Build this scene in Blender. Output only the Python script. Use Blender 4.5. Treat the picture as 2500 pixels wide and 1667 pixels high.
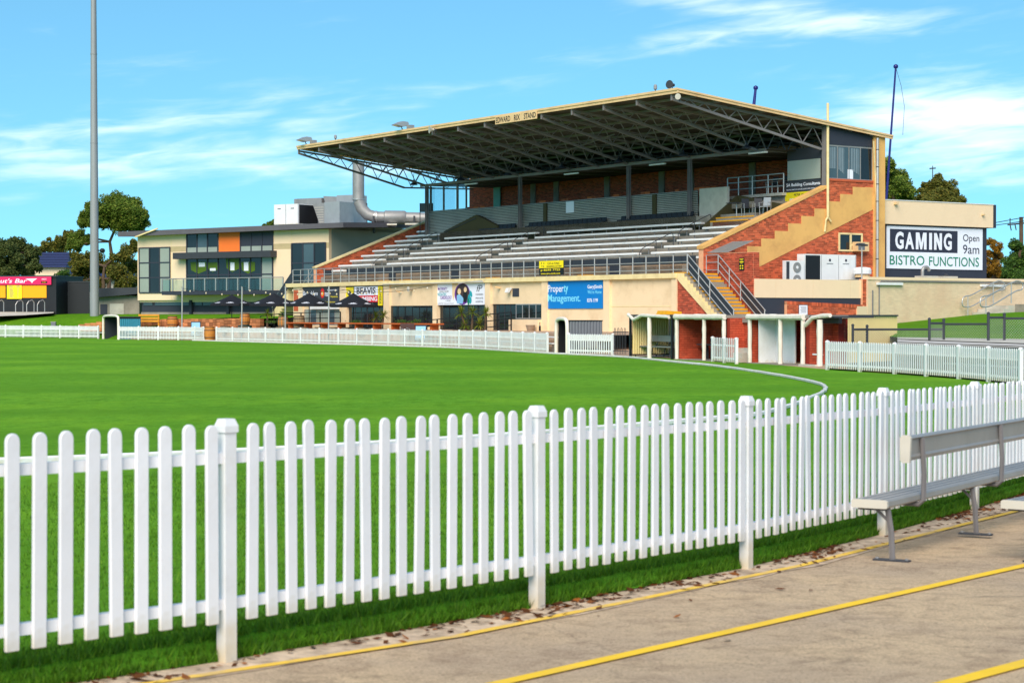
import bpy, bmesh, math, random
from mathutils import Vector, Matrix, noise as mnoise
random.seed(11)
for o in list(bpy.data.objects): bpy.data.objects.remove(o)
S = bpy.context.scene
COL = S.collection
# ------------------------------------------------------------------ camera
F, CX, CY, HY, EYE = 4650.0, 1250.0, 833.5, 765.0, 1.75
PT = math.atan((CY - HY) / F)
cam_d = bpy.data.cameras.new('camera'); cam = bpy.data.objects.new('camera', cam_d); COL.objects.link(cam)
cam.location = (0, 0, EYE); cam.rotation_euler = (math.pi / 2 - PT, 0, 0)
cam_d.sensor_fit = 'HORIZONTAL'; cam_d.sensor_width = 36; cam_d.lens = F / 2500 * 36
cam_d.clip_start = .1; cam_d.clip_end = 6000
cam_d.dof.use_dof = True; cam_d.dof.focus_distance = 90; cam_d.dof.aperture_fstop = 6.5
S.camera = cam
# ------------------------------------------------------------------ light
SUN_EL, SUN_AZ = math.radians(39), math.atan2(-.2, -.98)      # azimuth clockwise from +Y
sd = bpy.data.lights.new('sun', 'SUN'); sun = bpy.data.objects.new('sun', sd); COL.objects.link(sun)
sd.energy = 3.2; sd.angle = math.radians(44); sd.color = (1, .87, .74)
sdir = Vector((math.sin(SUN_AZ) * math.cos(SUN_EL), math.cos(SUN_AZ) * math.cos(SUN_EL), math.sin(SUN_EL)))
sun.rotation_euler = sdir.to_track_quat('Z', 'Y').to_euler(); sun.location = (0, 0, 60)
W = bpy.data.worlds.new('World'); S.world = W; W.use_nodes = True
nt = W.node_tree; N = nt.nodes; L = nt.links; N.clear()
out = N.new('ShaderNodeOutputWorld'); bg = N.new('ShaderNodeBackground'); L.new(bg.outputs[0], out.inputs[0])
sky = N.new('ShaderNodeTexSky'); sky.sky_type = 'NISHITA'; sky.sun_disc = False
sky.sun_elevation = SUN_EL; sky.sun_rotation = SUN_AZ; sky.air_density = 1.0; sky.dust_density = .3; sky.ozone_density = 4.0
tc = N.new('ShaderNodeTexCoord'); sp = N.new('ShaderNodeSeparateXYZ'); L.new(tc.outputs['Generated'], sp.inputs[0])
lift = N.new('ShaderNodeVectorMath'); lift.operation = 'ADD'; lift.inputs[1].default_value = (0, 0, .09); L.new(tc.outputs['Generated'], lift.inputs[0])
nrm = N.new('ShaderNodeVectorMath'); nrm.operation = 'NORMALIZE'; L.new(lift.outputs[0], nrm.inputs[0]); L.new(nrm.outputs[0], sky.inputs[0])
def wm(op, a, b=None, c=None):
    n = N.new('ShaderNodeMath'); n.operation = op
    for i, v in enumerate((a, b, c)):
        if v is None: continue
        if isinstance(v, (int, float)): n.inputs[i].default_value = v
        else: L.new(v, n.inputs[i])
    return n.outputs[0]
el = wm('MAXIMUM', sp.outputs[2], .02)
az = wm('ARCTAN2', sp.outputs[0], sp.outputs[1])
cv = N.new('ShaderNodeCombineXYZ'); L.new(wm('MULTIPLY', az, 6.0), cv.inputs[0])
tilt = wm('ADD', wm('MULTIPLY', el, 34.0), wm('MULTIPLY', az, -3.2))
L.new(tilt, cv.inputs[1])
n1 = N.new('ShaderNodeTexNoise'); L.new(cv.outputs[0], n1.inputs['Vector']); n1.inputs['Scale'].default_value = 1.15
n1.inputs['Detail'].default_value = 7; n1.inputs['Roughness'].default_value = .55; n1.inputs['Distortion'].default_value = .35
n2 = N.new('ShaderNodeTexNoise'); L.new(cv.outputs[0], n2.inputs['Vector']); n2.inputs['Scale'].default_value = 4.5
n2.inputs['Detail'].default_value = 5; n2.inputs['Distortion'].default_value = .6
def band(a0, e0, wa, we, slope, amp):       # a drifting streak of cirrus, soft on all sides
    da = wm('DIVIDE', wm('SUBTRACT', az, a0), wa)
    de = wm('DIVIDE', wm('SUBTRACT', wm('SUBTRACT', el, e0), wm('MULTIPLY', wm('SUBTRACT', az, a0), slope)), we)
    r = wm('ADD', wm('MULTIPLY', da, da), wm('MULTIPLY', de, de))
    return wm('MULTIPLY', wm('POWER', 2.718, wm('MULTIPLY', r, -1.0)), amp)
tot = None
for a in [(.14, .1435, .13, .008, .07, .27), (-.16, .1015, .13, .010, .09, .25), (.245, .098, .08, .020, -.05, .40), (-.2, .083, .12, .010, .03, .20), (-.16, .074, .10, .008, .02, .16),
          (.10, .160, .12, .007, -.15, .16), (-.05, .078, .06, .010, .03, .18), (.235, .070, .05, .012, .0, .16), (-.24, .118, .06, .006, .10, .10)]:
    x = band(*a); tot = x if tot is None else wm('ADD', tot, x)
cm = wm('ADD', wm('MULTIPLY', n1.outputs[0], .8), wm('MULTIPLY', n2.outputs[0], .25))
cm = wm('ADD', wm('SUBTRACT', cm, .58), wm('MULTIPLY', tot, wm('ADD', wm('MULTIPLY', n2.outputs[0], 1.1), .5)))
mr = N.new('ShaderNodeMapRange'); L.new(cm, mr.inputs[0]); mr.inputs[1].default_value = .0; mr.inputs[2].default_value = .52
mr.interpolation_type = 'SMOOTHSTEP'; mr.inputs[3].default_value = .03; mr.inputs[4].default_value = .80
tint = N.new('ShaderNodeMix'); tint.data_type = 'RGBA'; tint.blend_type = 'MULTIPLY'; tint.inputs[0].default_value = 1
L.new(sky.outputs[0], tint.inputs[6]); tint.inputs[7].default_value = (.60, 1.10, 1.09, 1)
mx = N.new('ShaderNodeMix'); mx.data_type = 'RGBA'; L.new(mr.outputs[0], mx.inputs[0])
L.new(tint.outputs[2], mx.inputs[6]); mx.inputs[7].default_value = (9.0, 9.8, 10.4, 1)
L.new(mx.outputs[2], bg.inputs[0]); bg.inputs[1].default_value = .103
S.render.engine = 'CYCLES'
S.view_settings.view_transform = 'Standard'; S.view_settings.look = 'None'; S.view_settings.gamma = 1
S.view_settings.exposure = .52; S.view_settings.use_curve_mapping = False
# ------------------------------------------------------------------ pixels -> places
EC = Vector((0, 0, EYE))
def ray(px, py):
    x = (px - CX) / F; y = -(py - CY) / F
    return Vector((x, math.cos(PT) + y * math.sin(PT), -math.sin(PT) + y * math.cos(PT)))
def on_z(px, py, z=0.0):
    d = ray(px, py); return EC + d * ((z - EYE) / d.z)
def at_Y(px, py, Y):
    d = ray(px, py); return EC + d * (Y / d.y)
class Frame:
    """a = metres along the facade (to the left), b = metres back from it"""
    def __init__(s, O, u):
        s.O = Vector((O[0], O[1])); s.u = Vector(u).normalized(); s.v = Vector((s.u.y, -s.u.x))
    def loc(s, P): q = Vector((P[0], P[1])) - s.O; return (q.dot(s.u), q.dot(s.v), P[2])
    def wld(s, a, b, z=0): q = s.O + s.u * a + s.v * b; return Vector((q.x, q.y, z))
    def on_b(s, px, py, b):
        d = ray(px, py); d2 = Vector((d.x, d.y)); t = (b + s.O.dot(s.v)) / d2.dot(s.v); return s.loc(EC + d * t)
    def on_a(s, px, py, a):
        d = ray(px, py); d2 = Vector((d.x, d.y)); t = (a + s.O.dot(s.u)) / d2.dot(s.u); return s.loc(EC + d * t)
    def az(s, px, py, b): p = s.on_b(px, py, b); return p[0], p[2]
    def bz(s, px, py, a): p = s.on_a(px, py, a); return p[1], p[2]
    def rot(s): return math.atan2(-s.u.y, -s.u.x)
O_ = at_Y(1651.5, 666.7, 92.0)
ST = Frame(O_, (-.567, .824))
# ------------------------------------------------------------------ objects
def tag(o, label=None, cat=None, group=None, kind=None):
    if label: o['label'] = label
    if cat: o['category'] = cat
    if group: o['group'] = group
    if kind: o['kind'] = kind
    return o
def thing(name, loc=(0, 0, 0), rz=0, label=None, cat=None, group=None):
    o = bpy.data.objects.new(name, None); COL.objects.link(o); o.location = loc; o.rotation_euler = (0, 0, rz)
    o.empty_display_size = .2
    return tag(o, label, cat, group)
def fthing(name, fr, a, b, z, label=None, cat=None, group=None):
    return thing(name, fr.wld(a, b, z), fr.rot(), label, cat, group)
class MB:
    """collects shapes; flip=True mirrors x so that coordinates can be given as (a, b, z)"""
    def __init__(s, flip=False, org=(0, 0, 0)): s.v = []; s.f = []; s.flip = flip; s.org = org
    def add(s, vs, fs):
        n = len(s.v); s.v += [tuple(v) for v in vs]; s.f += [tuple(i + n for i in f) for f in fs]; return s
    def box(s, x0, x1, y0, y1, z0, z1):
        x0, x1 = min(x0, x1), max(x0, x1); y0, y1 = min(y0, y1), max(y0, y1); z0, z1 = min(z0, z1), max(z0, z1)
        return s.add([(x0, y0, z0), (x1, y0, z0), (x1, y1, z0), (x0, y1, z0), (x0, y0, z1), (x1, y0, z1), (x1, y1, z1), (x0, y1, z1)],
                     [(0, 3, 2, 1), (4, 5, 6, 7), (0, 1, 5, 4), (1, 2, 6, 5), (2, 3, 7, 6), (3, 0, 4, 7)])
    def prism(s, poly, c0, c1, ax):
        """poly in the two remaining axes (in xyz order), extruded along ax from c0 to c1"""
        n = len(poly)
        def pt(p, c):
            return {'x': (c, p[0], p[1]), 'y': (p[0], c, p[1]), 'z': (p[0], p[1], c)}[ax]
        vs = [pt(p, c0) for p in poly] + [pt(p, c1) for p in poly]
        fs = [tuple(range(n))[::-1], tuple(range(n, 2 * n))] + [(i, (i + 1) % n, n + (i + 1) % n, n + i) for i in range(n)]
        return s.add(vs, fs)
    def tube(s, pts, r, n=6, cap=True):
        pts = [Vector(p) for p in pts]; rs = r if isinstance(r, (list, tuple)) else [r] * len(pts)
        vs = []; fs = []; up = None
        for i, p in enumerate(pts):
            d = (pts[min(i + 1, len(pts) - 1)] - pts[max(i - 1, 0)]).normalized()
            if up is None:
                up = d.orthogonal().normalized()
                if abs(d.z) < .9: up = d.cross(Vector((0, 0, 1))).normalized()
            up = (up - d * up.dot(d)).normalized(); w = d.cross(up)
            for k in range(n):
                t = 2 * math.pi * (k + .5) / n; vs.append(p + (up * math.cos(t) + w * math.sin(t)) * rs[i] * (1.0 if n > 4 else 1.414))
        for i in range(len(pts) - 1):
            for k in range(n):
                fs.append((i * n + k, i * n + (k + 1) % n, (i + 1) * n + (k + 1) % n, (i + 1) * n + k))
        if cap: fs += [tuple(range(n))[::-1], tuple(range((len(pts) - 1) * n, len(pts) * n))]
        return s.add(vs, fs)
    def bar(s, p, q, w, h=None):
        """rectangular bar from p to q, w wide, h high"""
        h = h or w; p = Vector(p); q = Vector(q); d = (q - p).normalized()
        side = d.cross(Vector((0, 0, 1))); side = side.normalized() if side.length > 1e-4 else Vector((1, 0, 0)); up = side.cross(d)
        vs = [e + side * (sx * w / 2) + up * (sz * h / 2) for e in (p, q) for sx, sz in ((-1, -1), (1, -1), (1, 1), (-1, 1))]
        return s.add(vs, [(0, 1, 2, 3), (7, 6, 5, 4), (0, 4, 5, 1), (1, 5, 6, 2), (2, 6, 7, 3), (3, 7, 4, 0)])
    def lathe(s, prof, n=16, c=(0, 0, 0), ax='z'):
        vs = []; fs = []
        for r, z in prof:
            for k in range(n):
                t = 2 * math.pi * k / n; q = (r * math.cos(t), r * math.sin(t), z)
                if ax == 'x': q = (q[2], q[0], q[1])
                if ax == 'y': q = (q[0], q[2], q[1])
                vs.append((c[0] + q[0], c[1] + q[1], c[2] + q[2]))
        for i in range(len(prof) - 1):
            for k in range(n): fs.append((i * n + k, i * n + (k + 1) % n, (i + 1) * n + (k + 1) % n, (i + 1) * n + k))
        fs += [tuple(range(n))[::-1], tuple(range((len(prof) - 1) * n, len(prof) * n))]
        return s.add(vs, fs)
    def quad(s, *p): return s.add(p, [tuple(range(len(p)))])
    def mesh(s, name, mat, smooth=False):
        ox, oy, oz = s.org; k = -1 if s.flip else 1
        me = bpy.data.meshes.new(name); me.from_pydata([(k * (x - ox), y - oy, z - oz) for x, y, z in s.v], [], s.f); me.update()
        bm = bmesh.new(); bm.from_mesh(me); bmesh.ops.recalc_face_normals(bm, faces=bm.faces); bm.to_mesh(me); bm.free()
        if mat is not None: me.materials.append(mat)
        if smooth:
            for p in me.polygons: p.use_smooth = True
            try: me.set_sharp_from_angle(angle=math.radians(40))
            except Exception: pass
        return me
    def build(s, name, mat, parent=None, smooth=False, kind=None):
        o = bpy.data.objects.new(name, s.mesh(name, mat, smooth)); COL.objects.link(o)
        if parent is not None: o.parent = parent
        if kind: o['kind'] = kind
        return o
def inst(name, me, parent, loc=(0, 0, 0), rot=(0, 0, 0), scale=(1, 1, 1)):
    o = bpy.data.objects.new(name, me); COL.objects.link(o); o.parent = parent
    o.location = loc; o.rotation_euler = rot; o.scale = scale; return o
def copy_tree(o, parent=None):
    c = o.copy(); COL.objects.link(c); c.parent = parent
    for ch in list(o.children): copy_tree(ch, c)
    return c
def text_mesh(s, mat, w=None, h=None, bold=0.0, depth=.004, align='CENTER', shear=0, space=1.0, lsp=1.0):
    cu = bpy.data.curves.new('lettering', 'FONT'); cu.body = s; cu.align_x = align; cu.offset = bold; cu.extrude = depth / 2
    cu.shear = shear; cu.space_character = space; cu.space_line = lsp; cu.resolution_u = 3
    o = bpy.data.objects.new('lettering', cu); COL.objects.link(o)
    dg = bpy.context.evaluated_depsgraph_get(); me = bpy.data.meshes.new_from_object(o.evaluated_get(dg)); bpy.data.objects.remove(o)
    if me.vertices:
        xs = [v.co.x for v in me.vertices]; ys = [v.co.y for v in me.vertices]
        W_, H_ = max(xs) - min(xs), max(ys) - min(ys); sx = sy = 1
        if h: sx = sy = h / H_
        if w: sx = w / W_
        if w and not h: sy = sx
        cx = (max(xs) + min(xs)) / 2 if align == 'CENTER' else min(xs); cy = (max(ys) + min(ys)) / 2
        for v in me.vertices: v.co = ((v.co.x - cx) * sx, (v.co.y - cy) * sy, v.co.z)
    me.materials.clear(); me.materials.append(mat); me.name = 'lettering'
    return me
def text(s, mat, parent, loc, w=None, h=None, rz=0, name='lettering', **k):
    """upright lettering facing local -y; loc is its middle (or left end)"""
    return inst(name, text_mesh(s, mat, w, h, **k), parent, loc, (math.pi / 2, 0, rz))
# ------------------------------------------------------------------ materials
def M(name, col, rough=.6, var=.10, scale=2.0, bump=0.0, bscale=30, metal=0.0, spec=.4, rnd=0.0, island=0.0, dirt=None, dscale=.6, damt=.5, stretch=None, emit=0):
    m = bpy.data.materials.new(name); m.use_nodes = True; t = m.node_tree; n = t.nodes; l = t.links
    p = n['Principled BSDF']; p.inputs['Roughness'].default_value = rough; p.inputs['Metallic'].default_value = metal
    p.inputs['Specular IOR Level'].default_value = spec
    tc = n.new('ShaderNodeTexCoord'); vec = tc.outputs['Object']
    if stretch:
        mp = n.new('ShaderNodeMapping'); mp.inputs['Scale'].default_value = stretch; l.new(vec, mp.inputs[0]); vec = mp.outputs[0]
    nz = n.new('ShaderNodeTexNoise'); nz.inputs['Scale'].default_value = scale; nz.inputs['Detail'].default_value = 6; l.new(vec, nz.inputs['Vector'])
    mr = n.new('ShaderNodeMapRange'); mr.inputs[1].default_value = .25; mr.inputs[2].default_value = .75
    mr.inputs[3].default_value = 1 - var; mr.inputs[4].default_value = 1 + var; l.new(nz.outputs[0], mr.inputs[0])
    val = mr.outputs[0]
    def mul(a, lo, hi, src):
        r = n.new('ShaderNodeMapRange'); r.inputs[3].default_value = lo; r.inputs[4].default_value = hi; l.new(src, r.inputs[0])
        k = n.new('ShaderNodeMath'); k.operation = 'MULTIPLY'; l.new(a, k.inputs[0]); l.new(r.outputs[0], k.inputs[1]); return k.outputs[0]
    if rnd: val = mul(val, 1 - rnd, 1 + rnd, n.new('ShaderNodeObjectInfo').outputs['Random'])
    if island: val = mul(val, 1 - island, 1 + island, n.new('ShaderNodeNewGeometry').outputs['Random Per Island'])
    mx = n.new('ShaderNodeMix'); mx.data_type = 'RGBA'; mx.blend_type = 'MULTIPLY'; mx.inputs[0].default_value = 1
    mx.inputs[6].default_value = (*col, 1); l.new(val, mx.inputs[7]); c = mx.outputs[2]
    if dirt:
        d = n.new('ShaderNodeTexNoise'); d.inputs['Scale'].default_value = dscale; d.inputs['Detail'].default_value = 8; d.inputs['Roughness'].default_value = .7
        l.new(vec, d.inputs['Vector'])
        r = n.new('ShaderNodeMapRange'); r.inputs[1].default_value = .48; r.inputs[2].default_value = .72; r.inputs[4].default_value = damt; l.new(d.outputs[0], r.inputs[0])
        x = n.new('ShaderNodeMix'); x.data_type = 'RGBA'; l.new(r.outputs[0], x.inputs[0]); l.new(c, x.inputs[6]); x.inputs[7].default_value = (*dirt, 1); c = x.outputs[2]
    l.new(c, p.inputs['Base Color'])
    if bump:
        b2 = n.new('ShaderNodeTexNoise'); b2.inputs['Scale'].default_value = bscale; b2.inputs['Detail'].default_value = 5; l.new(vec, b2.inputs['Vector'])
        bp = n.new('ShaderNodeBump'); bp.inputs['Strength'].default_value = bump; bp.inputs['Distance'].default_value = .02
        l.new(b2.outputs[0], bp.inputs['Height']); l.new(bp.outputs[0], p.inputs['Normal'])
    if emit:
        p.inputs['Emission Color'].default_value = (*col, 1); p.inputs['Emission Strength'].default_value = emit
    return m
def hx(r, g, b):                      # sRGB 0-255 -> linear
    f = lambda c: (c / 255) / 12.92 if c / 255 <= .04045 else ((c / 255 + .055) / 1.055) ** 2.4
    return (f(r), f(g), f(b))
white_paint = M('white_paint', (.80, .80, .82), .45, .05, 3, .05, 60, dirt=(.55, .52, .45), dscale=3.5, damt=.25, rnd=.05)
bench_m = M('path_bench_aluminium', hx(168, 164, 158), .4, .08, 3, .05, 40, metal=.35, dirt=hx(140, 132, 120), dscale=2, damt=.4)
post_paint = M('post_paint', (.78, .78, .79), .45, .06, 4, .05, 60, dirt=(.50, .44, .33), dscale=2.5, damt=.35)
far_white = M('far_white_paint', (.80, .80, .80), .5, .06, 2, 0, 30, dirt=(.55, .5, .42), dscale=1.2, damt=.3)
cream = M('cream_render', hx(240, 212, 172), .8, .05, .5, .08, 50, dirt=hx(190, 160, 115), dscale=.8, damt=.4)
cream2 = M('pale_cream_render', hx(242, 214, 178), .8, .05, .5, .05, 50, dirt=hx(200, 180, 150), dscale=.5, damt=.3)
ochre = M('ochre_render', hx(226, 176, 104), .85, .07, .8, .08, 40, dirt=hx(180, 128, 80), dscale=.9, damt=.5)
cap_cream = M('cap_beam_paint', hx(238, 216, 160), .75, .06, .8, .05, 30, dirt=hx(176, 140, 90), dscale=1.4, damt=.5)
brick_m = M('red_brick', hx(192, 92, 58), .85, .12, 3, .1, 60, island=.42, dirt=hx(150, 60, 40), dscale=.35, damt=.35)
brick_dk = M('dark_red_brick', hx(172, 74, 50), .85, .12, 3, .1, 60, island=.38)
mortar_m = M('mortar', hx(230, 168, 128), .9, .1, 8)
brick_pt = M('painted_red_brick', hx(190, 78, 50), .7, .1, 3, .05, 60, island=.2, dirt=hx(196, 108, 80), dscale=1.6, damt=.35)
mortar_pt = M('painted_mortar', hx(150, 42, 26), .8, .1, 8)
white_brick = M('cream_painted_brick', hx(222, 198, 164), .8, .05, 1, .05, 40, island=.06, dirt=hx(214, 170, 140), dscale=.3, damt=.5)
concrete = M('grey_concrete', hx(150, 142, 130), .9, .12, 1.2, .15, 30, dirt=hx(96, 90, 80), dscale=.9, damt=.6)
conc_lt = M('pale_concrete', hx(200, 194, 180), .9, .08, 1.2, .1, 30, dirt=hx(140, 132, 120), dscale=.9, damt=.5)
conc_stain = M('stained_concrete', hx(158, 136, 114), .9, .15, 1.4, .15, 30, dirt=hx(128, 82, 48), dscale=.8, damt=.75)
path_m = None
dark_steel = M('dark_steel', hx(58, 60, 66), .55, .1, 3, spec=.4)
truss_m = M('grey_truss_paint', hx(126, 122, 122), .6, .08, 3)
galv = M('galvanised_steel', hx(186, 184, 182), .42, .1, 4, metal=.55, dirt=hx(130, 134, 140), dscale=2, damt=.4)
galv2 = M('dull_galvanised_steel', hx(158, 156, 154), .5, .1, 2, metal=.35, dirt=hx(110, 114, 122), dscale=1.2, damt=.4)
alu = M('bench_aluminium', (.92, .90, .87), .45, .05, 2, metal=.0, dirt=(.5, .5, .5), dscale=2.2, damt=.25)
roof_under = M('roof_lining', hx(66, 60, 54), .9, .15, .7, dirt=hx(110, 104, 94), dscale=.3, damt=.3)
roof_top = M('roof_sheet', hx(150, 152, 156), .6, .08, 1)
fascia_m = M('fascia_board', hx(232, 196, 146), .7, .08, 1, dirt=hx(180, 130, 76), dscale=1.5, damt=.5)
charcoal = M('charcoal_paint', hx(52, 56, 68), .6, .06, 1)
charc2 = M('dark_charcoal_panel', hx(48, 52, 60), .5, .08, 1)
black_m = M('black_paint', hx(26, 28, 32), .5, .1, 2)
navy = M('navy_board', hx(50, 52, 68), .5, .04, 1)
glass_dk = M('dark_glass', (.012, .015, .018), .06, .3, .6, spec=.6)
glass_gr = M('grey_glass', hx(70, 88, 96), .08, .15, .5, spec=.6)
glass_pale = M('blind_glass', hx(150, 158, 146), .12, .1, .5, spec=.5)
olive = M('olive_panel', hx(74, 68, 40), .8, .1, .6)
nosing = M('yellow_nosing', hx(236, 166, 20), .7, .1, 4, dirt=hx(150, 110, 40), dscale=3, damt=.4)
line_worn = M('worn_yellow_line_paint', hx(240, 196, 70), .85, .1, 4, dirt=hx(190, 166, 134), dscale=2.6, damt=1.0)
line_y = M('yellow_line_paint', hx(250, 204, 40), .8, .08, 4, dirt=hx(190, 160, 110), dscale=2.5, damt=.45)
orange_p = M('orange_panel', hx(246, 122, 46), .6, .04, 1)
clad = M('sage_cladding', hx(160, 168, 154), .8, .06, .6)
timber = M('orange_timber', hx(196, 96, 40), .6, .15, 3, stretch=(1, 8, 8))
timber_y = M('golden_timber', hx(226, 156, 50), .6, .15, 3)
oak = M('oak_stave', hx(196, 124, 50), .65, .2, 4, island=.2)
oak_gr = M('weathered_oak_stave', hx(150, 126, 90), .75, .2, 4, island=.2)
hoop_m = M('barrel_hoop', hx(60, 56, 54), .6, .1, 4)
canvas_b = M('black_canvas', hx(24, 26, 34), .85, .1, 2)
canvas_w = M('white_vinyl_padding', hx(240, 228, 214), .6, .08, 3, .25, 6, dirt=hx(170, 162, 140), dscale=1.4, damt=.4)
stone_m = M('reddish_stone', hx(186, 120, 76), .9, .2, 2, .3, 12, rnd=.45)
teal = M('teal_sheet', hx(40, 128, 150), .55, .06, 1)
blue_roof = M('blue_roof_sheet', hx(24, 40, 88), .5, .08, 1)
navy_pole = M('blue_pole_paint', hx(24, 30, 110), .4, .05, 1)
seat_pl = M('dark_plastic_seat', hx(40, 42, 48), .5, .1, 2)
seat_or = M('orange_plastic_chair', hx(206, 98, 50), .5, .08, 2, rnd=.2)
zinc = M('corrugated_zinc', hx(186, 184, 174), .5, .12, .5, metal=.2, dirt=hx(110, 112, 100), dscale=.4, damt=.5)
cream_sheet = M('cream_corrugated_sheet', hx(226, 202, 140), .6, .06, 1)
paving = M('terrace_paving', hx(186, 156, 128), .9, .1, 1, .1, 20, dirt=hx(140, 116, 96), dscale=.7, damt=.5)
bark = M('bark', hx(92, 74, 58), .9, .25, 3, .4, 12)
pk_sign = M('hot_pink_sign', hx(240, 30, 96), .5, .02, 1); ye_sign = M('bright_yellow_sign', hx(250, 226, 20), .5, .02, 1)
or_sign = M('amber_panel', hx(255, 170, 0), .5, .02, 1); bl_sign = M('sky_blue_vinyl', hx(0, 124, 204), .45, .04, .4)
wh_sign = M('white_vinyl', hx(238, 240, 250), .5, .02, 1); bk_sign = M('black_vinyl', hx(24, 24, 28), .45, .03, 1)
aq_sign = M('pale_aqua_vinyl', hx(130, 226, 250), .5, .02, 1); rd_sign = M('red_vinyl', hx(220, 24, 36), .5, .02, 1)
gn_sign = M('green_vinyl', hx(20, 130, 96), .5, .02, 1); pu_sign = M('purple_vinyl', hx(110, 50, 150), .5, .05, 1)
sk_sign = M('pale_blue_vinyl', hx(140, 190, 226), .5, .1, 3); dk_sign = M('charcoal_vinyl', hx(58, 58, 64), .5, .03, 1)
pe_sign = M('peach_vinyl', hx(240, 206, 160), .5, .05, 1); br_sign = M('brown_print', hx(70, 50, 50), .5, .3, 6)
lime_sign = M('lime_window_film', hx(84, 110, 16), .4, .1, 2); te_sign = M('teal_vinyl', hx(30, 160, 170), .5, .1, 3)
gr_sign = M('grey_print', hx(110, 112, 118), .5, .05, 2)
def leafmat(name, col, col2, var=.45):
    m = bpy.data.materials.new(name); m.use_nodes = True; t = m.node_tree; n = t.nodes; l = t.links
    p = n['Principled BSDF']; p.inputs['Roughness'].default_value = .6; p.inputs['Specular IOR Level'].default_value = .25
    g = n.new('ShaderNodeNewGeometry'); r = n.new('ShaderNodeValToRGB'); l.new(g.outputs['Random Per Island'], r.inputs[0])
    e = r.color_ramp.elements; e[0].position = 0; e[0].color = (*[c * (1 - var) for c in col], 1); e[1].position = 1; e[1].color = (*col2, 1)
    k = r.color_ramp.elements.new(.75); k.color = (*col, 1)
    l.new(r.outputs[0], p.inputs['Base Color'])
    tr = n.new('ShaderNodeBsdfTranslucent'); l.new(r.outputs[0], tr.inputs[0]); mx = n.new('ShaderNodeMixShader'); mx.inputs[0].default_value = .25
    l.new(p.outputs[0], mx.inputs[1]); l.new(tr.outputs[0], mx.inputs[2]); l.new(mx.outputs[0], n['Material Output'].inputs[0])
    return m
lf_gum = leafmat('gum_leaf', hx(100, 124, 40), hx(146, 150, 56)); lf_dark = leafmat('dark_leaf', hx(84, 98, 48), hx(116, 116, 58))
lf_br = leafmat('bronze_leaf', hx(106, 110, 42), hx(146, 126, 50)); lf_aut = leafmat('autumn_leaf', hx(150, 112, 30), hx(190, 130, 30))
lf_green = leafmat('green_leaf', hx(70, 104, 40), hx(110, 140, 50)); lf_yuc = leafmat('yucca_blade', hx(110, 128, 40), hx(176, 170, 60), .3)
lf_litter = leafmat('dead_leaf', hx(120, 72, 36), hx(176, 104, 40), .6)
lf_grass = leafmat('grass_blade', hx(84, 132, 22), hx(120, 160, 40), .45)
# see-through window glass
def seeglass(name, tint, refl=.12):
    m = bpy.data.materials.new(name); m.use_nodes = True; t = m.node_tree; n = t.nodes; l = t.links; n.remove(n['Principled BSDF'])
    a = n.new('ShaderNodeBsdfTransparent'); a.inputs[0].default_value = (*tint, 1); b = n.new('ShaderNodeBsdfGlossy'); b.inputs['Roughness'].default_value = .02
    f = n.new('ShaderNodeLayerWeight'); f.inputs[0].default_value = .5; pw = n.new('ShaderNodeMath'); pw.operation = 'POWER'; pw.inputs[1].default_value = 4; l.new(f.outputs['Facing'], pw.inputs[0])
    ad = n.new('ShaderNodeMath'); ad.operation = 'MULTIPLY_ADD'; ad.inputs[1].default_value = .8; ad.inputs[2].default_value = .05; l.new(pw.outputs[0], ad.inputs[0])
    mx = n.new('ShaderNodeMixShader'); l.new(ad.outputs[0], mx.inputs[0]); l.new(a.outputs[0], mx.inputs[1]); l.new(b.outputs[0], mx.inputs[2])
    l.new(mx.outputs[0], n['Material Output'].inputs[0]); return m
clear = seeglass('clear_glass', (.86, .93, .95)); clear2 = seeglass('balustrade_glass', (.80, .90, .88))
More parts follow.
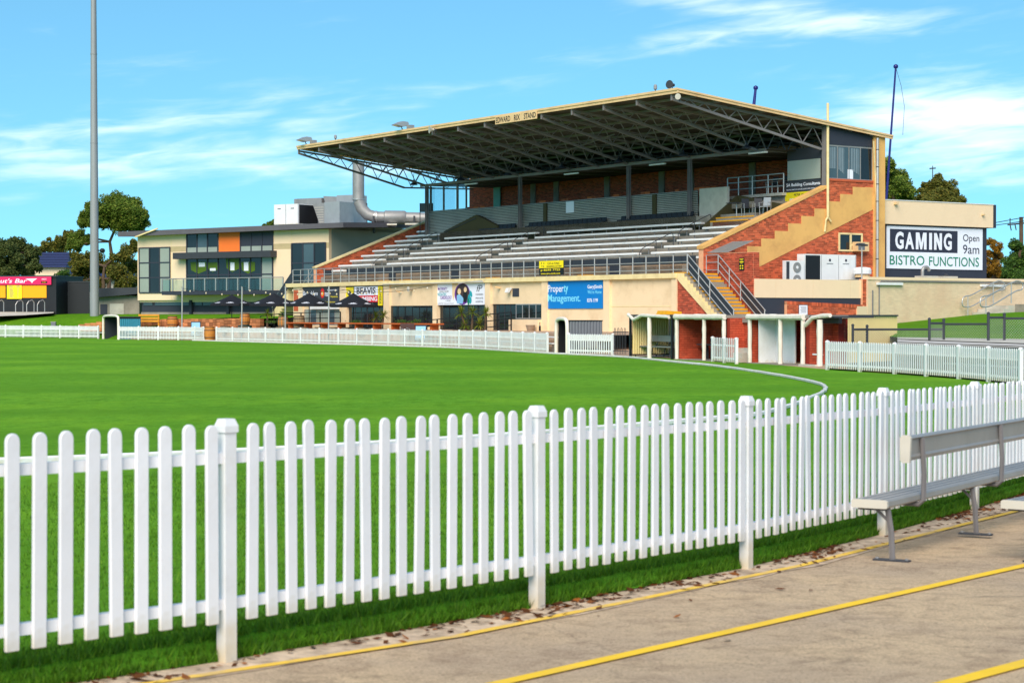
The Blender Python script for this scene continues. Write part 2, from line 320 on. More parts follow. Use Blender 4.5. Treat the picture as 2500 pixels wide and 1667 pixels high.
# turf
def turf(name, c1, c2, c3, stripes):
    m = bpy.data.materials.new(name); m.use_nodes = True; t = m.node_tree; n = t.nodes; l = t.links
    p = n['Principled BSDF']; p.inputs['Roughness'].default_value = .95; p.inputs['Specular IOR Level'].default_value = .03
    tc = n.new('ShaderNodeTexCoord')
    def nz(sc, det=6, st=None, rg=.6):
        v = tc.outputs['Object']
        if st: q = n.new('ShaderNodeMapping'); q.inputs['Scale'].default_value = st; l.new(v, q.inputs[0]); v = q.outputs[0]
        k = n.new('ShaderNodeTexNoise'); k.inputs['Scale'].default_value = sc; k.inputs['Detail'].default_value = det; k.inputs['Roughness'].default_value = rg; l.new(v, k.inputs['Vector']); return k.outputs[0]
    def mixc(fac, a, b, lo=.35, hi=.65, amt=1):
        r = n.new('ShaderNodeMapRange'); r.inputs[1].default_value = lo; r.inputs[2].default_value = hi; r.inputs[4].default_value = amt; l.new(fac, r.inputs[0])
        x = n.new('ShaderNodeMix'); x.data_type = 'RGBA'; l.new(r.outputs[0], x.inputs[0])
        for i, q in ((6, a), (7, b)):
            if isinstance(q, tuple): x.inputs[i].default_value = (*q, 1)
            else: l.new(q, x.inputs[i])
        return x.outputs[2]
    c = mixc(nz(.11, 5, (1, .55, 1)), c1, c2)
    c = mixc(nz(1.1, 8, (1, .5, 1)), c, c2, .42, .7, .5)
    c = mixc(nz(22, 6, (1, .35, 1), .8), c, c3, .42, .72, .8)
    c = mixc(nz(3.5, 8, (1, .4, 1), .75), c, c3, .46, .72, .8)
    c = mixc(nz(.35, 7, (1, .6, 1), .7), c, tuple(a * b for a, b in zip(c2, (1.3, 1.08, .8))), .46, .70, .6)
    c = mixc(nz(90, 3, None, .8), c, tuple(a * 1.5 for a in c2), .58, .8, .6)
    if stripes: c = mixc(nz(.09, 2, (.12, 1.6, 1)), c, tuple(x * .78 for x in c1), .45, .6, .6)
    l.new(c, p.inputs['Base Color'])
    b = n.new('ShaderNodeBump'); b.inputs['Strength'].default_value = .7; b.inputs['Distance'].default_value = .03
    l.new(nz(28, 6, None, .75), b.inputs['Height']); l.new(b.outputs[0], p.inputs['Normal']); return m
grass_m = turf('oval_turf', hx(98, 156, 40), hx(116, 172, 50), hx(66, 118, 22), True)
lawn_m = turf('lawn_turf', hx(80, 136, 22), hx(104, 150, 30), hx(60, 104, 18), False)
rough_m = turf('rough_ground', hx(120, 116, 70), hx(104, 112, 56), hx(90, 90, 50), False)

def path_mat():
    m = bpy.data.materials.new('path_concrete'); m.use_nodes = True; t = m.node_tree; n = t.nodes; l = t.links
    p = n['Principled BSDF']; p.inputs['Roughness'].default_value = .95; p.inputs['Specular IOR Level'].default_value = .15; tc = n.new('ShaderNodeTexCoord')
    def nz(sc, det, rg=.6, dist=0, st=None):
        v = tc.outputs['Object']
        if st: q = n.new('ShaderNodeMapping'); q.inputs['Scale'].default_value = st; l.new(v, q.inputs[0]); v = q.outputs[0]
        k = n.new('ShaderNodeTexNoise'); k.inputs['Scale'].default_value = sc; k.inputs['Detail'].default_value = det; k.inputs['Roughness'].default_value = rg; k.inputs['Distortion'].default_value = dist; l.new(v, k.inputs['Vector']); return k.outputs[0]
    def mixc(f, a, b, lo, hi, amt):
        r = n.new('ShaderNodeMapRange'); r.inputs[1].default_value = lo; r.inputs[2].default_value = hi; r.inputs[4].default_value = amt; l.new(f, r.inputs[0])
        x = n.new('ShaderNodeMix'); x.data_type = 'RGBA'; l.new(r.outputs[0], x.inputs[0])
        for i, q in ((6, a), (7, b)):
            if isinstance(q, tuple): x.inputs[i].default_value = (*q, 1)
            else: l.new(q, x.inputs[i])
        return x.outputs[2]
    c = mixc(nz(.7, 6), hx(222, 194, 156), hx(198, 174, 146), .4, .62, 1)
    c = mixc(nz(5, 8, .7, .4), c, hx(164, 138, 112), .46, .70, .85)
    c = mixc(nz(60, 4, .8), c, hx(104, 86, 70), .48, .72, .9)
    c = mixc(nz(140, 3, .8), c, hx(236, 214, 182), .54, .74, .8)
    c = mixc(nz(1.6, 9, .75, .8), c, hx(104, 90, 78), .56, .76, .75)
    vo = n.new('ShaderNodeTexVoronoi'); vo.feature = 'DISTANCE_TO_EDGE'; vo.inputs['Scale'].default_value = .55
    ad = n.new('ShaderNodeVectorMath'); ad.operation = 'ADD'; w = n.new('ShaderNodeTexNoise'); w.inputs['Scale'].default_value = 2.2; w.inputs['Detail'].default_value = 6; l.new(tc.outputs['Object'], w.inputs['Vector'])
    sc_ = n.new('ShaderNodeVectorMath'); sc_.operation = 'SCALE'; sc_.inputs['Scale'].default_value = .5; l.new(w.outputs['Color'], sc_.inputs[0]); l.new(tc.outputs['Object'], ad.inputs[0]); l.new(sc_.outputs[0], ad.inputs[1]); l.new(ad.outputs[0], vo.inputs['Vector'])
    inv = n.new('ShaderNodeMath'); inv.operation = 'SUBTRACT'; inv.inputs[0].default_value = 1; l.new(vo.outputs[0], inv.inputs[1])
    c = mixc(inv.outputs[0], c, hx(120, 104, 90), .994, .999, .3)
    l.new(c, p.inputs['Base Color'])
    b = n.new('ShaderNodeBump'); b.inputs['Strength'].default_value = .8; b.inputs['Distance'].default_value = .012; l.new(nz(70, 5, .8), b.inputs['Height']); l.new(b.outputs[0], p.inputs['Normal']); return m
path_m = path_mat()
def stain_foot(mat, col, z0, z1):
    """rust-yellow splash marks creeping up from the foot of a post"""
    t = mat.node_tree; n = t.nodes; l = t.links; p = n['Principled BSDF']; src = p.inputs['Base Color'].links[0].from_socket
    tc = n.new('ShaderNodeTexCoord'); s = n.new('ShaderNodeSeparateXYZ'); l.new(tc.outputs['Object'], s.inputs[0]); k = n.new('ShaderNodeTexNoise'); k.inputs['Scale'].default_value = 9; l.new(tc.outputs['Object'], k.inputs['Vector'])
    a = n.new('ShaderNodeMath'); a.operation = 'MULTIPLY_ADD'; a.inputs[1].default_value = .35; l.new(k.outputs[0], a.inputs[0]); l.new(s.outputs[2], a.inputs[2])
    r = n.new('ShaderNodeMapRange'); r.inputs[1].default_value = z0; r.inputs[2].default_value = z1; r.inputs[3].default_value = .75; r.inputs[4].default_value = 0; l.new(a.outputs[0], r.inputs[0])
    x = n.new('ShaderNodeMix'); x.data_type = 'RGBA'; l.new(r.outputs[0], x.inputs[0]); l.new(src, x.inputs[6]); x.inputs[7].default_value = (*col, 1); l.new(x.outputs[2], p.inputs['Base Color'])
stain_foot(post_paint, hx(206, 184, 140), .16, .42)
stain_foot(white_paint, hx(190, 180, 150), .12, .26)
stain_foot(far_white, hx(206, 186, 140), .10, .30)
# ------------------------------------------------------------------ the oval and the path
NEAR = [(-1.327, 8.84), (.139, 10.6), (1.534, 12.45), (2.847, 14.6), (4.08, 16.78)]
h = math.radians(44); pre = []
p = Vector(NEAR[0])
for i in range(3):
    p = p - Vector((math.sin(h), math.cos(h))) * 2.33; pre.insert(0, tuple(p)); h += math.radians(2)
h = math.radians(28); post = []; p = Vector(NEAR[-1])
for i in range(6):
    p = p + Vector((math.sin(h), math.cos(h))) * 2.42; post.append(tuple(p)); h -= math.radians(1.6)
FENCE = pre + NEAR + post                                     # posts of the near fence
FP = [(-330, 818), (0, 823.5), (240, 826.5), (290, 829), (470, 831), (504, 832.5), (700, 837), (860, 840.5), (1000, 845), (1130, 849), (1240, 855), (1335, 861.7), (1392, 865), (1532, 868), (1650, 877), (1741, 881.5),
      (1797, 885), (1840, 887.5), (1910, 892), (2018, 902.6), (2200, 914), (2350, 926), (2490, 940)]
FAR = [on_z(x, y)[:2] for x, y in FP]                          # foot of the far fence
def interp(tab, y):
    for (y0, x0), (y1, x1) in zip(tab, tab[1:]):
        if y0 <= y <= y1: return x0 + (x1 - x0) * (y - y0) / (y1 - y0)
    return tab[0][1] if y < tab[0][0] else tab[-1][1]
EDGE = sorted([(y, x) for x, y in FENCE] + [(40.0, 12.7)] + [(q[1], q[0]) for q in FAR])
def zpath(y): return max(-.05, .135 - .0141 * (y - 8.4))
def zturf(y): return max(0.0, zpath(y) + .10) if y < 40 else 0.0
mb = MB(); offs = [.06, .0, -.05, -.12, -.3, -.7, -1.3, -2.2, -3.5, -5, -7, -10, -14, -20, -30, -45, -70, -110]
ys = [2 + .35 * i for i in range(46)] + [18.2 + 1.5 * i for i in range(16)] + [43 + 2.5 * i for i in range(56)]
for y in ys:
    xe = interp(EDGE, y) - (.10 if y < 42 else -.1)
    for k, o in enumerate(offs):
        lip = [-.09, -.035, -.008, 0][k] if k < 4 and y < 42 else (-.04 if k == 0 else 0)
        wob = (.05 * mnoise.noise(Vector((y * 1.9, k * .1, 0))) + .03 * mnoise.noise(Vector((y * 6, k * .1, 4)))) if k < 3 and y < 30 else 0
        mb.v.append((xe + o + wob, y, zturf(y) + lip))
n = len(offs)
for i in range(len(ys) - 1):
    for k in range(n - 1): mb.f.append((i * n + k, i * n + k + 1, (i + 1) * n + k + 1, (i + 1) * n + k))
tag(mb.build('playing_field', grass_m), kind='structure')
# huge sheet out to the horizon
tag(MB().quad((-3000, -200, -.6), (3000, -200, -.6), (3000, 5000, -.6), (-3000, 5000, -.6)).build('ground', rough_m), kind='structure')
def offset(poly, d):
    """points moved d metres to the right-hand side of the line"""
    r = []
    for i, q in enumerate(poly):
        a = Vector(poly[max(i - 1, 0)]); b = Vector(poly[min(i + 1, len(poly) - 1)]); t = (b - a).normalized()
        r.append((q[0] + t.y * d, q[1] - t.x * d))
    return r
def strip(mb, A, B, zf, dz=0):
    m = len(mb.v)
    for a, b in zip(A, B): mb.v += [(a[0], a[1], zf(a[1]) + dz), (b[0], b[1], zf(b[1]) + dz)]
    for i in range(len(A) - 1): mb.f.append((m + 2 * i, m + 2 * i + 1, m + 2 * i + 3, m + 2 * i + 2))
def dense(poly, n=8):
    o = []
    for a, b in zip(poly, poly[1:]):
        for k in range(n): t = k / n; o.append((a[0] + (b[0] - a[0]) * t, a[1] + (b[1] - a[1]) * t))
    return o + [poly[-1]]
FD = dense([(-9.2, 1.2)] + FENCE, 6)
mb = MB()
for d0, d1 in ((-.1, .8), (.8, 2), (2, 4), (4, 9), (9, 20)): strip(mb, offset(FD, d0), offset(FD, d1), zpath)
tag(mb.build('footpath', path_m), kind='structure')
mb = MB(); rr = random.Random(3)
A = offset(FD, -.06); B = [Vector(q) for q in offset(FD, .30)]
B = [(q.x + rr.uniform(-.05, .05), q.y + rr.uniform(-.05, .05)) for q in B]
strip(mb, A, B, zpath, .004)
verge_m = M('sandy_verge', hx(206, 182, 154), .95, .3, 9, .6, 25, dirt=hx(110, 88, 70), dscale=5, damt=.85)
tag(mb.build('verge', verge_m), kind='structure')
def line_strip(pts, w, name, mat=None):
    P = []
    for x, y in pts:
        z = .1
        for _ in range(6): q = on_z(x, y, z); z = zpath(q.y)
        P.append((q.x, q.y))
    P = dense([tuple(Vector(P[0]) * 2 - Vector(P[1]))] + P + [tuple(Vector(P[-1]) * 2 - Vector(P[-2]))], 10)
    mb = MB(); strip(mb, offset(P, -w / 2), offset(P, w / 2), zpath, .008); tag(mb.build(name, mat or line_y), kind='structure')
line_strip([(446, 1658), (1116, 1555), (1573, 1462), (1956, 1382), (2290, 1297), (2500, 1244)], .065, 'painted_line', line_worn)
line_strip([(1233, 1667), (1743, 1552), (2130, 1465), (2500, 1382)], .085, 'painted_line')
line_strip([(2328, 1667), (2500, 1621)], .10, 'painted_line')
# boundary rope
RP = [(470, 832), (700, 838.5), (860, 842.5), (1000, 846.8), (1130, 851), (1260, 859), (1335, 864), (1392, 866.5), (1531, 873), (1650, 886), (1754, 895.5), (1913, 920), (1999, 938), (2019, 949), (2009, 962), (1945, 990), (1870, 1012), (1823, 1020), (1311, 1064), (800, 1098), (300, 1123), (0, 1133), (-300, 1146)]
P = []
for x, y in RP:
    z = 0
    for _ in range(6): q = on_z(x, y, z); z = zturf(q.y)
    P.append((q.x, q.y, z + .035))
def smooth(P, it=2):
    P = [Vector(p) for p in P]
    for _ in range(it):
        Q = [P[0]]
        for a, b in zip(P, P[1:]): Q += [a * .75 + b * .25, a * .25 + b * .75]
        P = Q + [P[-1]]
    return P
tag(MB().tube([(p.x + random.uniform(-.02, .02), p.y, p.z) for p in smooth(P, 3)], .045, 6).build('boundary_rope', far_white, smooth=True),
    'white boundary rope lying on the turf inside the picket fences', 'rope')
# blades of grass, longest along the edge of the turf
def blades(name, gen, label=None):
    vs, fs = [], []
    for x, y, z, hgt, w in gen:
        a = random.uniform(0, 6.283); lx, ly = math.cos(a) * w, math.sin(a) * w; tx, ty = random.gauss(0, .35) * hgt, random.gauss(0, .35) * hgt
        k = len(vs); vs += [(x - lx, y - ly, z), (x + lx, y + ly, z), (x + tx, y + ty, z + hgt)]; fs.append((k, k + 1, k + 2))
    me = bpy.data.meshes.new(name); me.from_pydata(vs, [], fs); me.materials.append(lf_grass); o = bpy.data.objects.new(name, me); COL.objects.link(o)
    tag(o, label, 'grass', kind='stuff')
def gen_edge():
    for _ in range(70000):
        y = 2.5 + 17 * random.random() ** 1.0; xe = interp(EDGE, y) - .10; o = -.6 * random.random() ** 1.8 + .075
        hh = (.06 if o > -.12 else .045) * random.uniform(.5, 1.15)
        yield xe + o, y, zturf(y) - (.095 if o > .03 else .06 if o > -.03 else .01), hh, .0045
def gen_field():
    for _ in range(85000):
        y = 5 + 15 * random.random() ** .8; xe = interp(EDGE, y) - .5; x = xe - random.random() ** 1.3 * 9
        if abs(x) > .29 * y + .5: continue
        yield x, y, zturf(y) - .005, random.uniform(.018, .04), .004
blades('grass_fringe', gen_edge(), 'longer green grass fringing the turf edge under the near picket fence')
blades('mown_grass', gen_field(), 'short mown green grass of the oval behind the near fence')
# leaf litter along the verge
vs, fs = [], []
FDl = [q for q in dense(FENCE, 40)]
for _ in range(5200):
    i = random.randrange(40, len(FDl) - 1); cl = mnoise.noise(Vector((i * .045, 3.3, 0)))
    if random.random() > .12 + max(0, cl) * 1.6: continue
    a, b = Vector(FDl[i]), Vector(FDl[i - 1]); t = (a - b).normalized(); d = abs(random.gauss(.07, .12)) - .04 if random.random() < .975 else random.uniform(0, 1.5)
    c = a + Vector((t.y, -t.x)) * d; s = random.uniform(.012, .045); ang = random.uniform(0, 6.28); z = zpath(c.y) + .012
    ex, ey = Vector((math.cos(ang), math.sin(ang), random.uniform(-.3, .3))) * s, Vector((-math.sin(ang), math.cos(ang), random.uniform(-.4, .6))) * s * .45
    c3 = Vector((c.x, c.y, z)); k = len(vs); vs += [c3 - ex, c3 + ey, c3 + ex, c3 - ey]; fs += [(k, k + 1, k + 3), (k + 1, k + 2, k + 3)]
me = bpy.data.meshes.new('leaf_litter'); me.from_pydata([tuple(v) for v in vs], [], fs); me.materials.append(lf_litter); o = bpy.data.objects.new('leaf_litter', me); COL.objects.link(o)
tag(o, 'dry brown leaves scattered along the foot of the near fence', 'leaves', kind='stuff')
# ------------------------------------------------------------------ the near picket fence
PH = 1.133
nf = thing('picket_fence', (NEAR[0][0], NEAR[0][1], zpath(NEAR[0][1])), 0, 'white picket fence with round-topped pickets in the foreground', 'fence')
org = Vector(nf.location)
def picket_mesh(w, hgt, th, n=6):
    prof = [(-w / 2, 0), (w / 2, 0)] + [(w / 2 * math.cos(math.pi * k / n), hgt - w / 2 + w / 2 * math.sin(math.pi * k / n)) for k in range(n + 1)]
    m = MB(); m.prism(prof, -th / 2, th / 2, 'y')
    me = m.mesh('picket', white_paint); bm = bmesh.new(); bm.from_mesh(me)
    bmesh.ops.bevel(bm, geom=[e for e in bm.edges], offset=.004, segments=1, affect='EDGES', clamp_overlap=True); bm.to_mesh(me); bm.free(); return me
pk = picket_mesh(.067, .92, .02)
pm = MB(); pm.box(-.033, .033, -.033, .033, -.12, 1.07)
c = .040; pm.add([(-c, -c, 1.07), (c, -c, 1.07), (c, c, 1.07), (-c, c, 1.07), (-c, -c, 1.10), (c, -c, 1.10), (c, c, 1.10), (-c, c, 1.10), (-.028, -.028, PH), (.028, -.028, PH), (.028, .028, PH), (-.028, .028, PH)],
                 [(3, 2, 1, 0), (8, 9, 10, 11)] + [(i, (i + 1) % 4, 4 + (i + 1) % 4, 4 + i) for i in range(4)] + [(4 + i, 4 + (i + 1) % 4, 8 + (i + 1) % 4, 8 + i) for i in range(4)])
postm = pm.mesh('post', post_paint)
rz_ = lambda t: math.atan2(t.y, t.x)
for i, q in enumerate(FENCE):
    a = Vector(FENCE[max(i - 1, 0)]); b = Vector(FENCE[min(i + 1, len(FENCE) - 1)]); t = (b - a).normalized(); v = Vector(q)
    inst('post', postm, nf, Vector((v.x, v.y, zpath(v.y))) - org, (0, 0, rz_(t)))
    if i == len(FENCE) - 1: break
    e = Vector(FENCE[i + 1]); t = (e - v).normalized(); nr = Vector((t.y, -t.x)); ln = (e - v).length
    for zr, hh in ((.95, .05), (.272, .05)):
        P0 = Vector((v.x, v.y, zpath(v.y) + zr)) + Vector((*t, 0)) * .02 - Vector((*nr, 0)) * .012; P1 = Vector((e.x, e.y, zpath(e.y) + zr)) - Vector((*t, 0)) * .02 - Vector((*nr, 0)) * .012
        MB(org=org).bar(P0, P1, .042, hh).build('rail', white_paint, nf)
    for k in range(17):
        s = (.138 + .1285 * k) / 2.29; w = v + (e - v) * s + nr * .02
        inst('picket', pk, nf, Vector((w.x, w.y, zpath(w.y) + .19 + random.uniform(-.004, .004))) - org, (random.uniform(-.012, .012), random.uniform(-.009, .009), rz_(t) + random.uniform(-.02, .02)))
# ------------------------------------------------------------------ aluminium benches on the path
bench_leg = M('weathered_grey_steel', hx(112, 108, 108), .6, .12, 4)
def path_bench(loc, hd, label, back=True, length=4.6):
    b = thing('path_bench', loc, hd, label, 'bench', 'aluminium benches beside the near fence')   # local +x runs along the fence, -y to the path
    s = MB(); prof = [(-.135, .362), (.105, .362), (.11, .37), (.11, .405), (.10, .415), (-.125, .415), (-.14, .405), (-.142, .372)]
    s.prism(prof, 0, length, 'x'); so = s.build('seat', bench_m, b)
    MB().prism([(p[0] * 1.02, p[1] - .002 if p[1] < .39 else p[1] + .002) for p in prof], -.03, 0, 'x').build('end_cap', conc_lt, so)
    for y in (-.08, -.015, .05): MB().box(.01, length - .01, y - .003, y + .003, .4152, .417).build('groove', gr_sign, so)
    for x in (.06, 1.86, 3.66):
        if x > length: continue
        l = MB(); l.tube([(x, -.15, 0), (x, -.14, .2), (x, -.115, .35)], .022, 6).bar((x, -.13, .35), (x, .09, .35), .035, .02).bar((x, -.12, .27), (x, -.03, .35), .016, .016); l.build('leg', bench_leg, b)
        MB().box(x - .035, x + .035, -.27, -.02, 0, .012).build('foot_plate', dark_steel, b)
        for y in (-.25, -.04): MB().lathe([(.012, .012), (.012, .022)], 6, (x, y, 0)).build('bolt', galv2, b)
    if back:
        k = MB(); k.prism([(-.155, .66), (-.13, .655), (-.115, .67), (-.11, .815), (-.125, .83), (-.16, .83), (-.17, .815), (-.15, .80), (-.148, .70), (-.162, .685)], .36, length, 'x'); bo = k.build('backrest', bench_m, b)
        MB().prism([(-.17, .648), (-.12, .645), (-.102, .665), (-.10, .82), (-.12, .838), (-.165, .838), (-.178, .82)], .33, .36, 'x').build('end_cap', conc_lt, bo)
        for x in (.60, 2.40, 4.2):
            a = MB(); a.tube([(x, .0, .345), (x, -.14, .34), (x, -.175, .37), (x, -.18, .55), (x, -.165, .81)], .019, 6); a.build('back_bracket', bench_leg, b)
    return b
hd = math.atan2(1.27, .78)
def gp(px, py):
    z = .1
    for _ in range(8): q = on_z(px, py, z); z = zpath(q.y)
    return Vector((q.x, q.y, z))
f1 = gp(2179, 1369); d_ = Vector((math.cos(hd), math.sin(hd), 0)); nn = Vector((-d_.y, d_.x, 0))
path_bench(f1 - d_ * .06 + nn * .15, hd, 'long silver bench with backrest beside the near picket fence')
f2 = gp(2500, 1372); path_bench(f2 + Vector((-.04, 0, 0)), hd - .1, 'white seat end of a second bench at the right edge of the path', back=False, length=3)
# ------------------------------------------------------------------ the grandstand
ZD = O_.z                     # walkway level (top of the front wall)
ZP = ZD - 2.87                # terrace at the foot of the front wall
GS = fthing('grandstand', ST, 0, 0, 0, 'brick and steel grandstand with sloping roof over rows of white benches', 'grandstand')
def G(): return MB(flip=True)
def gbox(name, mat, a0, a1, b0, b1, z0, z1, parent=None, kind=None): return G().box(a0, a1, b0, b1, z0, z1).build(name, mat, parent or GS, kind=kind)
def bricks(mb, plane, c, s0, s1, z0, z1, inside=None, out=-1, L_=.24, H_=.086, j=.010, pr=.008):
    """courses of bricks standing pr proud of plane 'a' or 'b' = c"""
    row = 0; z = z0
    while z < z1 - .02:
        s = s0 - (L_ / 2 if row % 2 else 0)
        while s < s1:
            x0, x1 = max(s, s0) + j / 2, min(s + L_, s1) - j / 2; y0, y1 = z + j / 2, min(z + H_, z1) - j / 2
            if x1 - x0 > .02 and (inside is None or inside((x0 + x1) / 2, (y0 + y1) / 2)):
                e = c + out * pr * random.uniform(.7, 1.3); k = len(mb.v)
                q = [(x0, y0), (x1, y0), (x1, y1), (x0, y1)]
                for cc in (c, e):
                    for s_, zz in q: mb.v.append((cc, s_, zz) if plane == 'a' else (s_, cc, zz))
                mb.f += [(k + 4, k + 5, k + 6, k + 7)] + [(k + i, k + (i + 1) % 4, k + 4 + (i + 1) % 4, k + 4 + i) for i in range(4)]
            s += L_
        z += H_; row += 1
    return mb
def inpoly(poly):
    def f(x, y):
        c = False
        for (x0, y0), (x1, y1) in zip(poly, poly[1:] + poly[:1]):
            if (y0 > y) != (y1 > y) and x < (x1 - x0) * (y - y0) / (y1 - y0) + x0: c = not c
        return c
    return f
# --- front wall: pilasters, recessed bays, cap beam
PIL = [(.0, .39), (5.34, 5.83), (10.74, 11.25), (16.16, 16.65), (21.67, 22.12), (27.01, 27.68), (32.27, 33.04), (37.94, 39.18)]
for a0, a1 in PIL: gbox('pilaster', cream, a0, a1, 0, .4, ZP - .6, ZD - .24)
gbox('cap_beam', cap_cream, -.0, 40.1, -.09, .42, ZD - .24, ZD)
ZB = {}                       # bottom of the rendered part of each bay
for i in range(7):
    a0, a1 = PIL[i][1], PIL[i + 1][0]; lo = {0: ZP - .6, 1: ZP - .6, 2: 2.26, 3: 2.23, 4: 2.2, 5: 2.2, 6: 2.0}[i]; ZB[i] = lo
    gbox('wall_panel', cream, a0, a1, .13, .4, lo, ZD - .24)
    if i == 0: gbox('panel_joint', cap_cream, a0, a1 - .0, .118, .14, ZD - 1.62, ZD - 1.585)
gbox('wall_panel', cream, 5.83, 10.74, .10, .13, ZP - .6, ZD - 1.78)
# bay 2: window with four panes, curved plinth below, glazed door
gbox('plinth_wall', cream, 11.25, 13.9, -.25, .4, ZP - .6, 1.42); G().lathe([(.26, ZP - .6), (.26, 1.42)], 20, (13.9, .01, 0)).build('plinth_end', cream, GS)
def window(a0, a1, z0, z1, b, panes, glass=None, frame=None, fw=.05, parent=None, name='window', horiz=()):
    w = G().box(a0, a1, b, b + .05, z0, z0 + fw).box(a0, a1, b, b + .05, z1 - fw, z1)
    for k in range(panes + 1):
        x = a0 + (a1 - a0) * k / panes; x = min(max(x, a0 + fw / 2), a1 - fw / 2); w.box(x - fw / 2, x + fw / 2, b + .003, b + .047, z0 + fw, z1 - fw)
    for zz in horiz: w.box(a0 + fw, a1 - fw, b + .006, b + .044, zz - fw / 2, zz + fw / 2)
    wo = w.build(name, frame or dark_steel, parent or GS)
    zs = [z0 + fw] + sorted(horiz) + [z1 - fw]
    for k in range(panes):
        x0, x1 = a0 + (a1 - a0) * k / panes, a0 + (a1 - a0) * (k + 1) / panes
        for lo, hi in zip(zs, zs[1:]):
            G().box(x0 + .01, x1 - .01, b + .018, b + .03, lo, hi).build('pane', glass[k % len(glass)] if isinstance(glass, list) else (glass or glass_dk), wo)
    return wo
window(11.28, 13.8, 1.45, 2.26, .1, 4, glass_dk, galv)
window(13.92, 16.12, ZP, 2.25, .2, 4, glass_dk, dark_steel)
window(16.7, 21.6, ZP, 2.22, .2, 5, glass_dk, black_m)
window(22.15, 26.98, ZP + .15, 2.2, .12, 6, glass_dk, black_m)
gbox('plinth_wall', cream, 22.12, 27.01, .06, .4, ZP - .6, ZP + .15)
window(27.75, 32.2, ZP, 2.18, .2, 6, glass_dk, dark_steel)
window(33.1, 37.9, 1.0, 2.0, .12, 6, [glass_pale, glass_gr, glass_pale], galv2)
gbox('plinth_wall', cream, 33.04, 37.94, .05, .4, ZP - .6, 1.0)
gbox('white_hood', far_white, 33.1, 36.8, -.12, .13, 2.02, 2.26)
gbox('brick_panel', brick_m, 38.5, 39.1, -.012, .0, 1.9, ZD - .45)
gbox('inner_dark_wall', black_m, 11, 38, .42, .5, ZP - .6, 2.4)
# small fittings on the wall
gbox('wall_vent', charcoal, *sorted((ST.az(1252, 704, .13)[0], ST.az(1267.5, 704, .13)[0])), .10, .13, ST.az(1260, 724, .13)[1], ST.az(1260, 704, .13)[1])
fl = ST.az(1243, 708, .0); G().prism([(.13, fl[1] + .12), (-.12, fl[1] + .1), (-.22, fl[1] - .14), (-.1, fl[1] - .16)], fl[0] - .13, fl[0] + .13, 'x').build('wall_floodlight', far_white, GS)
for px, py in ((1217, 703), (975, 713)):
    q = ST.az(px, py, 0); G().bar((q[0], .13, q[1]), (q[0] + .05, -.2, q[1] + .06), .09, .09).build('security_camera', fascia_m, GS)
q = ST.az(1003, 706, 0); G().lathe([(.02, -.22), (.16, -.18), (.05, .0), (.04, .13)], 12, (q[0], 0, q[1]), 'y').build('horn_speaker', conc_lt, GS)
for x0, x1, y in ((935, 1180, 691), (1120, 1178, 688)):
    p0, p1 = ST.on_b(x0, y + 3, -.12), ST.on_b(x1, y - 3, -.12); G().bar((p0[0], -.13, p0[2]), (p1[0], -.13, p1[2]), .07, .06).build('conduit', conc_lt, GS)
# --- walkway, its front parapet of panels and its railing
gbox('walkway_slab', concrete, -.4, 40.1, .42, 2.3, ZD - .25, ZD - .012)
sm = None
for k in range(37):
    a0 = .9 + k * 1.02
    gbox('stained_slab', conc_stain, a0, a0 + 1.0, 1.95, 2.1, ZD - .012, ZD + .52)
    if k not in (35, 34): gbox('parapet_board', charc2, a0 + .02, a0 + 1.0, 1.93, 2.0, ZD + .525, ZD + .90)
for k in (6, 21, 28): gbox('parapet_board', charc2, .9 + k * 1.02, 1.7 + k * 1.02, 1.92, 1.95, ZD + .0, ZD + .52)
for a in (1.3, 9.2, 18.0, 27.5, 30.0): gbox('yellow_step_edge', nosing, a, a + 1.0, 1.6, 1.94, ZD - .01, ZD + .09)
rail_z = [ST.az(1532, 626.6, .1)[1], ST.az(1532, 643.8, .1)[1], ST.az(1532, 662, .1)[1]]
def railing(pts, zs, posts, r=.025, name='railing', parent=None, mat=None):
    o = G()
    for z in zs: o.tube([(p[0], p[1], p[2] + z) for p in pts], r, 6)
    ro = o.build(name, mat or galv, parent or GS)
    for p in posts: G().tube([(p[0], p[1], p[2]), (p[0], p[1], p[2] + max(zs))], r * 1.15, 6).build('railing_post', mat or galv, ro)
    return ro
zr = [z - ZD for z in rail_z]
railing([(-.68, .1, ZD), (39.4, .1, ZD)], zr, [(-.69 + 1.055 * k, .1, ZD) for k in range(39)])
# --- tiers and their fronts
bk = lambda k: 2.15 + .862 * k
zk = lambda k: 4.56 + .342 * k          # top of the bench in row k
for k in range(0, 10):
    t = zk(k) - .43
    for (a0, a1, kmax) in ((.55, 33.4, 6), (33.4, 39.0, 9)):
        if k <= kmax: gbox('tier_step', concrete, a0, a1, bk(k) - .45 + (.25 if k == 0 else 0), bk(k) + .412, ZD - .25, t)
# aisle steps with yellow edges
for ac in (6.1, 21.4, 33.1):
    for k in range(0, 6):
        for hstep in (0, 1):
            zt = zk(k) - .43 + .171 * (hstep + 0) ; b0 = bk(k) - .1 + .431 * hstep
            gbox('aisle_step', conc_stain, ac - .42, ac + .42, b0, b0 + .43, ZD, zt + .01)
        if k % 2 or ac > 30 or ac < 7: gbox('aisle_nosing', nosing, ac - .42, ac + .42, bk(k) - .12, bk(k) - .1, zk(k) - .52, zk(k) - .41)
